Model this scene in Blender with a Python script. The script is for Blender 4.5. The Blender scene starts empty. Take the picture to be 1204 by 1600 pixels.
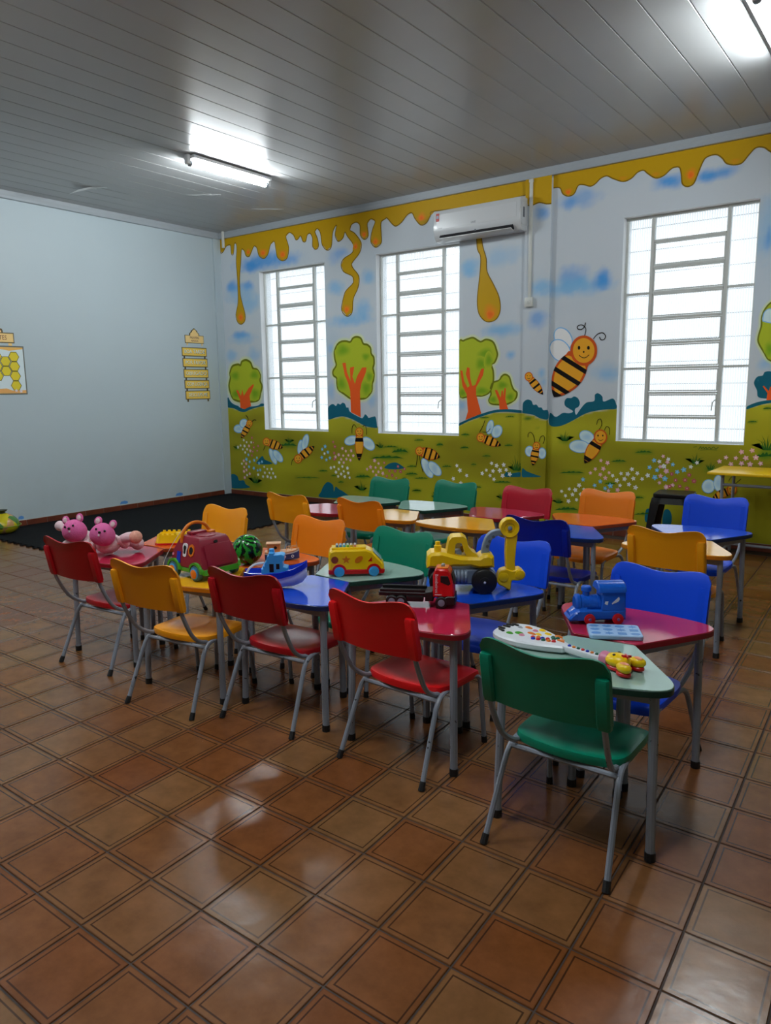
import bpy, bmesh, math, random
from mathutils import Vector, Matrix
random.seed(7)
R = math.radians
scene = bpy.context.scene
col = scene.collection

# ---------------------------------------------------------------- camera
cam = bpy.data.cameras.new('camera')
cam.sensor_fit = 'HORIZONTAL'; cam.sensor_width = 36.0
cam.lens = 1155.325 / 1204.0 * 36.0
cam.clip_start = 0.05; cam.clip_end = 100
camo = bpy.data.objects.new('camera', cam); col.objects.link(camo)
r_ = Vector((0.80124002, 0.59820784, -0.01272047)); u_ = Vector((-0.08890236, 0.14004559, 0.98614583)); f_ = Vector((-0.59170161, 0.78900863, -0.16539222))
m_ = Matrix((r_, u_, -f_)).transposed().to_4x4(); m_.translation = Vector((8.54206, -7.48776, 1.55))
camo.matrix_world = m_
scene.camera = camo

# ---------------------------------------------------------------- world, exposure
SKY = 1.9
LAMP = 230.0
world = bpy.data.worlds.new('overcast_sky'); scene.world = world; world.use_nodes = True
bg = world.node_tree.nodes['Background']; bg.inputs[0].default_value = (0.90, 0.95, 1.0, 1); bg.inputs[1].default_value = SKY
vs = scene.view_settings
vs.view_transform = 'Standard'; vs.look = 'None'; vs.gamma = 1.0; vs.exposure = 0.0; vs.use_curve_mapping = False

# ---------------------------------------------------------------- helpers
def lin(c):
    c = c / 255.0
    return c / 12.92 if c <= 0.04045 else ((c + 0.055) / 1.055) ** 2.4
def C(r, g, b, k=1.0):
    return (min(.95, lin(r) * k), min(.95, lin(g) * k), min(.95, lin(b) * k), 1.0)
MATS = {}
def mat(name, c, rough=.5, metal=0.0, spec=.5, emit=None, bump=None, var=None, coat=0.0):
    """principled material; bump=(scale,strength), var=(scale,amount) gentle procedural colour variation"""
    if name in MATS: return MATS[name]
    m = bpy.data.materials.new(name); m.use_nodes = True; nt = m.node_tree; b = nt.nodes['Principled BSDF']
    b.inputs['Base Color'].default_value = c; b.inputs['Roughness'].default_value = rough
    b.inputs['Metallic'].default_value = metal; b.inputs['Specular IOR Level'].default_value = spec
    if coat: b.inputs['Coat Weight'].default_value = coat; b.inputs['Coat Roughness'].default_value = .12
    if emit:
        b.inputs['Emission Color'].default_value = emit[0]; b.inputs['Emission Strength'].default_value = emit[1]
    if bump or var:
        tc = nt.nodes.new('ShaderNodeTexCoord')
    if var:
        n = nt.nodes.new('ShaderNodeTexNoise'); n.inputs['Scale'].default_value = var[0]; n.inputs['Detail'].default_value = 5
        nt.links.new(tc.outputs['Object'], n.inputs['Vector'])
        mr = nt.nodes.new('ShaderNodeMapRange'); mr.inputs[1].default_value = .3; mr.inputs[2].default_value = .7
        mr.inputs[3].default_value = 1 - var[1]; mr.inputs[4].default_value = 1 + var[1]
        nt.links.new(n.outputs['Fac'], mr.inputs[0])
        mx = nt.nodes.new('ShaderNodeVectorMath'); mx.operation = 'SCALE'; mx.inputs[0].default_value = c[:3]
        nt.links.new(mr.outputs[0], mx.inputs['Scale']); nt.links.new(mx.outputs[0], b.inputs['Base Color'])
    if bump:
        n2 = nt.nodes.new('ShaderNodeTexNoise'); n2.inputs['Scale'].default_value = bump[0]; n2.inputs['Detail'].default_value = 3
        nt.links.new(tc.outputs['Object'], n2.inputs['Vector'])
        bp = nt.nodes.new('ShaderNodeBump'); bp.inputs['Strength'].default_value = bump[1]; bp.inputs['Distance'].default_value = .01
        nt.links.new(n2.outputs['Fac'], bp.inputs['Height']); nt.links.new(bp.outputs['Normal'], b.inputs['Normal'])
    MATS[name] = m
    return m

class MB:
    """collects geometry for one mesh"""
    def __init__(s): s.v = []; s.f = []; s.c = None
    def add(s, vs_, fs):
        o = len(s.v); s.v += [tuple(v) for v in vs_]; s.f += [tuple(i + o for i in f) for f in fs]; return s
    def box(s, c, d, rz=0.0, M=None, bev=0.0):
        x, y, z = d[0] / 2, d[1] / 2, d[2] / 2
        if bev:
            bm = bmesh.new(); bmesh.ops.create_cube(bm, size=1, matrix=Matrix.Diagonal((d[0], d[1], d[2], 1)))
            bmesh.ops.bevel(bm, geom=bm.edges[:], offset=min(bev, min(d) * .49), segments=2, affect='EDGES', profile=.5)
            vs_ = [v.co.copy() for v in bm.verts]; bm.verts.index_update(); fs = [tuple(v.index for v in f.verts) for f in bm.faces]; bm.free()
        else:
            vs_ = [Vector((a * x, b * y, e * z)) for a in (-1, 1) for b in (-1, 1) for e in (-1, 1)]
            fs = [(0, 1, 3, 2), (4, 6, 7, 5), (0, 4, 5, 1), (2, 3, 7, 6), (0, 2, 6, 4), (1, 5, 7, 3)]
        T = Matrix.Translation(Vector(c)) @ Matrix.Rotation(rz, 4, 'Z')
        if M: T = Matrix.Translation(Vector(c)) @ M.to_4x4()
        return s.add([T @ v for v in vs_], fs)
    def tube(s, pts, r, n=8, cap=True, closed=False):
        pts = [Vector(q) for q in pts]; rs = r if isinstance(r, (list, tuple)) else [r] * len(pts)
        k = len(pts); rings = []; t0 = (pts[1] - pts[0]).normalized()
        up = Vector((0, 0, 1)) if abs(t0.z) < .9 else Vector((1, 0, 0))
        nrm = (up - t0 * up.dot(t0)).normalized()
        for i in range(k):
            if closed: t = (pts[(i + 1) % k] - pts[i - 1]).normalized()
            elif i == 0: t = t0
            elif i == k - 1: t = (pts[i] - pts[i - 1]).normalized()
            else: t = ((pts[i + 1] - pts[i]).normalized() + (pts[i] - pts[i - 1]).normalized()).normalized()
            nrm = (nrm - t * nrm.dot(t)).normalized(); b = t.cross(nrm)
            rings.append([pts[i] + (nrm * math.cos(2 * math.pi * j / n) + b * math.sin(2 * math.pi * j / n)) * rs[i] for j in range(n)])
        vs_ = [v for rg in rings for v in rg]; fs = []
        for i in range(k if closed else k - 1):
            a = i * n; b2 = ((i + 1) % k) * n
            fs += [(a + j, a + (j + 1) % n, b2 + (j + 1) % n, b2 + j) for j in range(n)]
        if cap and not closed: fs += [tuple(range(n - 1, -1, -1)), tuple((k - 1) * n + j for j in range(n))]
        return s.add(vs_, fs)
    def lathe(s, prof, c=(0, 0, 0), M=None, n=20):
        """prof: (radius, height) list; turned about local z"""
        vs_ = []; T = Matrix.Translation(Vector(c)) @ (M.to_4x4() if M else Matrix.Identity(4))
        for (rr, h) in prof:
            vs_ += [T @ Vector((rr * math.cos(2 * math.pi * j / n), rr * math.sin(2 * math.pi * j / n), h)) for j in range(n)]
        fs = []
        for i in range(len(prof) - 1):
            fs += [(i * n + j, i * n + (j + 1) % n, (i + 1) * n + (j + 1) % n, (i + 1) * n + j) for j in range(n)]
        fs += [tuple(range(n - 1, -1, -1)), tuple((len(prof) - 1) * n + j for j in range(n))]
        return s.add(vs_, fs)
    def prism(s, poly, h0, h1, M=None, bev=0.0, hole=None):
        """poly (x,y) ccw, extruded along local z from h0 to h1 with chamfered rims"""
        if sum(poly[i][0] * poly[(i + 1) % len(poly)][1] - poly[(i + 1) % len(poly)][0] * poly[i][1] for i in range(len(poly))) < 0: poly = poly[::-1]
        n = len(poly); T = M.to_4x4() if M else Matrix.Identity(4)
        def off(d):
            out = []
            for i in range(n):
                a, b, c = Vector(poly[i - 1]), Vector(poly[i]), Vector(poly[(i + 1) % n])
                e1 = (b - a).normalized(); e2 = (c - b).normalized()
                n1 = Vector((-e1.y, e1.x)); n2 = Vector((-e2.y, e2.x)); q = n1 + n2
                q = q / max(.35, q.dot(n1)) if q.length > 1e-6 else n1
                out.append(b + q * d)
            return out
        if bev:
            lv = [(bev, h0), (0, h0 + bev), (0, h1 - bev), (bev, h1)]
        else: lv = [(0, h0), (0, h1)]
        vs_ = []
        for d, h in lv: vs_ += [T @ Vector((q.x, q.y, h)) for q in (off(d) if d else [Vector(q) for q in poly])]
        fs = []
        for k in range(len(lv) - 1):
            fs += [(k * n + i, k * n + (i + 1) % n, (k + 1) * n + (i + 1) % n, (k + 1) * n + i) for i in range(n)]
        fs += [tuple(range(n - 1, -1, -1)), tuple((len(lv) - 1) * n + i for i in range(n))]
        return s.add(vs_, fs)
    def ell(s, c, rad, M=None, n=16, m=10, fn=None):
        T = Matrix.Translation(Vector(c)) @ (M.to_4x4() if M else Matrix.Identity(4)); vs_ = []
        for i in range(1, m):
            th = math.pi * i / m
            for j in range(n):
                ph = 2 * math.pi * j / n
                q = Vector((rad[0] * math.sin(th) * math.cos(ph), rad[1] * math.sin(th) * math.sin(ph), rad[2] * math.cos(th)))
                vs_.append(T @ (fn(q) if fn else q))
        a = len(vs_); q0, q1 = Vector((0, 0, rad[2])), Vector((0, 0, -rad[2]))
        vs_ += [T @ (fn(q0) if fn else q0), T @ (fn(q1) if fn else q1)]; fs = []
        for i in range(m - 2):
            fs += [(i * n + j, (i + 1) * n + j, (i + 1) * n + (j + 1) % n, i * n + (j + 1) % n) for j in range(n)]
        fs += [(a, j, (j + 1) % n) for j in range(n)] + [(a + 1, (m - 2) * n + (j + 1) % n, (m - 2) * n + j) for j in range(n)]
        return s.add(vs_, fs)
    def loft(s, secs, cap=True):
        n = len(secs[0]); vs_ = [v for q in secs for v in q]; fs = []
        for i in range(len(secs) - 1):
            fs += [(i * n + j, i * n + (j + 1) % n, (i + 1) * n + (j + 1) % n, (i + 1) * n + j) for j in range(n)]
        if cap: fs += [tuple(range(n - 1, -1, -1)), tuple((len(secs) - 1) * n + j for j in range(n))]
        return s.add(vs_, fs)
    def mesh(s, name):
        me = bpy.data.meshes.new(name); me.from_pydata([tuple(v) for v in s.v], [], s.f); me.update(); return me

def obj(name, g, m, parent=None, loc=None, smooth=32):
    me = g.mesh(name) if isinstance(g, MB) else g
    if m is not None and not me.materials: me.materials.append(m)
    if isinstance(g, MB) and smooth:
        bm = bmesh.new(); bm.from_mesh(me); bmesh.ops.recalc_face_normals(bm, faces=bm.faces); bm.to_mesh(me); bm.free()
        me.polygons.foreach_set('use_smooth', [True] * len(me.polygons)); me.set_sharp_from_angle(angle=R(smooth))
    o = bpy.data.objects.new(name, me); col.objects.link(o)
    if parent is not None: o.parent = parent
    if loc is not None: o.location = loc
    return o
def tag(o, label=None, cat=None, group=None, kind=None):
    if label: o['label'] = label
    if cat: o['category'] = cat
    if group: o['group'] = group
    if kind: o['kind'] = kind
    return o
def empty(name, loc, rz=0.0, label=None, cat=None, group=None, kind=None):
    o = bpy.data.objects.new(name, None); col.objects.link(o); o.location = loc; o.rotation_euler = (0, 0, rz); o.empty_display_size = .05
    return tag(o, label, cat, group, kind)
def struct(name, g, m, parent=None, smooth=0):
    o = obj(name, g, m, parent, smooth=smooth)
    if parent is None: o['kind'] = 'structure'
    return o
def copy_tree(o, parent=None, swap=None):
    c = o.copy(); col.objects.link(c); c.parent = parent
    if swap and o.type == 'MESH' and o.data.name in swap: c.data = swap[o.data.name]
    for ch in list(o.children): copy_tree(ch, c, swap)
    return c
def spline(pts, k=6, closed=False):
    """Catmull-Rom through points (any dimension)"""
    P = [Vector(q) for q in pts]; n = len(P); out = []
    for i in range(n if closed else n - 1):
        a = P[i - 1] if (i > 0 or closed) else P[i]; b = P[i]; c = P[(i + 1) % n]; d = P[(i + 2) % n] if (closed or i + 2 < n) else c
        for j in range(k):
            t = j / k
            out.append(.5 * ((2 * b) + (c - a) * t + (2 * a - 5 * b + 4 * c - d) * t * t + (3 * b - a - 3 * c + d) * t ** 3))
    if not closed: out.append(P[-1])
    return out
RX = lambda a: Matrix.Rotation(R(a), 4, 'X')
RY = lambda a: Matrix.Rotation(R(a), 4, 'Y')
RZ = lambda a: Matrix.Rotation(R(a), 4, 'Z')
def text(name, body, size, m, parent, M, extrude=.0004, sx=1.0):
    cu = bpy.data.curves.new(name, 'FONT'); cu.body = body; cu.size = size; cu.align_x = 'CENTER'; cu.align_y = 'CENTER'; cu.extrude = extrude; cu.resolution_u = 2
    t = bpy.data.objects.new(name, cu); col.objects.link(t)
    dg = bpy.context.evaluated_depsgraph_get(); me = bpy.data.meshes.new_from_object(t.evaluated_get(dg)); bpy.data.objects.remove(t); bpy.data.curves.remove(cu)
    me.transform(M.to_4x4() @ Matrix.Diagonal((sx, 1, 1, 1))); me.materials.clear(); me.materials.append(m); me.name = name
    o = bpy.data.objects.new(name, me); col.objects.link(o); o.parent = parent
    return o

# painted figures of the mural in wall coordinates (x, z) metres
MURAL = [
["painted_honey",1.2,0,[["F","hon",[[0.0,3.7],[0.0,3.653],[0.028,3.653],[0.027,3.5],[0.085,3.504],[0.158,3.572],[0.242,3.573],[0.254,3.456],[0.293,3.448],[0.326,3.584],[0.362,3.58],[0.37,3.504],[0.348,3.333],[0.357,3.072],[0.348,2.787],[0.293,2.614],[0.32,2.513],[0.391,2.475],[0.469,2.514],[0.485,2.602],[0.436,2.759],[0.402,2.893],[0.403,3.111],[0.44,3.324],[0.467,3.492],[0.521,3.465],[0.552,3.397],[0.615,3.38],[0.663,3.438],[0.718,3.505],[0.77,3.478],[0.811,3.368],[0.902,3.321],[0.982,3.37],[1.04,3.488],[1.112,3.52],[1.137,3.415],[1.161,3.309],[1.248,3.254],[1.339,3.279],[1.377,3.407],[1.331,3.555],[1.398,3.597],[1.469,3.557],[1.509,3.492],[1.552,3.497],[1.597,3.531],[1.636,3.457],[1.684,3.451],[1.715,3.526],[1.766,3.539],[1.805,3.475],[1.802,3.377],[1.855,3.331],[1.904,3.365],[1.888,3.465],[1.85,3.548],[1.892,3.582],[1.945,3.517],[1.967,3.377],[2.046,3.299],[2.12,3.33],[2.146,3.491],[2.188,3.562],[2.22,3.577],[2.19,3.466],[2.236,3.383],[2.315,3.412],[2.351,3.48],[2.393,3.421],[2.48,3.316],[2.465,3.222],[2.321,3.162],[2.279,3.089],[2.317,3.007],[2.458,2.936],[2.469,2.858],[2.349,2.771],[2.308,2.696],[2.269,2.542],[2.354,2.457],[2.441,2.5],[2.464,2.664],[2.544,2.793],[2.56,2.926],[2.473,3.03],[2.449,3.09],[2.58,3.209],[2.607,3.319],[2.509,3.444],[2.434,3.492],[2.461,3.554],[2.538,3.572],[2.592,3.527],[2.597,3.414],[2.658,3.354],[2.719,3.39],[2.707,3.531],[2.762,3.579],[2.83,3.542],[2.784,3.446],[2.757,3.32],[2.829,3.242],[2.915,3.282],[2.917,3.392],[2.919,3.52],[2.98,3.549],[3.011,3.554],[3.081,3.481],[3.14,3.446],[3.222,3.48],[3.303,3.549],[3.371,3.562],[3.416,3.489],[3.494,3.411],[3.572,3.423],[3.627,3.494],[3.692,3.537],[4.314,3.497],[4.624,3.516],[4.811,3.532],[4.842,3.532],[4.842,3.7]]],["s","hone",0.012,[[0.0,3.653],[0.028,3.653],[0.027,3.5],[0.085,3.504],[0.158,3.572],[0.242,3.573],[0.254,3.456],[0.293,3.448],[0.326,3.584],[0.362,3.58],[0.37,3.504],[0.348,3.333],[0.357,3.072],[0.348,2.787],[0.293,2.614],[0.32,2.513],[0.391,2.475],[0.469,2.514],[0.485,2.602],[0.436,2.759],[0.402,2.893],[0.403,3.111],[0.44,3.324],[0.467,3.492],[0.521,3.465],[0.552,3.397],[0.615,3.38],[0.663,3.438],[0.718,3.505],[0.77,3.478],[0.811,3.368],[0.902,3.321],[0.982,3.37],[1.04,3.488],[1.112,3.52],[1.137,3.415],[1.161,3.309],[1.248,3.254],[1.339,3.279],[1.377,3.407],[1.331,3.555],[1.398,3.597],[1.469,3.557],[1.509,3.492],[1.552,3.497],[1.597,3.531],[1.636,3.457],[1.684,3.451],[1.715,3.526],[1.766,3.539],[1.805,3.475],[1.802,3.377],[1.855,3.331],[1.904,3.365],[1.888,3.465],[1.85,3.548],[1.892,3.582],[1.945,3.517],[1.967,3.377],[2.046,3.299],[2.12,3.33],[2.146,3.491],[2.188,3.562],[2.22,3.577],[2.19,3.466],[2.236,3.383],[2.315,3.412],[2.351,3.48],[2.393,3.421],[2.48,3.316],[2.465,3.222],[2.321,3.162],[2.279,3.089],[2.317,3.007],[2.458,2.936],[2.469,2.858],[2.349,2.771],[2.308,2.696],[2.269,2.542],[2.354,2.457],[2.441,2.5],[2.464,2.664],[2.544,2.793],[2.56,2.926],[2.473,3.03],[2.449,3.09],[2.58,3.209],[2.607,3.319],[2.509,3.444],[2.434,3.492],[2.461,3.554],[2.538,3.572],[2.592,3.527],[2.597,3.414],[2.658,3.354],[2.719,3.39],[2.707,3.531],[2.762,3.579],[2.83,3.542],[2.784,3.446],[2.757,3.32],[2.829,3.242],[2.915,3.282],[2.917,3.392],[2.919,3.52],[2.98,3.549],[3.011,3.554],[3.081,3.481],[3.14,3.446],[3.222,3.48],[3.303,3.549],[3.371,3.562],[3.416,3.489],[3.494,3.411],[3.572,3.423],[3.627,3.494],[3.692,3.537],[4.314,3.497],[4.624,3.516],[4.811,3.532],[4.842,3.532]]]]],
["painted_honey",1.2,1,[["F","hon",[[4.842,3.672],[4.842,3.42],[4.92,3.41],[5.0,3.425],[5.08,3.4],[5.135,3.395],[5.135,3.672]]],["s","hone",0.012,[[4.842,3.42],[4.92,3.41],[5.0,3.425],[5.08,3.4],[5.135,3.395]]]]],
["painted_honey",1.2,0,[["F","hon",[[5.135,3.7],[5.135,3.554],[5.115,3.554],[5.204,3.545],[5.239,3.481],[5.3,3.448],[5.36,3.462],[5.401,3.533],[5.455,3.534],[5.53,3.506],[5.582,3.523],[5.632,3.562],[5.694,3.576],[5.756,3.541],[5.859,3.496],[5.937,3.511],[5.994,3.556],[6.052,3.565],[6.092,3.53],[6.171,3.475],[6.246,3.486],[6.318,3.537],[6.382,3.534],[6.404,3.468],[6.417,3.385],[6.465,3.351],[6.518,3.369],[6.549,3.443],[6.588,3.542],[6.621,3.579],[6.699,3.586],[6.753,3.547],[6.79,3.497],[6.851,3.472],[6.918,3.474],[6.972,3.532],[7.026,3.581],[7.092,3.571],[7.149,3.524],[7.3,3.42],[7.42,3.33],[7.55,3.36],[7.65,3.5],[7.8,3.52],[7.9,3.4],[8.05,3.38],[8.2,3.5],[8.4,3.52],[8.55,3.3],[8.7,3.27],[8.8,3.5],[9.1,3.53],[9.6,3.5],[9.6,3.7]]],["s","hone",0.012,[[5.135,3.554],[5.115,3.554],[5.204,3.545],[5.239,3.481],[5.3,3.448],[5.36,3.462],[5.401,3.533],[5.455,3.534],[5.53,3.506],[5.582,3.523],[5.632,3.562],[5.694,3.576],[5.756,3.541],[5.859,3.496],[5.937,3.511],[5.994,3.556],[6.052,3.565],[6.092,3.53],[6.171,3.475],[6.246,3.486],[6.318,3.537],[6.382,3.534],[6.404,3.468],[6.417,3.385],[6.465,3.351],[6.518,3.369],[6.549,3.443],[6.588,3.542],[6.621,3.579],[6.699,3.586],[6.753,3.547],[6.79,3.497],[6.851,3.472],[6.918,3.474],[6.972,3.532],[7.026,3.581],[7.092,3.571],[7.149,3.524],[7.3,3.42],[7.42,3.33],[7.55,3.36],[7.65,3.5],[7.8,3.52],[7.9,3.4],[8.05,3.38],[8.2,3.5],[8.4,3.52],[8.55,3.3],[8.7,3.27],[8.8,3.5],[9.1,3.53],[9.6,3.5]]]]],
["painted_honey_drip",1.2,0,[["f","hon",[[4.237,3.182],[4.249,3.054],[4.29,2.965],[4.281,2.778],[4.253,2.54],[4.265,2.384],[4.327,2.293],[4.408,2.262],[4.497,2.291],[4.541,2.382],[4.524,2.519],[4.453,2.66],[4.372,2.803],[4.36,2.94],[4.319,3.063],[4.298,3.174]]],["s","hone",0.0119,[[4.237,3.182],[4.249,3.054],[4.29,2.965],[4.281,2.778],[4.253,2.54],[4.265,2.384],[4.327,2.293],[4.408,2.262],[4.497,2.291],[4.541,2.382],[4.524,2.519],[4.453,2.66],[4.372,2.803],[4.36,2.94],[4.319,3.063],[4.298,3.174]]],["b","org",0.8,[4.417,2.365],0.112,0.111],["b","red",0.6,[4.417,2.339],0.048,0.048]]],
["painted_honey_shading",2.2,0,[["b","org",0.85,[0.391,2.575],0.093,0.088],["b","red",0.55,[0.39,2.566],0.042,0.04],["b","org",0.85,[0.6,3.445],0.064,0.051],["b","red",0.55,[0.599,3.437],0.029,0.023],["b","org",0.85,[0.891,3.401],0.099,0.067],["b","red",0.55,[0.891,3.393],0.044,0.03],["b","org",0.85,[1.262,3.339],0.095,0.074],["b","red",0.55,[1.261,3.331],0.043,0.033],["b","org",0.85,[2.655,3.417],0.06,0.052],["b","red",0.55,[2.655,3.409],0.027,0.024],["b","org",0.85,[2.831,3.311],0.068,0.059],["b","red",0.55,[2.83,3.303],0.031,0.027],["b","org",0.85,[2.356,2.545],0.074,0.071],["b","red",0.55,[2.356,2.537],0.033,0.032],["b","org",0.85,[2.518,3.292],0.061,0.061],["b","red",0.55,[2.518,3.285],0.027,0.027],["b","org",0.85,[3.505,3.494],0.08,0.063],["b","red",0.55,[3.505,3.487],0.036,0.029],["b","org",0.85,[5.299,3.491],0.055,0.043],["b","red",0.55,[5.299,3.485],0.025,0.019],["b","org",0.85,[6.49,3.453],0.062,0.073],["b","red",0.55,[6.49,3.448],0.028,0.033],["b","org",0.35,[5.857,3.524],0.057,0.029],["b","org",0.35,[6.866,3.5],0.053,0.032],["b","org",0.35,[6.169,3.508],0.054,0.029]]],
["painted_cloud",0.4,0,[["b","cb",0.8,[0.901,3.296],0.654,0.13]]],
["painted_cloud",0.4,0,[["b","cb",0.8,[0.661,3.236],0.238,0.093]]],
["painted_cloud",0.4,0,[["b","cb",0.55,[1.323,3.25],0.293,0.089]]],
["painted_cloud",0.4,0,[["b","cb",0.8,[0.236,3.006],0.158,0.096]]],
["painted_cloud",0.4,0,[["b","cb",0.75,[0.559,2.993],0.153,0.075]]],
["painted_cloud",0.4,0,[["b","cl",0.6,[0.582,2.748],0.282,0.163]]],
["painted_cloud",0.4,0,[["b","cl",0.5,[0.395,2.893],0.369,0.163]]],
["painted_cloud",0.4,0,[["b","cl",0.7,[2.165,2.836],0.167,0.118]]],
["painted_cloud",0.4,0,[["b","cl",0.7,[2.711,2.911],0.131,0.118]]],
["painted_cloud",0.4,0,[["b","cl",0.75,[2.379,2.406],0.426,0.099]]],
["painted_cloud",0.4,0,[["b","cl",0.7,[2.614,2.517],0.159,0.169]]],
["painted_cloud",0.4,0,[["b","cb",0.35,[2.164,3.218],0.149,0.133]]],
["painted_cloud",0.4,0,[["b","cb",0.55,[2.297,3.241],0.13,0.072]]],
["painted_cloud",0.4,0,[["b","cl",0.75,[4.158,2.876],0.128,0.118]]],
["painted_cloud",0.4,0,[["b","cl",0.5,[4.138,2.801],0.103,0.065]]],
["painted_cloud",0.4,0,[["b","cl",0.4,[4.537,2.937],0.316,0.125]]],
["painted_cloud",0.4,0,[["b","cl",0.6,[4.588,2.165],0.294,0.096]]],
["painted_cloud",0.4,0,[["b","cb",0.5,[5.427,3.403],0.242,0.11]]],
["painted_cloud",0.4,0,[["b","cb",0.55,[5.33,3.378],0.109,0.074]]],
["painted_cloud",0.4,0,[["b","cb",0.9,[6.286,3.425],0.176,0.087]]],
["painted_cloud",0.4,0,[["b","cb",0.85,[6.631,3.412],0.111,0.066]]],
["painted_cloud",0.4,0,[["b","cb",0.8,[6.76,3.425],0.173,0.066]]],
["painted_cloud",0.4,0,[["b","cb",0.6,[5.364,2.647],0.194,0.152]]],
["painted_cloud",0.4,0,[["b","cl",0.8,[5.388,2.553],0.469,0.114]]],
["painted_cloud",0.4,0,[["b","cb",0.9,[5.678,2.597],0.127,0.124]]],
["painted_cloud",0.4,0,[["b","cl",0.4,[5.765,1.678],0.212,0.128]]],
["painted_cloud",0.4,0,[["b","cb",0.8,[0.368,2.324],0.224,0.063]]],
["painted_cloud",0.4,0,[["b","cl",0.6,[0.176,2.042],0.153,0.102]]],
["painted_cloud",0.4,0,[["b","cl",0.5,[0.617,2.039],0.17,0.116]]],
["painted_cloud",0.4,0,[["b","cl",0.5,[0.415,2.275],0.322,0.1]]],
["painted_cloud",0.4,0,[["b","cl",0.8,[4.68,1.896],0.078,0.052]]],
["painted_cloud",0.4,0,[["b","cl",0.5,[4.529,2.169],0.224,0.057]]],
["painted_cloud",0.4,0,[["b","cl",0.6,[4.053,1.338],0.072,0.073]]],
["painted_cloud",0.4,0,[["b","cl",0.5,[2.072,2.065],0.062,0.069]]],
["painted_cloud",0.4,0,[["b","cl",0.5,[2.742,1.395],0.086,0.102]]],
["painted_cloud",0.4,0,[["b","cl",0.5,[2.06,1.517],0.078,0.141]]],
["painted_cloud",0.4,0,[["b","cl",0.5,[5.787,1.651],0.132,0.077]]],
["painted_cloud",0.4,0,[["b","cl",0.6,[7.223,1.727],0.083,0.075]]],
["painted_cloud",0.4,0,[["b","cl",0.5,[7.153,2.883],0.123,0.324]]],
["painted_cloud",0.4,0,[["b","cb",0.6,[7.182,2.811],0.041,0.13]]],
["painted_cloud",0.4,1,[["b","cb",0.7,[5.034,3.321],0.096,0.094]]],
["painted_cloud",0.4,1,[["b","cl",0.7,[5.034,2.58],0.131,0.097]]],
["painted_cloud",0.4,1,[["b","cb",0.6,[5.005,2.247],0.132,0.119]]],
["painted_cloud",0.4,1,[["b","cl",0.7,[5.067,1.685],0.059,0.075]]],
["painted_cloud",0.4,1,[["b","cl",0.6,[5.089,1.595],0.047,0.054]]],
["painted_bush",0.8,0,[["f","teal",[[0.004,1.306],[0.012,1.421],[0.072,1.442],[0.133,1.407],[0.194,1.393],[0.231,1.338],[0.29,1.296],[0.391,1.276],[0.534,1.325],[0.654,1.346],[0.785,1.353],[0.783,1.319],[0.651,1.301],[0.49,1.263],[0.388,1.23],[0.286,1.238],[0.165,1.279]]]]],
["painted_bush",0.8,0,[["f","teal",[[1.991,1.149],[1.996,1.291],[2.042,1.339],[2.092,1.348],[2.135,1.325],[2.167,1.358],[2.21,1.344],[2.247,1.367],[2.29,1.354],[2.313,1.307],[2.349,1.303],[2.378,1.247],[2.55,1.175],[2.592,1.185],[2.622,1.222],[2.662,1.195],[2.679,1.177],[2.749,1.192],[2.79,1.188],[2.811,1.079],[2.804,1.052],[2.642,1.067],[2.501,1.119],[2.382,1.164],[2.248,1.19],[2.124,1.174]]]]],
["painted_bush",0.8,0,[["f","teal",[[4.015,1.129],[4.145,1.182],[4.313,1.243],[4.477,1.287],[4.637,1.3],[4.834,1.285],[4.834,1.259],[4.638,1.269],[4.478,1.258],[4.314,1.212],[4.146,1.158],[4.015,1.101]]]]],
["painted_bush",0.8,1,[["f","teal",[[4.854,1.261],[4.851,1.291],[4.856,1.37],[4.904,1.406],[4.955,1.393],[4.976,1.351],[5.016,1.352],[5.041,1.324],[5.076,1.32],[5.097,1.293],[5.151,1.289],[5.153,1.197],[5.059,1.206],[4.978,1.242]]]]],
["painted_bush",0.8,0,[["f","teal",[[5.155,1.133],[5.156,1.264],[5.223,1.221],[5.303,1.265],[5.372,1.262],[5.416,1.284],[5.331,1.334],[5.318,1.384],[5.344,1.42],[5.39,1.42],[5.423,1.437],[5.464,1.42],[5.488,1.373],[5.476,1.331],[5.438,1.305],[5.451,1.246],[5.499,1.31],[5.559,1.373],[5.642,1.39],[5.648,1.453],[5.683,1.469],[5.727,1.436],[5.744,1.384],[5.839,1.415],[5.877,1.353],[5.878,1.312],[5.736,1.301],[5.563,1.264],[5.408,1.181],[5.272,1.124]]]]],
["painted_bush",0.8,0,[["f","teal",[[7.097,1.342],[7.184,1.381],[7.29,1.398],[7.447,1.394],[7.449,1.367],[7.292,1.372],[7.186,1.348],[7.099,1.316]]]]],
["painted_bush",0.8,0,[["f","teal",[[0.007,0.092],[0.018,0.275],[0.098,0.302],[0.17,0.27],[0.198,0.214],[0.302,0.221],[0.34,0.166],[0.419,0.121]]]]],
["painted_bush",0.8,0,[["f","teal",[[0.583,0.489],[0.637,0.55],[0.719,0.603],[0.756,0.556],[0.842,0.532],[0.918,0.508],[0.84,0.488],[0.682,0.48]]]]],
["painted_bush",0.8,0,[["f","teal",[[1.812,0.084],[1.835,0.167],[1.876,0.243],[1.955,0.306],[2.048,0.269],[2.064,0.183],[2.095,0.251],[2.159,0.219],[2.251,0.183],[2.304,0.122]]]]],
["painted_bush",0.8,0,[["f","teal",[[2.921,0.546],[2.963,0.589],[3.031,0.619],[3.113,0.624],[3.195,0.588],[3.227,0.56],[3.063,0.538]]]]],
["painted_bush",0.8,0,[["f","teal",[[4.621,0.565],[4.647,0.597],[4.687,0.581],[4.826,0.601],[4.833,0.554],[4.634,0.539]]]]],
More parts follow.
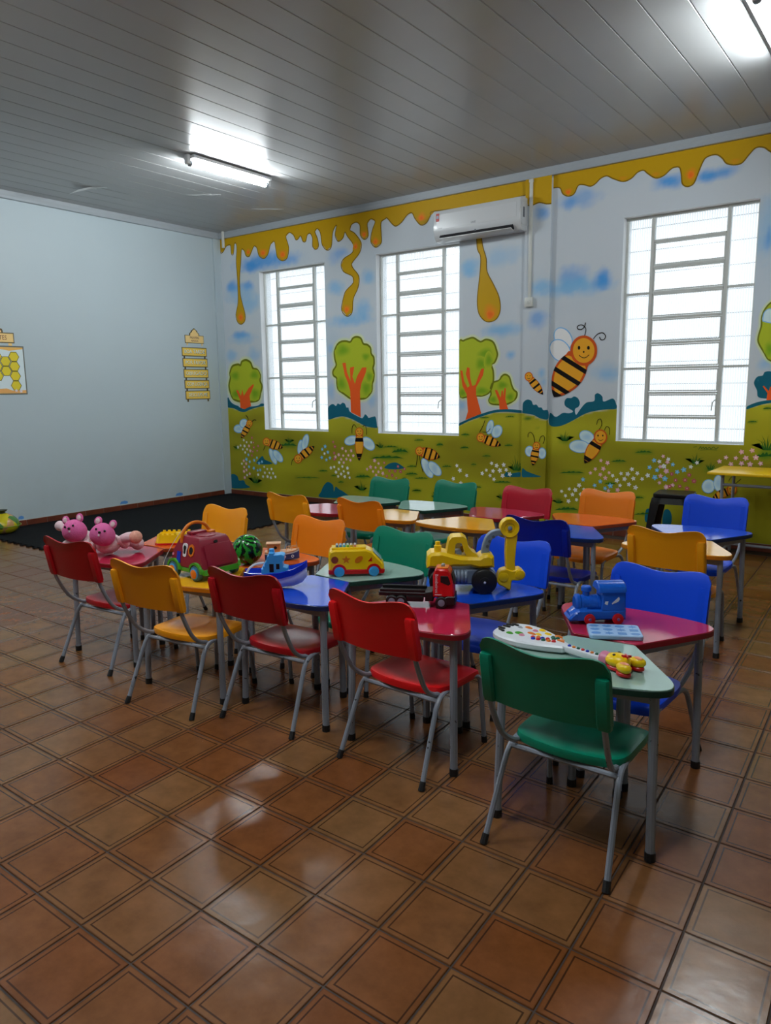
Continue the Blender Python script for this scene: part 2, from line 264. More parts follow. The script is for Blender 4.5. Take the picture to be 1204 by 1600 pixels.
["painted_bush",0.8,1,[["f","teal",[[4.859,0.56],[4.858,0.643],[4.877,0.65],[4.916,0.622],[5.032,0.588],[5.082,0.571],[4.918,0.556]]]]],
["painted_bush",0.8,0,[["f","teal",[[6.22,0.179],[6.22,0.291],[6.252,0.316],[6.296,0.287],[6.312,0.188]]]]],
["painted_bush",0.8,0,[["f","teal",[[6.393,0.163],[6.397,0.296],[6.433,0.326],[6.466,0.296],[6.479,0.237],[6.467,0.17]]]]],
["painted_bush",0.8,0,[["f","teal",[[3.917,0.255],[3.933,0.333],[3.97,0.348],[4.0,0.287],[4.022,0.25]]]]],
["painted_tree",1.2,0,[["s","halo",0.0631,[[0.265,1.386],[0.154,1.421],[0.098,1.505],[0.074,1.617],[0.113,1.727],[0.108,1.796],[0.166,1.891],[0.29,1.915],[0.34,1.9],[0.374,1.953],[0.465,1.971],[0.552,1.934],[0.596,1.853],[0.683,1.83],[0.737,1.756],[0.732,1.676],[0.766,1.595],[0.725,1.488],[0.698,1.42],[0.617,1.386],[0.397,1.377],[0.265,1.386]]],["f","crown",[[0.265,1.386],[0.154,1.421],[0.098,1.505],[0.074,1.617],[0.113,1.727],[0.108,1.796],[0.166,1.891],[0.29,1.915],[0.34,1.9],[0.374,1.953],[0.465,1.971],[0.552,1.934],[0.596,1.853],[0.683,1.83],[0.737,1.756],[0.732,1.676],[0.766,1.595],[0.725,1.488],[0.698,1.42],[0.617,1.386],[0.397,1.377]]],["s","crownd",0.0298,[[0.265,1.386],[0.154,1.421],[0.098,1.505],[0.074,1.617],[0.113,1.727],[0.108,1.796],[0.166,1.891],[0.29,1.915],[0.34,1.9],[0.374,1.953],[0.465,1.971],[0.552,1.934],[0.596,1.853],[0.683,1.83],[0.737,1.756],[0.732,1.676],[0.766,1.595],[0.725,1.488],[0.698,1.42],[0.617,1.386],[0.397,1.377],[0.265,1.386]]],["b","leaf",0.75,[0.218,1.753],0.123,0.082],["b","leaf",0.75,[0.623,1.488],0.118,0.108],["b","leaf",0.75,[0.62,1.758],0.117,0.081],["b","leaf",0.75,[0.221,1.49],0.123,0.083],["F","trunk",[[0.3,1.289],[0.297,1.407],[0.225,1.546],[0.266,1.545],[0.321,1.462],[0.358,1.558],[0.382,1.462],[0.49,1.571],[0.592,1.631],[0.601,1.61],[0.503,1.462],[0.509,1.407],[0.528,1.318],[0.39,1.273]]]]],
["painted_tree",1.2,0,[["s","halo",0.052,[[2.377,1.423],[2.281,1.479],[2.185,1.535],[2.162,1.61],[2.158,1.684],[2.104,1.722],[2.1,1.778],[2.157,1.85],[2.135,1.934],[2.132,2.025],[2.178,2.106],[2.24,2.144],[2.324,2.149],[2.402,2.137],[2.444,2.179],[2.504,2.194],[2.573,2.173],[2.612,2.105],[2.675,2.089],[2.726,2.047],[2.736,1.976],[2.775,1.93],[2.779,1.85],[2.761,1.798],[2.777,1.726],[2.764,1.646],[2.746,1.602],[2.733,1.512],[2.662,1.441],[2.591,1.418],[2.461,1.418],[2.377,1.423]]],["f","crown",[[2.377,1.423],[2.281,1.479],[2.185,1.535],[2.162,1.61],[2.158,1.684],[2.104,1.722],[2.1,1.778],[2.157,1.85],[2.135,1.934],[2.132,2.025],[2.178,2.106],[2.24,2.144],[2.324,2.149],[2.402,2.137],[2.444,2.179],[2.504,2.194],[2.573,2.173],[2.612,2.105],[2.675,2.089],[2.726,2.047],[2.736,1.976],[2.775,1.93],[2.779,1.85],[2.761,1.798],[2.777,1.726],[2.764,1.646],[2.746,1.602],[2.733,1.512],[2.662,1.441],[2.591,1.418],[2.461,1.418]]],["s","crownd",0.0246,[[2.377,1.423],[2.281,1.479],[2.185,1.535],[2.162,1.61],[2.158,1.684],[2.104,1.722],[2.1,1.778],[2.157,1.85],[2.135,1.934],[2.132,2.025],[2.178,2.106],[2.24,2.144],[2.324,2.149],[2.402,2.137],[2.444,2.179],[2.504,2.194],[2.573,2.173],[2.612,2.105],[2.675,2.089],[2.726,2.047],[2.736,1.976],[2.775,1.93],[2.779,1.85],[2.761,1.798],[2.777,1.726],[2.764,1.646],[2.746,1.602],[2.733,1.512],[2.662,1.441],[2.591,1.418],[2.461,1.418],[2.377,1.423]]],["b","leaf",0.75,[2.273,2.038],0.145,0.1],["b","leaf",0.75,[2.236,1.609],0.11,0.111],["b","leaf",0.75,[2.652,1.549],0.104,0.117],["b","leaf",0.75,[2.649,1.943],0.081,0.062],["b","leaf",0.75,[2.702,1.692],0.069,0.081],["F","trunk",[[2.39,1.247],[2.385,1.515],[2.352,1.616],[2.3,1.718],[2.262,1.875],[2.317,1.877],[2.337,1.754],[2.395,1.643],[2.386,1.789],[2.393,1.816],[2.459,1.824],[2.426,1.697],[2.465,1.606],[2.503,1.705],[2.588,1.811],[2.658,1.809],[2.645,1.747],[2.572,1.613],[2.546,1.514],[2.55,1.183]]]]],
["painted_tree",1.2,0,[["s","halo",0.0435,[[4.121,1.436],[4.018,1.485],[4.013,2.031],[4.072,2.071],[4.139,2.091],[4.206,2.098],[4.294,2.051],[4.36,2.071],[4.424,2.059],[4.468,2.025],[4.501,1.949],[4.512,1.893],[4.481,1.82],[4.438,1.793],[4.461,1.727],[4.467,1.633],[4.452,1.558],[4.41,1.482],[4.322,1.449],[4.245,1.45],[4.121,1.436]]],["f","crown",[[4.121,1.436],[4.018,1.485],[4.013,2.031],[4.072,2.071],[4.139,2.091],[4.206,2.098],[4.294,2.051],[4.36,2.071],[4.424,2.059],[4.468,2.025],[4.501,1.949],[4.512,1.893],[4.481,1.82],[4.438,1.793],[4.461,1.727],[4.467,1.633],[4.452,1.558],[4.41,1.482],[4.322,1.449],[4.245,1.45]]],["s","crownd",0.0206,[[4.121,1.436],[4.018,1.485],[4.013,2.031],[4.072,2.071],[4.139,2.091],[4.206,2.098],[4.294,2.051],[4.36,2.071],[4.424,2.059],[4.468,2.025],[4.501,1.949],[4.512,1.893],[4.481,1.82],[4.438,1.793],[4.461,1.727],[4.467,1.633],[4.452,1.558],[4.41,1.482],[4.322,1.449],[4.245,1.45],[4.121,1.436]]],["b","leaf",0.75,[4.361,1.917],0.119,0.075],["b","leaf",0.75,[4.322,1.502],0.121,0.057],["b","leaf",0.75,[4.308,1.806],0.099,0.085],["b","leaf",0.75,[4.064,1.484],0.068,0.058],["b","leaf",0.75,[4.405,1.841],0.065,0.094],["F","trunk",[[4.106,1.172],[4.139,1.27],[4.121,1.465],[4.064,1.562],[4.034,1.737],[4.063,1.736],[4.086,1.62],[4.132,1.542],[4.16,1.561],[4.108,1.697],[4.125,1.773],[4.158,1.763],[4.165,1.657],[4.194,1.561],[4.233,1.57],[4.308,1.749],[4.347,1.753],[4.331,1.673],[4.244,1.541],[4.245,1.464],[4.316,1.247]]]]],
["painted_tree",1.2,0,[["s","halo",0.0417,[[4.541,1.349],[4.444,1.358],[4.411,1.397],[4.437,1.463],[4.431,1.529],[4.462,1.595],[4.537,1.617],[4.568,1.659],[4.61,1.681],[4.663,1.653],[4.691,1.573],[4.718,1.517],[4.76,1.48],[4.751,1.424],[4.71,1.387],[4.637,1.354],[4.541,1.349]]],["f","crown",[[4.541,1.349],[4.444,1.358],[4.411,1.397],[4.437,1.463],[4.431,1.529],[4.462,1.595],[4.537,1.617],[4.568,1.659],[4.61,1.681],[4.663,1.653],[4.691,1.573],[4.718,1.517],[4.76,1.48],[4.751,1.424],[4.71,1.387],[4.637,1.354]]],["s","crownd",0.0197,[[4.541,1.349],[4.444,1.358],[4.411,1.397],[4.437,1.463],[4.431,1.529],[4.462,1.595],[4.537,1.617],[4.568,1.659],[4.61,1.681],[4.663,1.653],[4.691,1.573],[4.718,1.517],[4.76,1.48],[4.751,1.424],[4.71,1.387],[4.637,1.354],[4.541,1.349]]],["b","leaf",0.75,[4.58,1.565],0.085,0.056],["b","leaf",0.75,[4.677,1.434],0.063,0.056],["b","leaf",0.75,[4.465,1.406],0.065,0.047],["F","trunk",[[4.549,1.294],[4.54,1.387],[4.496,1.482],[4.485,1.515],[4.517,1.51],[4.561,1.425],[4.571,1.5],[4.587,1.509],[4.593,1.443],[4.607,1.537],[4.623,1.528],[4.62,1.406],[4.655,1.301]]]]],
["painted_tree",1.2,0,[["s","halo",0.0297,[[7.288,1.737],[7.242,1.762],[7.205,1.823],[7.155,1.909],[7.151,1.969],[7.168,2.052],[7.168,2.135],[7.191,2.204],[7.242,2.259],[7.338,2.274],[7.436,2.232],[7.475,2.138],[7.513,2.032],[7.511,1.916],[7.466,1.813],[7.397,1.733],[7.288,1.737]]],["f","crown",[[7.288,1.737],[7.242,1.762],[7.205,1.823],[7.155,1.909],[7.151,1.969],[7.168,2.052],[7.168,2.135],[7.191,2.204],[7.242,2.259],[7.338,2.274],[7.436,2.232],[7.475,2.138],[7.513,2.032],[7.511,1.916],[7.466,1.813],[7.397,1.733]]],["s","crownd",0.014,[[7.288,1.737],[7.242,1.762],[7.205,1.823],[7.155,1.909],[7.151,1.969],[7.168,2.052],[7.168,2.135],[7.191,2.204],[7.242,2.259],[7.338,2.274],[7.436,2.232],[7.475,2.138],[7.513,2.032],[7.511,1.916],[7.466,1.813],[7.397,1.733],[7.288,1.737]]],["b","leaf",0.75,[7.248,1.845],0.055,0.084],["b","leaf",0.75,[7.373,2.075],0.096,0.105],["F","trunk",[[7.337,1.411],[7.341,1.604],[7.286,1.772],[7.311,1.795],[7.345,1.699],[7.391,1.816],[7.414,1.792],[7.382,1.627],[7.407,1.423]]]]],
["painted_tree",1.5,0,[["f","teal",[[7.186,1.424],[7.169,1.485],[7.139,1.553],[7.163,1.607],[7.207,1.618],[7.222,1.648],[7.272,1.653],[7.34,1.616],[7.369,1.508],[7.341,1.436],[7.277,1.412]]],["F","trunk",[[7.253,1.397],[7.257,1.46],[7.214,1.521],[7.224,1.527],[7.267,1.478],[7.275,1.521],[7.292,1.508],[7.294,1.399]]]]],
["painted_wing",2.6,0,[["f","wing",[[7.176,2.099],[7.183,2.169],[7.224,2.201],[7.291,2.179],[7.265,2.081]]],["s","wingo",0.0076,[[7.176,2.099],[7.183,2.169],[7.224,2.201],[7.291,2.179],[7.265,2.081],[7.176,2.099]]]]],
["painted_grass_tuft",1.0,0,[["b","gsoft",0.5,[1.264,0.814],0.11,0.034],["g","gdark",0.114,[1.264,0.814]]]],
["painted_grass_tuft",1.0,0,[["b","gsoft",0.5,[0.177,0.686],0.102,0.03],["g","gdark",0.1,[0.177,0.686]]]],
["painted_grass_tuft",1.0,0,[["b","gsoft",0.5,[0.546,0.194],0.184,0.055],["g","gdark",0.185,[0.546,0.194]]]],
["painted_grass_tuft",1.0,0,[["b","gsoft",0.5,[2.866,0.801],0.101,0.034],["g","gdark",0.115,[2.866,0.801]]]],
["painted_grass_tuft",1.0,0,[["b","gsoft",0.5,[2.542,0.232],0.137,0.046],["g","gdark",0.155,[2.542,0.232]]]],
["painted_grass_tuft",1.0,0,[["b","gsoft",0.5,[3.676,0.223],0.075,0.028],["g","gdark",0.092,[3.676,0.223]]]],
["painted_grass_tuft",1.0,0,[["b","gsoft",0.5,[4.766,0.616],0.138,0.054],["g","gdark",0.18,[4.766,0.616]]]],
["painted_grass_tuft",1.0,0,[["b","gsoft",0.5,[4.591,0.282],0.076,0.029],["g","gdark",0.098,[4.591,0.282]]]],
["painted_grass_tuft",1.0,0,[["b","gsoft",0.5,[3.688,0.263],0.075,0.027],["g","gdark",0.091,[3.688,0.263]]]],
["painted_grass_tuft",1.0,0,[["b","gsoft",0.5,[5.33,0.966],0.101,0.041],["g","gdark",0.136,[5.33,0.966]]]],
["painted_grass_tuft",1.0,0,[["b","gsoft",0.5,[5.276,0.289],0.069,0.028],["g","gdark",0.094,[5.276,0.289]]]],
["painted_grass_tuft",1.0,0,[["b","gsoft",0.5,[6.672,0.789],0.079,0.035],["g","gdark",0.118,[6.672,0.789]]]],
["painted_grass_tuft",1.0,0,[["b","gsoft",0.5,[6.811,0.738],0.068,0.031],["g","gdark",0.104,[6.811,0.738]]]],
["painted_grass_tuft",1.0,0,[["b","gsoft",0.5,[7.285,0.945],0.102,0.048],["g","gdark",0.161,[7.285,0.945]]]],
["painted_grass",1.0,0,[["b","gsoft",0.8,[1.235,0.78],0.204,0.052],["F","gdark",[[1.046,0.756],[1.123,0.789],[1.151,0.781],[1.199,0.811],[1.217,0.792],[1.264,0.815],[1.281,0.79],[1.337,0.805],[1.417,0.769],[1.29,0.777]]]]],
["painted_grass",1.0,0,[["b","gsoft",0.8,[1.58,0.34],0.276,0.019],["F","gdark",[[1.324,0.317],[1.427,0.335],[1.466,0.334],[1.53,0.349],[1.555,0.343],[1.618,0.355],[1.642,0.347],[1.717,0.356],[1.827,0.349],[1.655,0.343]]]]],
["painted_grass",1.0,0,[["b","gsoft",0.8,[1.883,0.453],0.095,0.022],["F","gdark",[[1.796,0.44],[1.831,0.455],[1.844,0.452],[1.866,0.465],[1.874,0.458],[1.896,0.468],[1.905,0.457],[1.931,0.464],[1.969,0.45],[1.909,0.452]]]]],
["painted_grass",1.0,0,[["b","gsoft",0.8,[2.069,0.398],0.056,0.019],["F","gdark",[[2.018,0.389],[2.039,0.401],[2.046,0.399],[2.059,0.41],[2.064,0.403],[2.077,0.411],[2.082,0.402],[2.097,0.408],[2.119,0.395],[2.084,0.398]]]]],
["painted_grass",1.0,0,[["b","gsoft",0.8,[3.017,0.82],0.137,0.024],["F","gdark",[[2.891,0.807],[2.942,0.823],[2.961,0.82],[2.992,0.834],[3.005,0.825],[3.036,0.837],[3.048,0.825],[3.085,0.832],[3.14,0.816],[3.054,0.819]]]]],
["painted_grass",1.0,0,[["b","gsoft",0.8,[3.164,0.772],0.143,0.056],["F","gdark",[[3.033,0.748],[3.086,0.783],[3.106,0.775],[3.139,0.806],[3.152,0.786],[3.184,0.81],[3.197,0.783],[3.236,0.798],[3.294,0.759],[3.203,0.769]]]]],
["painted_grass",1.0,0,[["b","gsoft",0.8,[2.965,0.684],0.294,0.04],["F","gdark",[[2.692,0.657],[2.802,0.686],[2.843,0.681],[2.911,0.706],[2.938,0.692],[3.005,0.712],[3.032,0.693],[3.111,0.707],[3.228,0.682],[3.045,0.684]]]]],
["painted_grass",1.0,0,[["b","gsoft",0.8,[2.564,0.416],0.155,0.042],["F","gdark",[[2.421,0.393],[2.479,0.421],[2.5,0.415],[2.536,0.44],[2.55,0.425],[2.586,0.445],[2.599,0.425],[2.642,0.438],[2.704,0.41],[2.606,0.415]]]]],
["painted_grass",1.0,0,[["b","gsoft",0.8,[3.34,0.589],0.088,0.025],["F","gdark",[[3.26,0.576],[3.292,0.592],[3.304,0.589],[3.324,0.604],[3.332,0.595],[3.352,0.606],[3.36,0.594],[3.384,0.601],[3.42,0.584],[3.364,0.588]]]]],
["painted_grass",1.0,0,[["b","gsoft",0.8,[3.339,0.496],0.106,0.032],["F","gdark",[[3.243,0.48],[3.282,0.501],[3.296,0.496],[3.32,0.515],[3.33,0.503],[3.354,0.518],[3.363,0.503],[3.392,0.512],[3.435,0.491],[3.368,0.495]]]]],
["painted_grass",1.0,0,[["b","gsoft",0.8,[3.482,0.452],0.112,0.019],["F","gdark",[[3.379,0.439],[3.42,0.453],[3.436,0.451],[3.462,0.462],[3.472,0.456],[3.497,0.465],[3.508,0.457],[3.538,0.463],[3.584,0.452],[3.513,0.452]]]]],
["painted_grass",1.0,0,[["b","gsoft",0.8,[2.19,0.319],0.057,0.021],["F","gdark",[[2.138,0.308],[2.159,0.322],[2.167,0.319],[2.18,0.331],[2.185,0.323],[2.198,0.333],[2.203,0.323],[2.219,0.329],[2.242,0.315],[2.206,0.318]]]]],
["painted_grass",1.0,0,[["b","gsoft",0.8,[3.226,0.429],0.05,0.026],["F","gdark",[[3.18,0.418],[3.198,0.434],[3.205,0.43],[3.217,0.445],[3.221,0.435],[3.233,0.447],[3.237,0.434],[3.251,0.442],[3.271,0.424],[3.239,0.428]]]]],
["painted_grass",1.0,0,[["b","gsoft",0.8,[3.418,0.293],0.079,0.026],["F","gdark",[[3.346,0.279],[3.375,0.296],[3.385,0.293],[3.403,0.308],[3.411,0.299],[3.429,0.311],[3.436,0.299],[3.457,0.306],[3.489,0.29],[3.439,0.292]]]]],
["painted_grass",1.0,0,[["b","gsoft",0.8,[3.753,0.872],0.06,0.034],["F","gdark",[[3.698,0.859],[3.72,0.88],[3.728,0.874],[3.742,0.893],[3.747,0.88],[3.761,0.895],[3.766,0.878],[3.783,0.887],[3.807,0.863],[3.769,0.87]]]]],
["painted_grass",1.0,0,[["b","gsoft",0.8,[3.85,0.615],0.079,0.025],["F","gdark",[[3.778,0.603],[3.807,0.619],[3.818,0.616],[3.836,0.63],[3.843,0.621],[3.861,0.632],[3.868,0.621],[3.89,0.628],[3.922,0.611],[3.872,0.615]]]]],
["painted_grass",1.0,0,[["b","gsoft",0.8,[3.453,0.916],0.086,0.019],["F","gdark",[[3.375,0.908],[3.406,0.919],[3.418,0.917],[3.438,0.927],[3.446,0.921],[3.465,0.929],[3.473,0.92],[3.496,0.925],[3.531,0.912],[3.477,0.915]]]]],
["painted_grass",1.0,0,[["b","gsoft",0.8,[3.184,0.299],0.065,0.023],["F","gdark",[[3.124,0.287],[3.148,0.302],[3.157,0.299],[3.172,0.312],[3.178,0.304],[3.193,0.315],[3.198,0.304],[3.216,0.311],[3.242,0.296],[3.201,0.298]]]]],
["painted_grass",1.0,0,[["b","gsoft",0.8,[4.102,1.002],0.066,0.024],["F","gdark",[[4.042,0.993],[4.066,1.007],[4.075,1.003],[4.09,1.017],[4.096,1.008],[4.111,1.018],[4.117,1.007],[4.135,1.013],[4.162,0.996],[4.12,1.001]]]]],
["painted_grass",1.0,0,[["b","gsoft",0.8,[4.096,0.849],0.066,0.027],["F","gdark",[[4.035,0.838],[4.059,0.855],[4.068,0.851],[4.083,0.866],[4.09,0.856],[4.105,0.868],[4.111,0.855],[4.129,0.862],[4.156,0.843],[4.114,0.848]]]]],
["painted_grass",1.0,0,[["b","gsoft",0.8,[4.669,0.895],0.061,0.021],["F","gdark",[[4.613,0.886],[4.635,0.899],[4.644,0.896],[4.657,0.908],[4.663,0.9],[4.677,0.909],[4.683,0.899],[4.699,0.905],[4.724,0.89],[4.686,0.894]]]]],
["painted_grass",1.0,0,[["b","gsoft",0.8,[4.386,0.764],0.07,0.018],["F","gdark",[[4.322,0.755],[4.347,0.767],[4.357,0.764],[4.373,0.774],[4.379,0.768],[4.395,0.776],[4.402,0.767],[4.421,0.773],[4.449,0.761],[4.405,0.763]]]]],
["painted_grass",1.0,0,[["b","gsoft",0.8,[4.219,0.66],0.044,0.018],["F","gdark",[[4.179,0.652],[4.195,0.663],[4.201,0.66],[4.21,0.671],[4.215,0.664],[4.224,0.672],[4.228,0.663],[4.24,0.668],[4.258,0.656],[4.23,0.659]]]]],
["painted_grass",1.0,0,[["b","gsoft",0.8,[4.595,0.476],0.126,0.023],["F","gdark",[[4.479,0.461],[4.526,0.477],[4.543,0.475],[4.572,0.489],[4.583,0.481],[4.612,0.493],[4.624,0.482],[4.658,0.49],[4.709,0.476],[4.629,0.476]]]]],
["painted_grass",1.0,0,[["b","gsoft",0.8,[4.27,0.395],0.062,0.021],["F","gdark",[[4.214,0.384],[4.236,0.398],[4.245,0.395],[4.259,0.407],[4.265,0.4],[4.279,0.409],[4.285,0.399],[4.301,0.406],[4.327,0.392],[4.287,0.394]]]]],
["painted_grass",1.0,0,[["b","gsoft",0.8,[3.406,0.292],0.077,0.024],["F","gdark",[[3.336,0.279],[3.364,0.295],[3.374,0.292],[3.392,0.306],[3.399,0.298],[3.417,0.309],[3.424,0.297],[3.445,0.305],[3.476,0.289],[3.427,0.292]]]]],
["painted_grass",1.0,0,[["b","gsoft",0.8,[4.353,1.202],0.076,0.014],["F","gdark",[[4.284,1.197],[4.312,1.206],[4.322,1.203],[4.34,1.211],[4.346,1.206],[4.364,1.212],[4.371,1.205],[4.391,1.209],[4.422,1.199],[4.374,1.202]]]]],
["painted_grass",1.0,0,[["b","gsoft",0.8,[4.677,1.215],0.069,0.017],["F","gdark",[[4.613,1.209],[4.639,1.219],[4.648,1.216],[4.664,1.225],[4.67,1.219],[4.686,1.226],[4.692,1.218],[4.711,1.223],[4.74,1.21],[4.696,1.214]]]]],
["painted_grass",1.0,0,[["b","gsoft",0.8,[6.174,0.884],0.099,0.026],["F","gdark",[[6.084,0.871],[6.119,0.888],[6.133,0.884],[6.155,0.899],[6.164,0.89],[6.186,0.901],[6.196,0.889],[6.222,0.896],[6.263,0.879],[6.201,0.883]]]]],
["painted_grass",1.0,0,[["b","gsoft",0.8,[5.924,0.781],0.091,0.026],["F","gdark",[[5.841,0.768],[5.874,0.785],[5.887,0.781],[5.907,0.796],[5.915,0.787],[5.936,0.799],[5.944,0.786],[5.969,0.794],[6.006,0.776],[5.949,0.78]]]]],
["painted_grass",1.0,0,[["b","gsoft",0.8,[5.424,0.635],0.157,0.025],["F","gdark",[[5.279,0.618],[5.337,0.636],[5.359,0.633],[5.394,0.648],[5.409,0.64],[5.445,0.652],[5.459,0.641],[5.502,0.649],[5.566,0.635],[5.467,0.635]]]]],
["painted_grass",1.0,0,[["b","gsoft",0.8,[5.844,0.542],0.074,0.021],["F","gdark",[[5.777,0.531],[5.804,0.545],[5.814,0.542],[5.83,0.555],[5.837,0.547],[5.854,0.557],[5.861,0.547],[5.881,0.554],[5.911,0.54],[5.864,0.542]]]]],
["painted_grass",1.0,0,[["b","gsoft",0.8,[5.375,0.233],0.153,0.039],["F","gdark",[[5.235,0.208],[5.291,0.236],[5.312,0.231],[5.347,0.255],[5.361,0.242],[5.395,0.261],[5.41,0.243],[5.451,0.256],[5.514,0.232],[5.417,0.234]]]]],
["painted_grass",1.0,0,[["b","gsoft",0.8,[6.141,0.417],0.065,0.021],["F","gdark",[[6.082,0.406],[6.105,0.42],[6.114,0.417],[6.129,0.43],[6.135,0.422],[6.149,0.432],[6.155,0.422],[6.173,0.429],[6.2,0.415],[6.159,0.417]]]]],
["painted_grass",1.0,0,[["b","gsoft",0.8,[7.266,1.324],0.042,0.018],["F","gdark",[[7.228,1.318],[7.243,1.328],[7.248,1.325],[7.257,1.335],[7.262,1.328],[7.271,1.336],[7.275,1.327],[7.286,1.331],[7.304,1.318],[7.277,1.322]]]]],
["painted_grass",1.0,0,[["b","gsoft",0.8,[7.149,1.202],0.05,0.015],["F","gdark",[[7.104,1.196],[7.122,1.205],[7.129,1.203],[7.14,1.211],[7.145,1.205],[7.156,1.212],[7.161,1.205],[7.174,1.208],[7.195,1.198],[7.163,1.201]]]]],
["painted_grass",1.0,0,[["b","gsoft",0.8,[7.277,0.895],0.099,0.052],["F","gdark",[[7.187,0.873],[7.222,0.906],[7.236,0.897],[7.257,0.927],[7.267,0.907],[7.288,0.93],[7.299,0.904],[7.325,0.919],[7.367,0.881],[7.304,0.892]]]]],
["painted_grass",1.0,0,[["b","gsoft",0.8,[6.22,0.258],0.134,0.025],["F","gdark",[[6.097,0.238],[6.146,0.258],[6.165,0.255],[6.195,0.272],[6.208,0.263],[6.238,0.277],[6.251,0.265],[6.287,0.275],[6.342,0.261],[6.257,0.26]]]]],
["painted_grass",1.0,1,[["b","gsoft",0.8,[4.917,1.203],0.07,0.032],["b","gdark",0.8,[4.917,1.203],0.049,0.016]]],
["painted_grass",1.0,1,[["b","gsoft",0.8,[5.032,1.11],0.025,0.016],["b","gdark",0.8,[5.032,1.11],0.017,0.008]]],
["painted_flowers",2.6,0,[["*","fw",0.0222,[[0.21,0.712],[0.268,0.739],[0.352,0.735],[0.312,0.684],[0.404,0.687],[0.4,0.792],[0.497,0.793],[0.36,0.64],[0.341,0.821],[0.277,0.469],[0.746,0.447],[0.807,0.417],[0.894,0.422],[0.755,0.361],[0.849,0.364],[0.924,0.364],[0.614,0.325],[0.716,0.303],[0.807,0.309],[0.874,0.296],[0.966,0.314],[1.914,0.688],[0.38,0.304]]],["*","fc",0.0062,[[0.21,0.712],[0.268,0.739],[0.352,0.735],[0.312,0.684],[0.404,0.687],[0.4,0.792],[0.497,0.793],[0.36,0.64],[0.341,0.821],[0.277,0.469],[0.746,0.447],[0.807,0.417],[0.894,0.422],[0.755,0.361],[0.849,0.364],[0.924,0.364],[0.614,0.325],[0.716,0.303],[0.807,0.309],[0.874,0.296],[0.966,0.314],[1.914,0.688],[0.38,0.304]]]]],
["painted_flowers",2.6,0,[["*","fp",0.0229,[[0.448,0.738],[0.47,0.669],[0.321,0.514],[0.37,0.474],[0.326,0.422],[0.37,0.382],[0.317,0.357],[0.326,0.265],[0.438,0.329]]],["*","fc",0.0064,[[0.448,0.738],[0.47,0.669],[0.321,0.514],[0.37,0.474],[0.326,0.422],[0.37,0.382],[0.317,0.357],[0.326,0.265],[0.438,0.329]]]]],
["painted_flowers",2.6,0,[["*","fb",0.0265,[[0.425,0.608],[0.429,0.432],[0.449,0.506],[0.38,0.538],[0.546,0.532],[0.644,0.495],[0.529,0.416],[0.607,0.388],[0.662,0.398],[0.704,0.519],[0.604,0.57],[1.876,0.744],[1.929,0.785],[1.974,0.709],[1.863,0.634],[1.945,0.605],[2.009,0.634]]],["*","fc",0.0074,[[0.425,0.608],[0.429,0.432],[0.449,0.506],[0.38,0.538],[0.546,0.532],[0.644,0.495],[0.529,0.416],[0.607,0.388],[0.662,0.398],[0.704,0.519],[0.604,0.57],[1.876,0.744],[1.929,0.785],[1.974,0.709],[1.863,0.634],[1.945,0.605],[2.009,0.634]]]]],
["painted_flowers",2.6,0,[["*","fm",0.0227,[[0.541,0.79],[0.547,0.721],[0.523,0.657],[0.5,0.6],[0.516,0.859],[0.638,0.745],[0.614,0.675]]],["*","fc",0.0064,[[0.541,0.79],[0.547,0.721],[0.523,0.657],[0.5,0.6],[0.516,0.859],[0.638,0.745],[0.614,0.675]]]]],
["painted_flowers",2.6,0,[["*","fp",0.0234,[[2.231,0.77],[2.289,0.737],[2.381,0.745],[2.164,0.683],[2.243,0.676],[2.332,0.683],[2.414,0.682],[2.107,0.652],[2.205,0.624],[2.297,0.632],[2.363,0.621],[2.249,0.583],[2.765,0.634],[2.828,0.6],[2.698,0.548],[2.779,0.545],[2.64,0.517],[2.737,0.492],[2.826,0.493],[2.894,0.477],[2.786,0.447],[2.866,0.543]]],["*","fc",0.0065,[[2.231,0.77],[2.289,0.737],[2.381,0.745],[2.164,0.683],[2.243,0.676],[2.332,0.683],[2.414,0.682],[2.107,0.652],[2.205,0.624],[2.297,0.632],[2.363,0.621],[2.249,0.583],[2.765,0.634],[2.828,0.6],[2.698,0.548],[2.779,0.545],[2.64,0.517],[2.737,0.492],[2.826,0.493],[2.894,0.477],[2.786,0.447],[2.866,0.543]]]]],
["painted_flowers",2.6,0,[["*","fw",0.0236,[[2.17,0.58],[2.224,0.53],[2.311,0.513],[2.081,0.515],[2.022,0.501],[2.158,0.491],[2.246,0.467],[2.322,0.448],[2.11,0.448],[2.199,0.429],[2.146,0.393],[2.261,0.397],[2.344,0.388]]],["*","fc",0.0066,[[2.17,0.58],[2.224,0.53],[2.311,0.513],[2.081,0.515],[2.022,0.501],[2.158,0.491],[2.246,0.467],[2.322,0.448],[2.11,0.448],[2.199,0.429],[2.146,0.393],[2.261,0.397],[2.344,0.388]]]]],
["painted_flowers",2.6,0,[["*","fm",0.0227,[[2.073,0.849],[2.102,0.789],[2.087,0.703],[2.088,0.622],[2.918,0.614],[2.999,0.513],[3.089,0.518],[3.173,0.516],[3.232,0.552],[3.042,0.462],[3.104,0.431],[2.956,0.446],[3.134,0.578]]],["*","fc",0.0064,[[2.073,0.849],[2.102,0.789],[2.087,0.703],[2.088,0.622],[2.918,0.614],[2.999,0.513],[3.089,0.518],[3.173,0.516],[3.232,0.552],[3.042,0.462],[3.104,0.431],[2.956,0.446],[3.134,0.578]]]]],
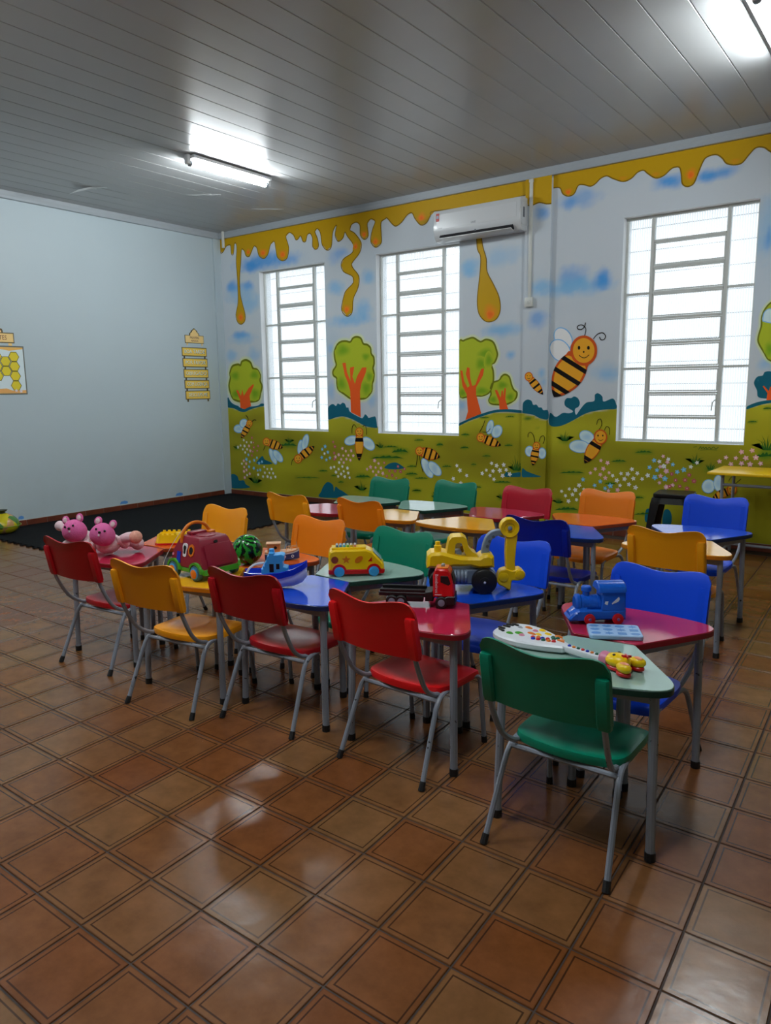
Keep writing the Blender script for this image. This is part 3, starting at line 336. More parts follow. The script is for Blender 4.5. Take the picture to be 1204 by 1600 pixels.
["painted_flowers",2.6,0,[["*","fw",0.0246,[[3.992,0.633],[4.035,0.579],[4.126,0.523],[3.944,0.474],[4.047,0.428],[4.456,0.684],[4.52,0.661],[4.61,0.674],[4.388,0.601],[4.475,0.597],[4.563,0.608],[4.643,0.619],[4.335,0.561],[4.437,0.542],[4.598,0.549],[4.687,0.572],[4.488,0.502]]],["*","fc",0.0069,[[3.992,0.633],[4.035,0.579],[4.126,0.523],[3.944,0.474],[4.047,0.428],[4.456,0.684],[4.52,0.661],[4.61,0.674],[4.388,0.601],[4.475,0.597],[4.563,0.608],[4.643,0.619],[4.335,0.561],[4.437,0.542],[4.598,0.549],[4.687,0.572],[4.488,0.502]]]]],
["painted_flowers",2.6,0,[["*","fp",0.0216,[[5.737,0.777],[5.808,0.756],[5.68,0.685],[5.766,0.693],[5.629,0.641],[5.736,0.63],[5.829,0.655],[5.791,0.598],[5.925,0.482],[5.829,0.466],[6.366,0.849],[6.41,0.795],[6.344,0.744],[6.403,0.704],[6.35,0.653],[6.343,0.584],[6.409,0.543]]],["*","fc",0.006,[[5.737,0.777],[5.808,0.756],[5.68,0.685],[5.766,0.693],[5.629,0.641],[5.736,0.63],[5.829,0.655],[5.791,0.598],[5.925,0.482],[5.829,0.466],[6.366,0.849],[6.41,0.795],[6.344,0.744],[6.403,0.704],[6.35,0.653],[6.343,0.584],[6.409,0.543]]]]],
["painted_flowers",2.6,0,[["*","fw",0.022,[[5.867,0.627],[5.953,0.654],[6.023,0.653],[5.992,0.6],[5.913,0.58],[5.947,0.53],[6.04,0.547],[6.107,0.52],[6.082,0.61],[6.119,0.666],[6.17,0.611],[6.224,0.651],[6.063,0.704],[5.509,0.501],[5.4,0.455],[5.468,0.449],[5.563,0.463],[5.529,0.407],[5.438,0.397],[5.313,0.424],[5.359,0.379],[5.395,0.322],[5.485,0.344],[5.671,0.458],[6.333,0.796],[6.418,0.823],[6.378,0.751]]],["*","fc",0.0062,[[5.867,0.627],[5.953,0.654],[6.023,0.653],[5.992,0.6],[5.913,0.58],[5.947,0.53],[6.04,0.547],[6.107,0.52],[6.082,0.61],[6.119,0.666],[6.17,0.611],[6.224,0.651],[6.063,0.704],[5.509,0.501],[5.4,0.455],[5.468,0.449],[5.563,0.463],[5.529,0.407],[5.438,0.397],[5.313,0.424],[5.359,0.379],[5.395,0.322],[5.485,0.344],[5.671,0.458],[6.333,0.796],[6.418,0.823],[6.378,0.751]]]]],
["painted_flowers",2.6,0,[["*","fb",0.025,[[5.55,0.566],[5.68,0.512],[5.738,0.558],[5.792,0.489],[5.847,0.52],[6.239,0.732],[6.28,0.804],[6.313,0.709],[6.296,0.635],[6.394,0.627]]],["*","fc",0.007,[[5.55,0.566],[5.68,0.512],[5.738,0.558],[5.792,0.489],[5.847,0.52],[6.239,0.732],[6.28,0.804],[6.313,0.709],[6.296,0.635],[6.394,0.627]]]]],
["painted_flowers",2.6,0,[["*","fw",0.023,[[6.632,0.759],[6.687,0.801],[6.375,0.751]]],["*","fc",0.0064,[[6.632,0.759],[6.687,0.801],[6.375,0.751]]]]],
["painted_flowers",2.6,0,[["*","fb",0.0235,[[6.463,0.772],[6.508,0.701],[6.568,0.727],[6.392,0.628],[6.294,0.636]]],["*","fc",0.0066,[[6.463,0.772],[6.508,0.701],[6.568,0.727],[6.392,0.628],[6.294,0.636]]]]],
["painted_flowers",2.6,0,[["*","fp",0.0237,[[6.404,0.704],[6.471,0.568],[6.411,0.548]]],["*","fc",0.0066,[[6.404,0.704],[6.471,0.568],[6.411,0.548]]]]],
["painted_flowers",2.6,0,[["*","fm",0.0223,[[6.457,0.678],[6.496,0.62],[6.585,0.627],[6.669,0.622],[6.621,0.679],[6.54,0.562],[6.608,0.545],[6.444,0.555]]],["*","fc",0.0063,[[6.457,0.678],[6.496,0.62],[6.585,0.627],[6.669,0.622],[6.621,0.679],[6.54,0.562],[6.608,0.545],[6.444,0.555]]]]],
["painted_flowers",2.6,0,[["*","fp",0.0239,[[7.075,0.921],[7.164,0.938],[6.943,0.863],[7.029,0.862],[7.115,0.866],[7.199,0.875],[6.889,0.824],[6.99,0.803],[7.081,0.814],[7.154,0.81],[7.242,0.822]]],["*","fc",0.0067,[[7.075,0.921],[7.164,0.938],[6.943,0.863],[7.029,0.862],[7.115,0.866],[7.199,0.875],[6.889,0.824],[6.99,0.803],[7.081,0.814],[7.154,0.81],[7.242,0.822]]]]],
["painted_bee",3.2,0,[["f","wing",[[0.356,0.987],[0.346,0.965],[0.322,0.947],[0.287,0.934],[0.245,0.928],[0.204,0.932],[0.17,0.943],[0.148,0.961],[0.141,0.982],[0.151,1.004],[0.175,1.023],[0.211,1.036],[0.253,1.041],[0.293,1.037],[0.327,1.026],[0.349,1.008]]],["s","wingo",0.0149,[[0.356,0.987],[0.346,0.965],[0.322,0.947],[0.287,0.934],[0.245,0.928],[0.204,0.932],[0.17,0.943],[0.148,0.961],[0.141,0.982],[0.151,1.004],[0.175,1.023],[0.211,1.036],[0.253,1.041],[0.293,1.037],[0.327,1.026],[0.349,1.008],[0.356,0.987]]],["b","wingo",0.5,[0.249,0.985],0.096,0.051],["f","wing",[[0.432,1.046],[0.413,1.025],[0.385,1.009],[0.353,1.002],[0.321,1.004],[0.295,1.015],[0.278,1.034],[0.273,1.057],[0.281,1.082],[0.3,1.103],[0.328,1.118],[0.36,1.125],[0.392,1.123],[0.418,1.112],[0.434,1.093],[0.439,1.07]]],["s","wingo",0.0148,[[0.432,1.046],[0.413,1.025],[0.385,1.009],[0.353,1.002],[0.321,1.004],[0.295,1.015],[0.278,1.034],[0.273,1.057],[0.281,1.082],[0.3,1.103],[0.328,1.118],[0.36,1.125],[0.392,1.123],[0.418,1.112],[0.434,1.093],[0.439,1.07],[0.432,1.046]]],["b","wingo",0.5,[0.357,1.064],0.073,0.057],["s","blk",0.0102,[[0.461,1.114],[0.443,1.155],[0.409,1.185]]],["s","blk",0.0102,[[0.53,1.088],[0.571,1.119],[0.625,1.117]]],["f","beeo",[[0.424,1.059],[0.395,1.04],[0.369,1.021],[0.347,1.0],[0.329,0.977],[0.313,0.954],[0.301,0.929],[0.293,0.903],[0.288,0.876],[0.291,0.845],[0.291,0.845],[0.333,0.86],[0.365,0.877],[0.395,0.896],[0.42,0.915],[0.443,0.936],[0.461,0.958],[0.477,0.982],[0.489,1.006],[0.497,1.032]]],["f","beey",[[0.409,1.038],[0.371,1.01],[0.34,0.98],[0.319,0.946],[0.305,0.908],[0.301,0.868],[0.315,0.863],[0.366,0.887],[0.407,0.914],[0.439,0.944],[0.463,0.977],[0.479,1.013]]],["F","blk",[[0.385,1.033],[0.38,1.03],[0.376,1.026],[0.372,1.023],[0.368,1.019],[0.364,1.016],[0.473,0.976],[0.476,0.98],[0.478,0.984],[0.48,0.988],[0.482,0.992],[0.484,0.996]]],["F","blk",[[0.329,0.978],[0.326,0.974],[0.323,0.97],[0.321,0.966],[0.318,0.962],[0.316,0.958],[0.424,0.919],[0.428,0.922],[0.432,0.926],[0.436,0.929],[0.439,0.933],[0.443,0.937]]],["F","blk",[[0.296,0.914],[0.295,0.91],[0.293,0.905],[0.292,0.901],[0.291,0.896],[0.29,0.891],[0.352,0.869],[0.357,0.872],[0.363,0.875],[0.368,0.879],[0.373,0.882],[0.378,0.885]]],["F","blk",[[0.288,0.877],[0.288,0.871],[0.287,0.865],[0.287,0.859],[0.288,0.852],[0.291,0.845],[0.291,0.845],[0.302,0.847],[0.311,0.85],[0.319,0.854],[0.326,0.857],[0.334,0.86]]],["f","beeo",[[0.544,1.067],[0.538,1.048],[0.523,1.031],[0.501,1.019],[0.475,1.015],[0.45,1.018],[0.429,1.029],[0.415,1.045],[0.412,1.065],[0.418,1.084],[0.433,1.101],[0.456,1.113],[0.481,1.117],[0.506,1.114],[0.527,1.103],[0.54,1.087]]],["f","beey",[[0.531,1.067],[0.526,1.051],[0.514,1.037],[0.496,1.027],[0.476,1.024],[0.455,1.027],[0.439,1.035],[0.428,1.049],[0.425,1.065],[0.43,1.081],[0.442,1.095],[0.46,1.104],[0.481,1.108],[0.501,1.105],[0.517,1.096],[0.528,1.083]]],["F","blk",[[0.463,1.075],[0.46,1.07],[0.455,1.068],[0.45,1.07],[0.448,1.075],[0.451,1.08],[0.456,1.082],[0.461,1.08]]],["F","blk",[[0.509,1.076],[0.507,1.071],[0.502,1.069],[0.497,1.07],[0.495,1.075],[0.497,1.08],[0.502,1.082],[0.507,1.08]]],["s","blk",0.008,[[0.454,1.049],[0.47,1.042],[0.487,1.042],[0.504,1.052]]]]],
["painted_bee",3.2,0,[["f","wing",[[0.98,0.621],[0.998,0.579],[1.006,0.542],[1.002,0.514],[0.989,0.5],[0.966,0.502],[0.939,0.52],[0.911,0.55],[0.886,0.59],[0.868,0.631],[0.86,0.669],[0.864,0.697],[0.877,0.711],[0.9,0.709],[0.927,0.691],[0.955,0.66]]],["s","wingo",0.0143,[[0.98,0.621],[0.998,0.579],[1.006,0.542],[1.002,0.514],[0.989,0.5],[0.966,0.502],[0.939,0.52],[0.911,0.55],[0.886,0.59],[0.868,0.631],[0.86,0.669],[0.864,0.697],[0.877,0.711],[0.9,0.709],[0.927,0.691],[0.955,0.66],[0.98,0.621]]],["b","wingo",0.5,[0.933,0.605],0.045,0.105],["f","wing",[[1.085,0.647],[1.112,0.617],[1.127,0.586],[1.127,0.56],[1.113,0.543],[1.087,0.537],[1.053,0.543],[1.015,0.56],[0.98,0.586],[0.953,0.616],[0.939,0.647],[0.938,0.673],[0.952,0.69],[0.979,0.696],[1.013,0.69],[1.051,0.673]]],["s","wingo",0.0141,[[1.085,0.647],[1.112,0.617],[1.127,0.586],[1.127,0.56],[1.113,0.543],[1.087,0.537],[1.053,0.543],[1.015,0.56],[0.98,0.586],[0.953,0.616],[0.939,0.647],[0.938,0.673],[0.952,0.69],[0.979,0.696],[1.013,0.69],[1.051,0.673],[1.085,0.647]]],["b","wingo",0.5,[1.033,0.616],0.058,0.088],["s","blk",0.01,[[0.786,0.75],[0.765,0.722],[0.747,0.687]]],["f","beeo",[[0.828,0.764],[0.854,0.746],[0.882,0.731],[0.911,0.72],[0.943,0.712],[0.977,0.709],[1.013,0.709],[1.051,0.712],[1.091,0.72],[1.135,0.736],[1.135,0.736],[1.118,0.767],[1.095,0.789],[1.07,0.808],[1.043,0.823],[1.014,0.834],[0.982,0.842],[0.949,0.846],[0.913,0.847],[0.875,0.844]]],["f","beey",[[0.858,0.759],[0.897,0.736],[0.941,0.722],[0.99,0.717],[1.044,0.721],[1.103,0.735],[1.112,0.75],[1.081,0.786],[1.044,0.811],[1.002,0.828],[0.955,0.836],[0.902,0.835]]],["F","blk",[[0.864,0.739],[0.869,0.737],[0.874,0.735],[0.878,0.732],[0.883,0.73],[0.888,0.728],[0.957,0.846],[0.951,0.846],[0.945,0.847],[0.939,0.847],[0.933,0.847],[0.927,0.847]]],["F","blk",[[0.943,0.712],[0.948,0.712],[0.954,0.711],[0.96,0.71],[0.965,0.71],[0.971,0.709],[1.038,0.825],[1.033,0.827],[1.028,0.829],[1.023,0.831],[1.018,0.833],[1.013,0.834]]],["F","blk",[[1.035,0.71],[1.041,0.711],[1.048,0.712],[1.054,0.713],[1.061,0.714],[1.068,0.715],[1.105,0.78],[1.101,0.784],[1.097,0.787],[1.093,0.791],[1.089,0.794],[1.085,0.797]]],["F","blk",[[1.089,0.719],[1.098,0.721],[1.107,0.724],[1.116,0.727],[1.125,0.73],[1.135,0.736],[1.135,0.736],[1.133,0.745],[1.13,0.751],[1.126,0.757],[1.121,0.763],[1.117,0.768]]],["f","beeo",[[0.889,0.815],[0.882,0.793],[0.865,0.773],[0.84,0.76],[0.812,0.754],[0.784,0.758],[0.76,0.77],[0.745,0.788],[0.741,0.81],[0.748,0.833],[0.765,0.853],[0.79,0.866],[0.818,0.871],[0.846,0.868],[0.869,0.856],[0.884,0.837]]],["f","beey",[[0.874,0.815],[0.868,0.796],[0.855,0.78],[0.835,0.769],[0.812,0.765],[0.79,0.768],[0.771,0.777],[0.759,0.793],[0.756,0.811],[0.761,0.829],[0.775,0.845],[0.795,0.856],[0.818,0.861],[0.84,0.858],[0.859,0.848],[0.87,0.833]]],["F","blk",[[0.798,0.823],[0.795,0.817],[0.789,0.815],[0.784,0.817],[0.782,0.822],[0.784,0.828],[0.79,0.83],[0.796,0.828]]],["F","blk",[[0.849,0.824],[0.847,0.819],[0.841,0.816],[0.835,0.818],[0.833,0.824],[0.836,0.829],[0.842,0.832],[0.847,0.83]]],["s","blk",0.0078,[[0.788,0.794],[0.806,0.786],[0.825,0.786],[0.844,0.797]]]]],
["painted_bee",3.2,0,[["f","wing",[[1.514,0.759],[1.502,0.723],[1.486,0.692],[1.467,0.673],[1.449,0.666],[1.434,0.675],[1.425,0.696],[1.423,0.728],[1.429,0.764],[1.44,0.801],[1.457,0.831],[1.476,0.85],[1.494,0.856],[1.508,0.848],[1.517,0.827],[1.519,0.795]]],["s","wingo",0.0135,[[1.514,0.759],[1.502,0.723],[1.486,0.692],[1.467,0.673],[1.449,0.666],[1.434,0.675],[1.425,0.696],[1.423,0.728],[1.429,0.764],[1.44,0.801],[1.457,0.831],[1.476,0.85],[1.494,0.856],[1.508,0.848],[1.517,0.827],[1.519,0.795],[1.514,0.759]]],["b","wingo",0.5,[1.471,0.762],0.039,0.086],["f","wing",[[1.622,0.822],[1.603,0.783],[1.578,0.75],[1.552,0.73],[1.528,0.725],[1.51,0.736],[1.5,0.762],[1.501,0.798],[1.512,0.839],[1.532,0.879],[1.557,0.911],[1.583,0.931],[1.607,0.936],[1.625,0.925],[1.634,0.899],[1.633,0.863]]],["s","wingo",0.0134,[[1.622,0.822],[1.603,0.783],[1.578,0.75],[1.552,0.73],[1.528,0.725],[1.51,0.736],[1.5,0.762],[1.501,0.798],[1.512,0.839],[1.532,0.879],[1.557,0.911],[1.583,0.931],[1.607,0.936],[1.625,0.925],[1.634,0.899],[1.633,0.863],[1.622,0.822]]],["b","wingo",0.5,[1.568,0.831],0.051,0.097],["s","blk",0.0095,[[1.355,0.597],[1.313,0.568],[1.292,0.5]]],["f","beeo",[[1.487,0.585],[1.526,0.596],[1.563,0.61],[1.597,0.627],[1.628,0.646],[1.656,0.667],[1.681,0.691],[1.703,0.718],[1.722,0.747],[1.735,0.782],[1.735,0.782],[1.687,0.78],[1.645,0.772],[1.606,0.762],[1.569,0.748],[1.535,0.732],[1.504,0.714],[1.475,0.692],[1.449,0.668],[1.426,0.642]]],["f","beey",[[1.513,0.603],[1.568,0.622],[1.615,0.647],[1.655,0.679],[1.688,0.716],[1.714,0.76],[1.703,0.771],[1.64,0.762],[1.584,0.745],[1.535,0.722],[1.492,0.693],[1.456,0.657]]],["F","blk",[[1.541,0.601],[1.547,0.604],[1.553,0.606],[1.559,0.609],[1.565,0.611],[1.571,0.614],[1.482,0.698],[1.477,0.694],[1.472,0.69],[1.468,0.686],[1.463,0.682],[1.459,0.678]]],["F","blk",[[1.627,0.645],[1.632,0.649],[1.637,0.652],[1.642,0.656],[1.646,0.66],[1.651,0.663],[1.563,0.746],[1.558,0.743],[1.552,0.74],[1.546,0.738],[1.54,0.735],[1.535,0.732]]],["F","blk",[[1.694,0.706],[1.698,0.711],[1.701,0.715],[1.705,0.72],[1.708,0.725],[1.712,0.73],[1.663,0.776],[1.656,0.774],[1.649,0.773],[1.642,0.771],[1.635,0.77],[1.628,0.768]]],["F","blk",[[1.722,0.745],[1.725,0.752],[1.729,0.758],[1.732,0.765],[1.734,0.773],[1.735,0.782],[1.735,0.782],[1.723,0.783],[1.713,0.783],[1.704,0.782],[1.694,0.781],[1.685,0.78]]],["f","beeo",[[1.5,0.597],[1.494,0.573],[1.476,0.552],[1.451,0.537],[1.421,0.531],[1.392,0.534],[1.368,0.547],[1.352,0.566],[1.347,0.59],[1.354,0.615],[1.372,0.636],[1.398,0.65],[1.427,0.657],[1.456,0.653],[1.48,0.641],[1.496,0.621]]],["f","beey",[[1.485,0.597],[1.48,0.577],[1.466,0.559],[1.446,0.547],[1.422,0.542],[1.399,0.545],[1.379,0.555],[1.367,0.571],[1.363,0.591],[1.368,0.611],[1.383,0.628],[1.403,0.64],[1.427,0.645],[1.45,0.642],[1.469,0.632],[1.481,0.616]]],["F","blk",[[1.406,0.604],[1.403,0.598],[1.398,0.595],[1.392,0.598],[1.39,0.603],[1.392,0.609],[1.398,0.612],[1.404,0.61]]],["F","blk",[[1.46,0.607],[1.457,0.601],[1.451,0.598],[1.445,0.6],[1.443,0.606],[1.446,0.612],[1.452,0.615],[1.458,0.612]]],["s","blk",0.0074,[[1.397,0.573],[1.415,0.564],[1.434,0.565],[1.454,0.577]]]]],
["painted_bee",3.2,0,[["f","wing",[[2.489,0.91],[2.489,0.888],[2.472,0.864],[2.443,0.843],[2.404,0.828],[2.361,0.82],[2.322,0.822],[2.292,0.832],[2.275,0.85],[2.276,0.872],[2.292,0.896],[2.323,0.917],[2.362,0.932],[2.404,0.939],[2.443,0.938],[2.473,0.927]]],["s","wingo",0.0123,[[2.489,0.91],[2.489,0.888],[2.472,0.864],[2.443,0.843],[2.404,0.828],[2.361,0.82],[2.322,0.822],[2.292,0.832],[2.275,0.85],[2.276,0.872],[2.292,0.896],[2.323,0.917],[2.362,0.932],[2.404,0.939],[2.443,0.938],[2.473,0.927],[2.489,0.91]]],["b","wingo",0.5,[2.383,0.88],0.1,0.05],["f","wing",[[2.751,0.778],[2.723,0.767],[2.686,0.768],[2.647,0.781],[2.61,0.805],[2.583,0.835],[2.569,0.867],[2.571,0.897],[2.587,0.918],[2.616,0.929],[2.653,0.928],[2.693,0.914],[2.728,0.891],[2.755,0.861],[2.769,0.829],[2.767,0.8]]],["s","wingo",0.012,[[2.751,0.778],[2.723,0.767],[2.686,0.768],[2.647,0.781],[2.61,0.805],[2.583,0.835],[2.569,0.867],[2.571,0.897],[2.587,0.918],[2.616,0.929],[2.653,0.928],[2.693,0.914],[2.728,0.891],[2.755,0.861],[2.769,0.829],[2.767,0.8],[2.751,0.778]]],["b","wingo",0.5,[2.67,0.848],0.112,0.055],["s","blk",0.0085,[[2.476,1.048],[2.438,1.088],[2.405,1.046],[2.403,0.97]]],["s","blk",0.0084,[[2.582,1.064],[2.617,1.081],[2.641,1.038],[2.642,0.959]]],["f","beeo",[[2.478,0.97],[2.464,0.931],[2.455,0.891],[2.449,0.852],[2.448,0.813],[2.451,0.774],[2.458,0.735],[2.47,0.696],[2.486,0.657],[2.512,0.619],[2.512,0.619],[2.54,0.659],[2.559,0.699],[2.573,0.739],[2.583,0.778],[2.588,0.817],[2.59,0.856],[2.587,0.895],[2.58,0.933],[2.569,0.972]]],["f","beey",[[2.479,0.935],[2.463,0.879],[2.458,0.822],[2.463,0.765],[2.477,0.709],[2.504,0.653],[2.522,0.654],[2.552,0.712],[2.571,0.769],[2.579,0.825],[2.577,0.882],[2.566,0.937]]],["F","blk",[[2.46,0.916],[2.458,0.906],[2.455,0.896],[2.453,0.886],[2.452,0.876],[2.451,0.866],[2.589,0.869],[2.589,0.879],[2.588,0.889],[2.586,0.899],[2.585,0.909],[2.583,0.919]]],["F","blk",[[2.465,0.712],[2.468,0.702],[2.471,0.692],[2.475,0.682],[2.479,0.673],[2.483,0.663],[2.544,0.665],[2.548,0.675],[2.553,0.685],[2.557,0.696],[2.561,0.706],[2.565,0.716]]],["F","blk",[[2.485,0.658],[2.489,0.65],[2.493,0.642],[2.498,0.634],[2.504,0.626],[2.512,0.619],[2.512,0.619],[2.521,0.627],[2.527,0.636],[2.532,0.644],[2.537,0.652],[2.541,0.661]]],["f","beeo",[[2.591,0.996],[2.585,0.973],[2.571,0.954],[2.549,0.941],[2.523,0.936],[2.497,0.939],[2.476,0.951],[2.462,0.97],[2.457,0.992],[2.463,1.015],[2.478,1.034],[2.5,1.047],[2.526,1.052],[2.551,1.048],[2.572,1.036],[2.586,1.018]]],["f","beey",[[2.578,0.995],[2.573,0.977],[2.561,0.961],[2.544,0.95],[2.523,0.946],[2.503,0.949],[2.486,0.959],[2.474,0.974],[2.471,0.993],[2.475,1.011],[2.487,1.027],[2.505,1.038],[2.525,1.042],[2.546,1.039],[2.563,1.029],[2.574,1.014]]],["F","blk",[[2.508,1.004],[2.506,0.998],[2.501,0.996],[2.496,0.998],[2.494,1.004],[2.496,1.009],[2.501,1.012],[2.506,1.01]]],["F","blk",[[2.555,1.005],[2.553,1.0],[2.548,0.997],[2.543,0.999],[2.541,1.005],[2.543,1.01],[2.548,1.013],[2.553,1.011]]],["s","blk",0.0066,[[2.5,0.975],[2.517,0.967],[2.534,0.967],[2.551,0.978]]]]],
["painted_bee",3.2,0,[["f","wing",[[3.626,0.606],[3.647,0.562],[3.657,0.521],[3.654,0.489],[3.639,0.471],[3.614,0.47],[3.583,0.485],[3.55,0.516],[3.52,0.557],[3.499,0.601],[3.489,0.643],[3.492,0.675],[3.507,0.693],[3.532,0.693],[3.564,0.677],[3.597,0.646]]],["s","wingo",0.0111,[[3.626,0.606],[3.647,0.562],[3.657,0.521],[3.654,0.489],[3.639,0.471],[3.614,0.47],[3.583,0.485],[3.55,0.516],[3.52,0.557],[3.499,0.601],[3.489,0.643],[3.492,0.675],[3.507,0.693],[3.532,0.693],[3.564,0.677],[3.597,0.646],[3.626,0.606]]],["b","wingo",0.5,[3.573,0.581],0.053,0.115],["f","wing",[[3.729,0.619],[3.756,0.589],[3.772,0.557],[3.774,0.529],[3.763,0.509],[3.738,0.499],[3.705,0.502],[3.668,0.517],[3.633,0.542],[3.605,0.572],[3.589,0.605],[3.587,0.633],[3.599,0.653],[3.624,0.663],[3.657,0.659],[3.694,0.644]]],["s","wingo",0.011,[[3.729,0.619],[3.756,0.589],[3.772,0.557],[3.774,0.529],[3.763,0.509],[3.738,0.499],[3.705,0.502],[3.668,0.517],[3.633,0.542],[3.605,0.572],[3.589,0.605],[3.587,0.633],[3.599,0.653],[3.624,0.663],[3.657,0.659],[3.694,0.644],[3.729,0.619]]],["b","wingo",0.5,[3.681,0.581],0.058,0.093],["s","blk",0.0078,[[3.429,0.744],[3.423,0.665],[3.407,0.592]]],["s","blk",0.0078,[[3.46,0.732],[3.475,0.641],[3.511,0.526]]],["f","beeo",[[3.474,0.732],[3.499,0.714],[3.527,0.7],[3.555,0.689],[3.585,0.684],[3.617,0.682],[3.649,0.685],[3.683,0.691],[3.719,0.702],[3.757,0.723],[3.757,0.723],[3.737,0.756],[3.714,0.779],[3.689,0.798],[3.662,0.812],[3.634,0.823],[3.605,0.829],[3.573,0.832],[3.541,0.83],[3.506,0.824]]],["f","beey",[[3.501,0.729],[3.54,0.707],[3.582,0.694],[3.627,0.692],[3.676,0.7],[3.728,0.72],[3.734,0.737],[3.702,0.774],[3.665,0.8],[3.624,0.815],[3.58,0.82],[3.532,0.816]]],["F","blk",[[3.51,0.708],[3.514,0.705],[3.519,0.703],[3.524,0.701],[3.528,0.699],[3.533,0.697],[3.581,0.831],[3.575,0.832],[3.57,0.832],[3.564,0.832],[3.559,0.831],[3.553,0.831]]],["F","blk",[[3.585,0.684],[3.59,0.683],[3.595,0.683],[3.601,0.682],[3.606,0.682],[3.611,0.682],[3.658,0.814],[3.653,0.816],[3.648,0.818],[3.643,0.82],[3.639,0.822],[3.634,0.823]]],["F","blk",[[3.669,0.688],[3.675,0.689],[3.681,0.691],[3.686,0.692],[3.692,0.694],[3.698,0.695],[3.724,0.77],[3.72,0.774],[3.716,0.777],[3.712,0.781],[3.708,0.784],[3.703,0.787]]],["F","blk",[[3.717,0.702],[3.725,0.705],[3.733,0.708],[3.74,0.712],[3.748,0.716],[3.757,0.723],[3.757,0.723],[3.754,0.733],[3.75,0.74],[3.746,0.746],[3.741,0.752],[3.736,0.757]]],["f","beeo",[[3.52,0.787],[3.515,0.765],[3.502,0.747],[3.483,0.734],[3.46,0.729],[3.437,0.732],[3.418,0.743],[3.405,0.761],[3.401,0.782],[3.405,0.803],[3.418,0.822],[3.438,0.834],[3.461,0.839],[3.484,0.836],[3.503,0.825],[3.515,0.807]]],["f","beey",[[3.508,0.786],[3.504,0.769],[3.494,0.753],[3.478,0.743],[3.46,0.739],[3.442,0.741],[3.426,0.751],[3.416,0.765],[3.413,0.782],[3.416,0.8],[3.427,0.815],[3.442,0.825],[3.461,0.83],[3.479,0.827],[3.494,0.818],[3.504,0.803]]],["F","blk",[[3.446,0.793],[3.444,0.788],[3.44,0.786],[3.435,0.788],[3.433,0.793],[3.435,0.798],[3.44,0.801],[3.444,0.799]]],["F","blk",[[3.488,0.795],[3.486,0.79],[3.481,0.787],[3.477,0.789],[3.475,0.795],[3.477,0.8],[3.481,0.802],[3.486,0.8]]],["s","blk",0.0061,[[3.439,0.766],[3.454,0.758],[3.469,0.759],[3.484,0.769]]]]],
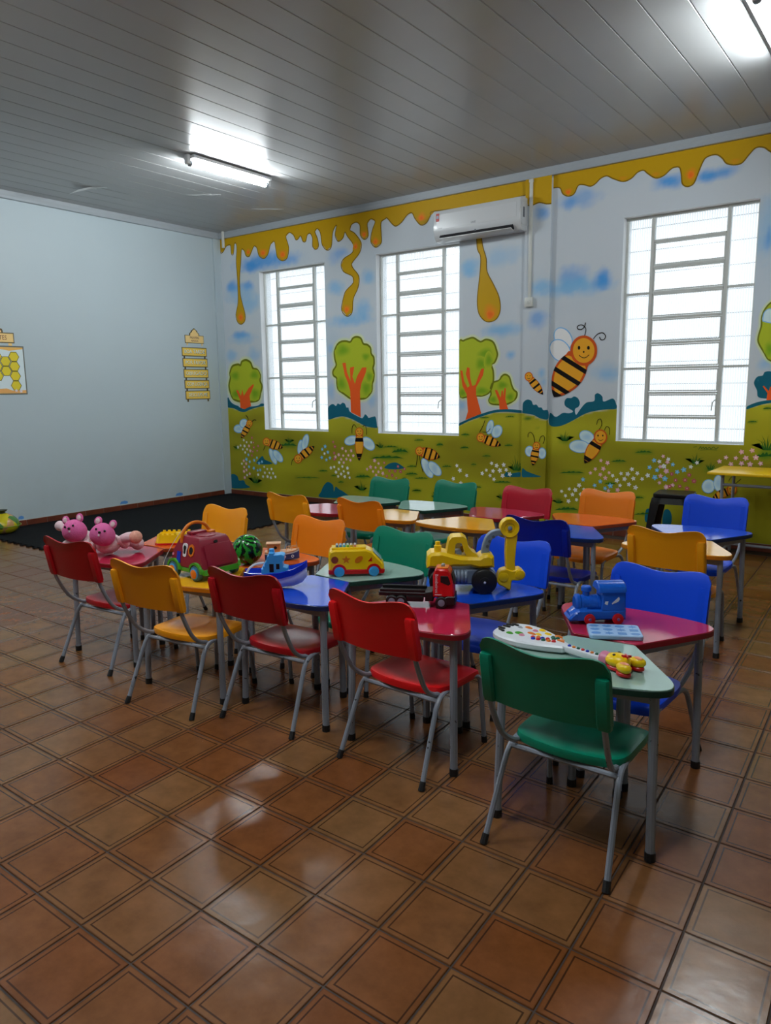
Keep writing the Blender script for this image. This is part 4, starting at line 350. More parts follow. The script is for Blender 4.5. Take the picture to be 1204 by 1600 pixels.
["painted_bee",3.2,0,[["f","wing",[[4.47,1.088],[4.459,1.058],[4.444,1.035],[4.426,1.021],[4.409,1.018],[4.395,1.027],[4.387,1.046],[4.385,1.073],[4.39,1.103],[4.401,1.132],[4.417,1.156],[4.434,1.17],[4.451,1.173],[4.465,1.164],[4.473,1.144],[4.475,1.118]]],["s","wingo",0.01,[[4.47,1.088],[4.459,1.058],[4.444,1.035],[4.426,1.021],[4.409,1.018],[4.395,1.027],[4.387,1.046],[4.385,1.073],[4.39,1.103],[4.401,1.132],[4.417,1.156],[4.434,1.17],[4.451,1.173],[4.465,1.164],[4.473,1.144],[4.475,1.118],[4.47,1.088]]],["b","wingo",0.5,[4.43,1.095],0.037,0.072],["f","wing",[[4.573,1.025],[4.555,1.003],[4.531,0.987],[4.505,0.981],[4.482,0.985],[4.464,0.999],[4.454,1.021],[4.455,1.047],[4.465,1.073],[4.483,1.096],[4.507,1.112],[4.533,1.118],[4.556,1.114],[4.574,1.099],[4.583,1.078],[4.583,1.052]]],["s","wingo",0.0099,[[4.573,1.025],[4.555,1.003],[4.531,0.987],[4.505,0.981],[4.482,0.985],[4.464,0.999],[4.454,1.021],[4.455,1.047],[4.465,1.073],[4.483,1.096],[4.507,1.112],[4.533,1.118],[4.556,1.114],[4.574,1.099],[4.583,1.078],[4.583,1.052],[4.573,1.025]]],["b","wingo",0.5,[4.519,1.049],0.055,0.065],["s","blk",0.0071,[[4.293,1.032],[4.341,1.112],[4.365,1.173]]],["s","blk",0.007,[[4.334,1.039],[4.397,1.04],[4.434,1.08]]],["f","beeo",[[4.323,0.934],[4.345,0.917],[4.369,0.903],[4.395,0.892],[4.421,0.884],[4.449,0.879],[4.478,0.877],[4.507,0.877],[4.539,0.881],[4.573,0.893],[4.573,0.893],[4.555,0.92],[4.534,0.94],[4.512,0.957],[4.488,0.972],[4.464,0.983],[4.438,0.992],[4.41,0.997],[4.381,1.0],[4.351,0.999]]],["f","beey",[[4.347,0.928],[4.381,0.907],[4.418,0.892],[4.458,0.885],[4.501,0.885],[4.547,0.894],[4.552,0.906],[4.523,0.938],[4.491,0.962],[4.455,0.978],[4.416,0.988],[4.374,0.99]]],["F","blk",[[4.354,0.911],[4.358,0.909],[4.363,0.907],[4.367,0.904],[4.371,0.902],[4.375,0.9],[4.417,0.996],[4.412,0.997],[4.407,0.998],[4.402,0.998],[4.397,0.999],[4.392,0.999]]],["F","blk",[[4.421,0.884],[4.425,0.883],[4.43,0.882],[4.434,0.881],[4.439,0.88],[4.444,0.879],[4.484,0.974],[4.48,0.976],[4.476,0.978],[4.472,0.98],[4.468,0.982],[4.463,0.983]]],["F","blk",[[4.495,0.877],[4.5,0.877],[4.505,0.877],[4.51,0.878],[4.515,0.878],[4.521,0.879],[4.543,0.932],[4.54,0.935],[4.536,0.939],[4.532,0.942],[4.529,0.945],[4.525,0.948]]],["F","blk",[[4.537,0.881],[4.544,0.883],[4.551,0.884],[4.558,0.886],[4.565,0.888],[4.573,0.893],[4.573,0.893],[4.57,0.9],[4.566,0.906],[4.562,0.911],[4.558,0.916],[4.554,0.921]]],["f","beeo",[[4.364,0.976],[4.36,0.957],[4.349,0.939],[4.332,0.928],[4.312,0.923],[4.292,0.926],[4.274,0.937],[4.262,0.954],[4.258,0.973],[4.262,0.993],[4.274,1.011],[4.291,1.022],[4.311,1.027],[4.331,1.023],[4.348,1.013],[4.36,0.996]]],["f","beey",[[4.354,0.976],[4.351,0.96],[4.342,0.946],[4.328,0.936],[4.312,0.932],[4.296,0.935],[4.282,0.944],[4.272,0.957],[4.269,0.974],[4.272,0.99],[4.281,1.004],[4.295,1.014],[4.311,1.017],[4.327,1.015],[4.341,1.006],[4.35,0.992]]],["F","blk",[[4.298,0.984],[4.297,0.979],[4.293,0.977],[4.289,0.979],[4.287,0.983],[4.289,0.988],[4.293,0.991],[4.297,0.989]]],["F","blk",[[4.336,0.985],[4.334,0.98],[4.33,0.978],[4.326,0.98],[4.324,0.985],[4.326,0.989],[4.33,0.992],[4.334,0.99]]],["s","blk",0.0055,[[4.293,0.958],[4.306,0.951],[4.32,0.951],[4.333,0.961]]]]],
["painted_bee",3.2,1,[["f","beeo",[[4.909,1.617],[4.92,1.592],[4.933,1.569],[4.949,1.548],[4.966,1.529],[4.986,1.511],[5.008,1.494],[5.032,1.48],[5.059,1.467],[5.091,1.458],[5.091,1.458],[5.088,1.489],[5.08,1.515],[5.07,1.539],[5.057,1.562],[5.042,1.583],[5.025,1.603],[5.005,1.621],[4.984,1.637],[4.96,1.652]]],["f","beey",[[4.926,1.6],[4.944,1.566],[4.967,1.537],[4.996,1.511],[5.03,1.489],[5.071,1.472],[5.08,1.479],[5.07,1.518],[5.055,1.553],[5.033,1.584],[5.006,1.611],[4.974,1.634]]],["F","blk",[[4.925,1.583],[4.927,1.579],[4.929,1.576],[4.932,1.572],[4.934,1.568],[4.937,1.564],[5.01,1.617],[5.007,1.62],[5.003,1.623],[5.0,1.626],[4.996,1.628],[4.992,1.631]]],["F","blk",[[4.966,1.529],[4.969,1.526],[4.972,1.523],[4.976,1.52],[4.979,1.517],[4.982,1.514],[5.055,1.566],[5.052,1.569],[5.05,1.573],[5.047,1.577],[5.045,1.58],[5.042,1.584]]],["F","blk",[[5.022,1.486],[5.026,1.483],[5.03,1.481],[5.034,1.479],[5.039,1.476],[5.043,1.474],[5.084,1.504],[5.082,1.508],[5.081,1.513],[5.079,1.517],[5.078,1.521],[5.076,1.525]]],["F","blk",[[5.058,1.468],[5.064,1.465],[5.07,1.463],[5.076,1.461],[5.083,1.459],[5.091,1.458],[5.091,1.458],[5.092,1.466],[5.091,1.472],[5.09,1.478],[5.089,1.484],[5.088,1.49]]],["f","beeo",[[4.967,1.651],[4.964,1.633],[4.954,1.617],[4.939,1.607],[4.92,1.603],[4.902,1.607],[4.886,1.618],[4.875,1.634],[4.871,1.653],[4.874,1.672],[4.884,1.687],[4.9,1.697],[4.918,1.701],[4.937,1.697],[4.952,1.686],[4.963,1.67]]],["f","beey",[[4.958,1.651],[4.955,1.636],[4.947,1.623],[4.935,1.615],[4.92,1.612],[4.905,1.615],[4.892,1.624],[4.884,1.637],[4.88,1.653],[4.883,1.668],[4.891,1.681],[4.904,1.689],[4.918,1.692],[4.933,1.689],[4.946,1.68],[4.954,1.667]]],["F","blk",[[4.907,1.661],[4.906,1.656],[4.902,1.655],[4.899,1.657],[4.897,1.661],[4.898,1.666],[4.902,1.668],[4.906,1.666]]],["F","blk",[[4.941,1.66],[4.94,1.656],[4.936,1.654],[4.932,1.656],[4.931,1.661],[4.932,1.665],[4.936,1.667],[4.939,1.665]]],["s","blk",0.005,[[4.903,1.637],[4.915,1.63],[4.927,1.629],[4.939,1.638]]]]],
["painted_bee",3.2,1,[["f","wing",[[4.993,0.847],[4.99,0.827],[4.98,0.809],[4.964,0.796],[4.946,0.792],[4.927,0.795],[4.911,0.806],[4.9,0.823],[4.895,0.843],[4.899,0.864],[4.909,0.882],[4.925,0.894],[4.943,0.899],[4.962,0.896],[4.978,0.885],[4.989,0.868]]],["s","wingo",0.0095,[[4.993,0.847],[4.99,0.827],[4.98,0.809],[4.964,0.796],[4.946,0.792],[4.927,0.795],[4.911,0.806],[4.9,0.823],[4.895,0.843],[4.899,0.864],[4.909,0.882],[4.925,0.894],[4.943,0.899],[4.962,0.896],[4.978,0.885],[4.989,0.868],[4.993,0.847]]],["b","wingo",0.5,[4.945,0.845],0.044,0.048],["f","wing",[[5.138,0.831],[5.135,0.809],[5.126,0.79],[5.113,0.777],[5.096,0.772],[5.08,0.775],[5.065,0.787],[5.056,0.805],[5.052,0.827],[5.055,0.85],[5.063,0.869],[5.077,0.882],[5.094,0.887],[5.11,0.883],[5.124,0.871],[5.134,0.853]]],["s","wingo",0.0093,[[5.138,0.831],[5.135,0.809],[5.126,0.79],[5.113,0.777],[5.096,0.772],[5.08,0.775],[5.065,0.787],[5.056,0.805],[5.052,0.827],[5.055,0.85],[5.063,0.869],[5.077,0.882],[5.094,0.887],[5.11,0.883],[5.124,0.871],[5.134,0.853],[5.138,0.831]]],["b","wingo",0.5,[5.095,0.829],0.039,0.052],["s","blk",0.0065,[[5.003,0.944],[4.994,1.01],[4.96,1.051],[4.928,1.037],[4.924,0.997]]],["s","blk",0.0065,[[5.058,0.952],[5.072,1.001],[5.105,1.02],[5.122,0.985],[5.102,0.931]]],["f","beeo",[[4.994,0.891],[4.981,0.87],[4.971,0.849],[4.964,0.828],[4.96,0.806],[4.959,0.784],[4.961,0.761],[4.965,0.738],[4.973,0.714],[4.987,0.69],[4.987,0.69],[5.01,0.71],[5.025,0.73],[5.038,0.751],[5.048,0.772],[5.055,0.793],[5.059,0.815],[5.061,0.837],[5.059,0.859],[5.055,0.882]]],["f","beey",[[4.991,0.871],[4.976,0.841],[4.968,0.81],[4.966,0.778],[4.971,0.745],[4.985,0.71],[4.997,0.709],[5.022,0.738],[5.039,0.768],[5.05,0.799],[5.053,0.83],[5.05,0.863]]],["F","blk",[[4.977,0.862],[4.975,0.859],[4.974,0.855],[4.972,0.852],[4.971,0.848],[4.969,0.844],[5.061,0.832],[5.061,0.835],[5.061,0.839],[5.061,0.843],[5.06,0.847],[5.06,0.851]]],["F","blk",[[4.96,0.806],[4.96,0.803],[4.96,0.799],[4.959,0.795],[4.959,0.791],[4.959,0.788],[5.049,0.775],[5.051,0.779],[5.052,0.782],[5.053,0.786],[5.054,0.79],[5.055,0.793]]],["F","blk",[[4.963,0.748],[4.964,0.744],[4.965,0.74],[4.966,0.736],[4.967,0.732],[4.968,0.728],[5.019,0.721],[5.022,0.725],[5.024,0.728],[5.026,0.732],[5.029,0.735],[5.031,0.739]]],["F","blk",[[4.972,0.715],[4.974,0.71],[4.977,0.705],[4.979,0.7],[4.982,0.695],[4.987,0.69],[4.987,0.69],[4.994,0.694],[4.998,0.698],[5.003,0.702],[5.007,0.706],[5.01,0.71]]],["f","beeo",[[5.072,0.908],[5.069,0.891],[5.06,0.876],[5.046,0.866],[5.029,0.862],[5.013,0.865],[4.998,0.874],[4.988,0.888],[4.985,0.905],[4.988,0.922],[4.997,0.937],[5.011,0.947],[5.027,0.951],[5.044,0.949],[5.058,0.939],[5.068,0.925]]],["f","beey",[[5.063,0.908],[5.061,0.894],[5.053,0.882],[5.042,0.873],[5.029,0.87],[5.016,0.872],[5.004,0.88],[4.996,0.891],[4.993,0.905],[4.996,0.92],[5.003,0.932],[5.014,0.94],[5.027,0.943],[5.041,0.941],[5.052,0.933],[5.06,0.922]]],["F","blk",[[5.018,0.914],[5.017,0.91],[5.013,0.908],[5.009,0.909],[5.008,0.914],[5.009,0.919],[5.013,0.921],[5.016,0.919]]],["F","blk",[[5.048,0.915],[5.047,0.911],[5.043,0.909],[5.04,0.91],[5.038,0.915],[5.04,0.92],[5.043,0.922],[5.047,0.92]]],["s","blk",0.0051,[[5.013,0.892],[5.024,0.886],[5.035,0.886],[5.046,0.894]]]]],
["painted_bee",3.2,0,[["f","wingw",[[5.36,2.081],[5.381,2.039],[5.387,1.998],[5.377,1.963],[5.354,1.94],[5.32,1.932],[5.28,1.94],[5.241,1.964],[5.209,1.999],[5.188,2.041],[5.182,2.083],[5.192,2.118],[5.216,2.141],[5.25,2.149],[5.29,2.14],[5.329,2.116]]],["s","wingo",0.0108,[[5.36,2.081],[5.381,2.039],[5.387,1.998],[5.377,1.963],[5.354,1.94],[5.32,1.932],[5.28,1.94],[5.241,1.964],[5.209,1.999],[5.188,2.041],[5.182,2.083],[5.192,2.118],[5.216,2.141],[5.25,2.149],[5.29,2.14],[5.329,2.116],[5.36,2.081]]],["f","wingw",[[5.335,1.972],[5.361,1.93],[5.371,1.886],[5.363,1.846],[5.339,1.817],[5.301,1.802],[5.257,1.805],[5.211,1.825],[5.173,1.859],[5.146,1.902],[5.136,1.947],[5.145,1.987],[5.17,2.016],[5.208,2.029],[5.252,2.026],[5.297,2.006]]],["s","wingo",0.0109,[[5.335,1.972],[5.361,1.93],[5.371,1.886],[5.363,1.846],[5.339,1.817],[5.301,1.802],[5.257,1.805],[5.211,1.825],[5.173,1.859],[5.146,1.902],[5.136,1.947],[5.145,1.987],[5.17,2.016],[5.208,2.029],[5.252,2.026],[5.297,2.006],[5.335,1.972]]],["s","blk",0.0086,[[5.515,2.043],[5.53,2.12],[5.489,2.164],[5.441,2.156],[5.441,2.129],[5.479,2.119],[5.511,2.142],[5.525,2.186]]],["s","blk",0.0086,[[5.613,2.018],[5.655,2.063],[5.708,2.074],[5.739,2.042],[5.727,2.009],[5.693,2.006],[5.677,2.035]]],["f","beeo",[[5.377,1.904],[5.321,1.874],[5.274,1.839],[5.235,1.798],[5.205,1.752],[5.183,1.7],[5.17,1.643],[5.166,1.58],[5.172,1.512],[5.198,1.431],[5.198,1.431],[5.287,1.445],[5.353,1.471],[5.409,1.503],[5.457,1.539],[5.495,1.579],[5.525,1.625],[5.546,1.675],[5.558,1.73],[5.562,1.79]]],["f","beey",[[5.355,1.86],[5.283,1.812],[5.231,1.751],[5.201,1.675],[5.192,1.587],[5.208,1.484],[5.244,1.463],[5.348,1.496],[5.426,1.542],[5.483,1.601],[5.517,1.671],[5.532,1.753]]],["F","blk",[[5.302,1.861],[5.294,1.855],[5.286,1.849],[5.279,1.843],[5.271,1.837],[5.264,1.83],[5.542,1.663],[5.545,1.672],[5.547,1.681],[5.55,1.69],[5.552,1.699],[5.554,1.708]]],["F","blk",[[5.205,1.753],[5.201,1.745],[5.197,1.736],[5.193,1.727],[5.19,1.719],[5.186,1.71],[5.464,1.545],[5.471,1.552],[5.477,1.559],[5.484,1.566],[5.49,1.573],[5.496,1.58]]],["F","blk",[[5.167,1.608],[5.167,1.597],[5.166,1.586],[5.166,1.575],[5.167,1.563],[5.167,1.552],[5.326,1.46],[5.337,1.464],[5.348,1.469],[5.358,1.474],[5.368,1.479],[5.378,1.484]]],["F","blk",[[5.171,1.515],[5.174,1.5],[5.177,1.484],[5.181,1.468],[5.187,1.451],[5.198,1.431],[5.198,1.431],[5.223,1.431],[5.241,1.434],[5.258,1.437],[5.274,1.442],[5.29,1.446]]],["f","beeo",[[5.658,1.9],[5.65,1.842],[5.62,1.794],[5.575,1.762],[5.52,1.752],[5.464,1.766],[5.415,1.801],[5.381,1.852],[5.368,1.911],[5.377,1.97],[5.408,2.018],[5.455,2.049],[5.51,2.058],[5.565,2.043],[5.613,2.008],[5.646,1.958]]],["f","beey",[[5.63,1.901],[5.623,1.854],[5.6,1.814],[5.563,1.788],[5.519,1.78],[5.474,1.791],[5.435,1.819],[5.408,1.861],[5.398,1.91],[5.405,1.958],[5.429,1.998],[5.467,2.023],[5.511,2.031],[5.555,2.019],[5.593,1.99],[5.62,1.949]]],["F","blk",[[5.478,1.934],[5.474,1.92],[5.464,1.915],[5.453,1.921],[5.448,1.936],[5.452,1.949],[5.462,1.955],[5.473,1.949]]],["F","blk",[[5.58,1.93],[5.576,1.916],[5.565,1.911],[5.554,1.917],[5.549,1.931],[5.553,1.945],[5.564,1.951],[5.575,1.944]]],["s","blk",0.0074,[[5.465,1.86],[5.503,1.835],[5.539,1.834],[5.574,1.86]]],["F","blk",[[5.525,1.892],[5.523,1.885],[5.516,1.882],[5.508,1.885],[5.505,1.892],[5.508,1.899],[5.515,1.901],[5.522,1.898]]]]],
["painted_bee",3.2,0,[["f","wing",[[5.652,0.979],[5.635,0.962],[5.609,0.953],[5.579,0.954],[5.548,0.965],[5.522,0.984],[5.504,1.008],[5.497,1.033],[5.503,1.056],[5.52,1.073],[5.546,1.082],[5.576,1.081],[5.607,1.07],[5.633,1.051],[5.651,1.028],[5.657,1.002]]],["s","wingo",0.0088,[[5.652,0.979],[5.635,0.962],[5.609,0.953],[5.579,0.954],[5.548,0.965],[5.522,0.984],[5.504,1.008],[5.497,1.033],[5.503,1.056],[5.52,1.073],[5.546,1.082],[5.576,1.081],[5.607,1.07],[5.633,1.051],[5.651,1.028],[5.657,1.002],[5.652,0.979]]],["b","wingo",0.5,[5.578,1.018],0.076,0.054],["f","wing",[[5.614,0.909],[5.604,0.885],[5.579,0.865],[5.542,0.853],[5.499,0.85],[5.456,0.857],[5.42,0.872],[5.396,0.894],[5.389,0.92],[5.399,0.944],[5.425,0.964],[5.463,0.976],[5.506,0.979],[5.549,0.972],[5.584,0.956],[5.607,0.934]]],["s","wingo",0.0089,[[5.614,0.909],[5.604,0.885],[5.579,0.865],[5.542,0.853],[5.499,0.85],[5.456,0.857],[5.42,0.872],[5.396,0.894],[5.389,0.92],[5.399,0.944],[5.425,0.964],[5.463,0.976],[5.506,0.979],[5.549,0.972],[5.584,0.956],[5.607,0.934],[5.614,0.909]]],["b","wingo",0.5,[5.503,0.914],0.101,0.058],["s","blk",0.006,[[5.696,1.084],[5.733,1.144],[5.722,1.203],[5.692,1.196],[5.677,1.147]]],["s","blk",0.006,[[5.761,1.082],[5.781,1.128],[5.814,1.114],[5.819,1.046]]],["f","beeo",[[5.666,1.01],[5.64,0.988],[5.617,0.965],[5.597,0.939],[5.581,0.911],[5.569,0.881],[5.56,0.849],[5.555,0.815],[5.554,0.779],[5.562,0.738],[5.562,0.738],[5.602,0.754],[5.634,0.774],[5.661,0.796],[5.684,0.82],[5.704,0.846],[5.719,0.874],[5.732,0.903],[5.74,0.934],[5.745,0.968]]],["f","beey",[[5.654,0.985],[5.619,0.951],[5.593,0.913],[5.576,0.869],[5.567,0.821],[5.569,0.767],[5.584,0.759],[5.633,0.787],[5.67,0.819],[5.699,0.856],[5.718,0.898],[5.729,0.944]]],["F","blk",[[5.63,0.979],[5.624,0.973],[5.619,0.967],[5.613,0.961],[5.608,0.954],[5.603,0.948],[5.724,0.884],[5.727,0.891],[5.73,0.899],[5.733,0.906],[5.735,0.914],[5.737,0.922]]],["F","blk",[[5.557,0.829],[5.556,0.821],[5.555,0.812],[5.555,0.803],[5.554,0.794],[5.554,0.784],[5.607,0.757],[5.616,0.762],[5.623,0.767],[5.631,0.772],[5.638,0.778],[5.645,0.783]]],["F","blk",[[5.554,0.78],[5.555,0.772],[5.555,0.764],[5.556,0.756],[5.558,0.748],[5.562,0.738],[5.562,0.738],[5.573,0.74],[5.582,0.743],[5.589,0.747],[5.597,0.751],[5.604,0.754]]],["f","beeo",[[5.796,1.024],[5.792,0.994],[5.777,0.968],[5.755,0.951],[5.728,0.944],[5.7,0.949],[5.676,0.965],[5.659,0.99],[5.653,1.02],[5.657,1.05],[5.672,1.076],[5.695,1.093],[5.722,1.1],[5.749,1.094],[5.773,1.078],[5.789,1.053]]],["f","beey",[[5.782,1.024],[5.778,0.999],[5.767,0.978],[5.749,0.963],[5.727,0.958],[5.705,0.962],[5.686,0.975],[5.672,0.996],[5.667,1.02],[5.671,1.045],[5.682,1.066],[5.701,1.08],[5.722,1.086],[5.744,1.081],[5.763,1.068],[5.777,1.048]]],["F","blk",[[5.707,1.035],[5.705,1.028],[5.699,1.024],[5.694,1.027],[5.691,1.035],[5.693,1.042],[5.699,1.046],[5.704,1.043]]],["F","blk",[[5.757,1.037],[5.755,1.029],[5.75,1.026],[5.744,1.029],[5.741,1.036],[5.743,1.044],[5.749,1.047],[5.754,1.044]]],["s","blk",0.0047,[[5.7,0.997],[5.719,0.985],[5.737,0.986],[5.754,1.0]]]]],
["painted_bee",3.2,0,[["f","wing",[[6.858,0.563],[6.847,0.541],[6.83,0.524],[6.808,0.516],[6.786,0.518],[6.766,0.529],[6.752,0.548],[6.746,0.572],[6.749,0.597],[6.76,0.62],[6.777,0.636],[6.799,0.644],[6.821,0.642],[6.84,0.631],[6.854,0.612],[6.86,0.588]]],["s","wingo",0.0077,[[6.858,0.563],[6.847,0.541],[6.83,0.524],[6.808,0.516],[6.786,0.518],[6.766,0.529],[6.752,0.548],[6.746,0.572],[6.749,0.597],[6.76,0.62],[6.777,0.636],[6.799,0.644],[6.821,0.642],[6.84,0.631],[6.854,0.612],[6.86,0.588],[6.858,0.563]]],["b","wingo",0.5,[6.803,0.58],0.051,0.058],["f","wing",[[6.931,0.62],[6.93,0.591],[6.923,0.567],[6.91,0.55],[6.895,0.543],[6.879,0.547],[6.865,0.563],[6.855,0.586],[6.85,0.615],[6.852,0.644],[6.859,0.668],[6.872,0.685],[6.887,0.692],[6.902,0.687],[6.916,0.672],[6.927,0.648]]],["s","wingo",0.0076,[[6.931,0.62],[6.93,0.591],[6.923,0.567],[6.91,0.55],[6.895,0.543],[6.879,0.547],[6.865,0.563],[6.855,0.586],[6.85,0.615],[6.852,0.644],[6.859,0.668],[6.872,0.685],[6.887,0.692],[6.902,0.687],[6.916,0.672],[6.927,0.648],[6.931,0.62]]],["b","wingo",0.5,[6.891,0.617],0.036,0.067],["s","blk",0.0052,[[6.981,0.639],[6.993,0.671],[7.011,0.687]]],["s","blk",0.0052,[[7.035,0.612],[7.061,0.644],[7.087,0.671]]],["f","beeo",[[6.98,0.576],[6.961,0.574],[6.943,0.57],[6.927,0.563],[6.911,0.555],[6.896,0.543],[6.882,0.53],[6.869,0.514],[6.858,0.495],[6.849,0.471],[6.849,0.471],[6.872,0.465],[6.893,0.465],[6.912,0.467],[6.93,0.471],[6.947,0.478],[6.963,0.487],[6.978,0.498],[6.991,0.511],[7.004,0.527]]],["f","beey",[[6.967,0.567],[6.94,0.562],[6.917,0.551],[6.895,0.535],[6.877,0.513],[6.861,0.484],[6.865,0.475],[6.896,0.472],[6.924,0.476],[6.948,0.485],[6.97,0.5],[6.989,0.52]]],["F","blk",[[6.954,0.573],[6.951,0.572],[6.948,0.572],[6.945,0.571],[6.942,0.57],[6.939,0.569],[6.974,0.495],[6.977,0.497],[6.979,0.499],[6.982,0.501],[6.984,0.503],[6.986,0.506]]],["F","blk",[[6.911,0.555],[6.908,0.553],[6.906,0.551],[6.903,0.549],[6.901,0.547],[6.898,0.545],[6.933,0.472],[6.936,0.473],[6.939,0.474],[6.942,0.475],[6.945,0.477],[6.947,0.478]]],["F","blk",[[6.875,0.521],[6.872,0.518],[6.87,0.515],[6.868,0.512],[6.866,0.509],[6.864,0.506],[6.884,0.465],[6.887,0.465],[6.891,0.465],[6.894,0.465],[6.898,0.465],[6.901,0.465]]],["F","blk",[[6.858,0.496],[6.856,0.492],[6.854,0.487],[6.852,0.483],[6.85,0.478],[6.849,0.471],[6.849,0.471],[6.854,0.468],[6.859,0.467],[6.864,0.466],[6.868,0.466],[6.873,0.465]]],["f","beeo",[[7.057,0.567],[7.055,0.546],[7.047,0.529],[7.033,0.516],[7.017,0.511],[7.0,0.514],[6.985,0.524],[6.975,0.541],[6.97,0.561],[6.972,0.581],[6.981,0.599],[6.994,0.612],[7.011,0.617],[7.028,0.614],[7.042,0.603],[7.053,0.587]]],["f","beey",[[7.049,0.566],[7.047,0.549],[7.04,0.535],[7.03,0.525],[7.016,0.52],[7.003,0.523],[6.991,0.531],[6.983,0.545],[6.979,0.561],[6.981,0.578],[6.987,0.593],[6.998,0.603],[7.011,0.607],[7.025,0.605],[7.037,0.596],[7.045,0.583]]],["F","blk",[[7.003,0.572],[7.002,0.567],[6.998,0.565],[6.995,0.567],[6.993,0.572],[6.994,0.577],[6.998,0.579],[7.001,0.577]]],["F","blk",[[7.033,0.575],[7.032,0.57],[7.029,0.567],[7.026,0.569],[7.024,0.574],[7.025,0.579],[7.028,0.581],[7.031,0.579]]],["s","blk",0.0041,[[7.0,0.546],[7.011,0.539],[7.022,0.54],[7.032,0.55]]]]],
["painted_signature",1.0,0,[["s","gdark",0.0048,[[6.644,0.948],[6.675,0.957]]],["s","gdark",0.0054,[[6.695,0.928],[6.712,0.959],[6.72,0.938],[6.737,0.956],[6.744,0.937],[6.762,0.955],[6.769,0.937],[6.792,0.954],[6.806,0.939],[6.829,0.959],[6.848,0.941],[6.871,0.957]]],["s","gdark",0.0042,[[6.708,0.925],[6.782,0.93],[6.861,0.931]]]]]]

# ================================================================ THE ROOM
XR, YB, HC = 9.9, -9.4, 3.755            # right wall, rear wall, ceiling height
WT = .22                                 # wall thickness
WIN = [(.793, 1.993), (2.828, 4.016), (5.883, 7.09)]; WZ0, WZ1 = .985, 3.159
PX0, PX1, PD = 4.842, 5.135, .04         # pilaster

def wall_material():
    m = bpy.data.materials.new('pale_wall_paint'); m.use_nodes = True; nt = m.node_tree; b = nt.nodes['Principled BSDF']
    g = nt.nodes.new('ShaderNodeNewGeometry'); n = nt.nodes.new('ShaderNodeTexNoise'); n.inputs['Scale'].default_value = 1.3; n.inputs['Detail'].default_value = 6
    nt.links.new(g.outputs['Position'], n.inputs['Vector'])
    sp = nt.nodes.new('ShaderNodeSeparateXYZ'); nt.links.new(g.outputs['Position'], sp.inputs[0])
    # lower band: blotchy grey tint that fades out about a metre up
    mr = nt.nodes.new('ShaderNodeMapRange'); mr.inputs[1].default_value = .05; mr.inputs[2].default_value = 1.1; mr.inputs[3].default_value = .35; mr.inputs[4].default_value = .0
    nt.links.new(sp.outputs['Z'], mr.inputs[0])
    n2 = nt.nodes.new('ShaderNodeTexNoise'); n2.inputs['Scale'].default_value = 5; n2.inputs['Detail'].default_value = 8; nt.links.new(g.outputs['Position'], n2.inputs['Vector'])
    mu = nt.nodes.new('ShaderNodeMath'); mu.operation = 'MULTIPLY'; nt.links.new(mr.outputs[0], mu.inputs[0]); nt.links.new(n2.outputs['Fac'], mu.inputs[1])
    cr = nt.nodes.new('ShaderNodeMix'); cr.data_type = 'RGBA'; cr.inputs['A'].default_value = (.49, .58, .625, 1); cr.inputs['B'].default_value = (.53, .62, .66, 1)
    nt.links.new(n.outputs['Fac'], cr.inputs['Factor'])
    c2 = nt.nodes.new('ShaderNodeMix'); c2.data_type = 'RGBA'; c2.inputs['B'].default_value = (.36, .36, .34, 1)
    nt.links.new(mu.outputs[0], c2.inputs['Factor']); nt.links.new(cr.outputs['Result'], c2.inputs['A']); nt.links.new(c2.outputs['Result'], b.inputs['Base Color'])
    b.inputs['Roughness'].default_value = .45; b.inputs['Specular IOR Level'].default_value = .35
    return m
M_WALL = wall_material()
M_WHITE = mat('white_reveal_paint', (.80, .82, .84, 1), .5)

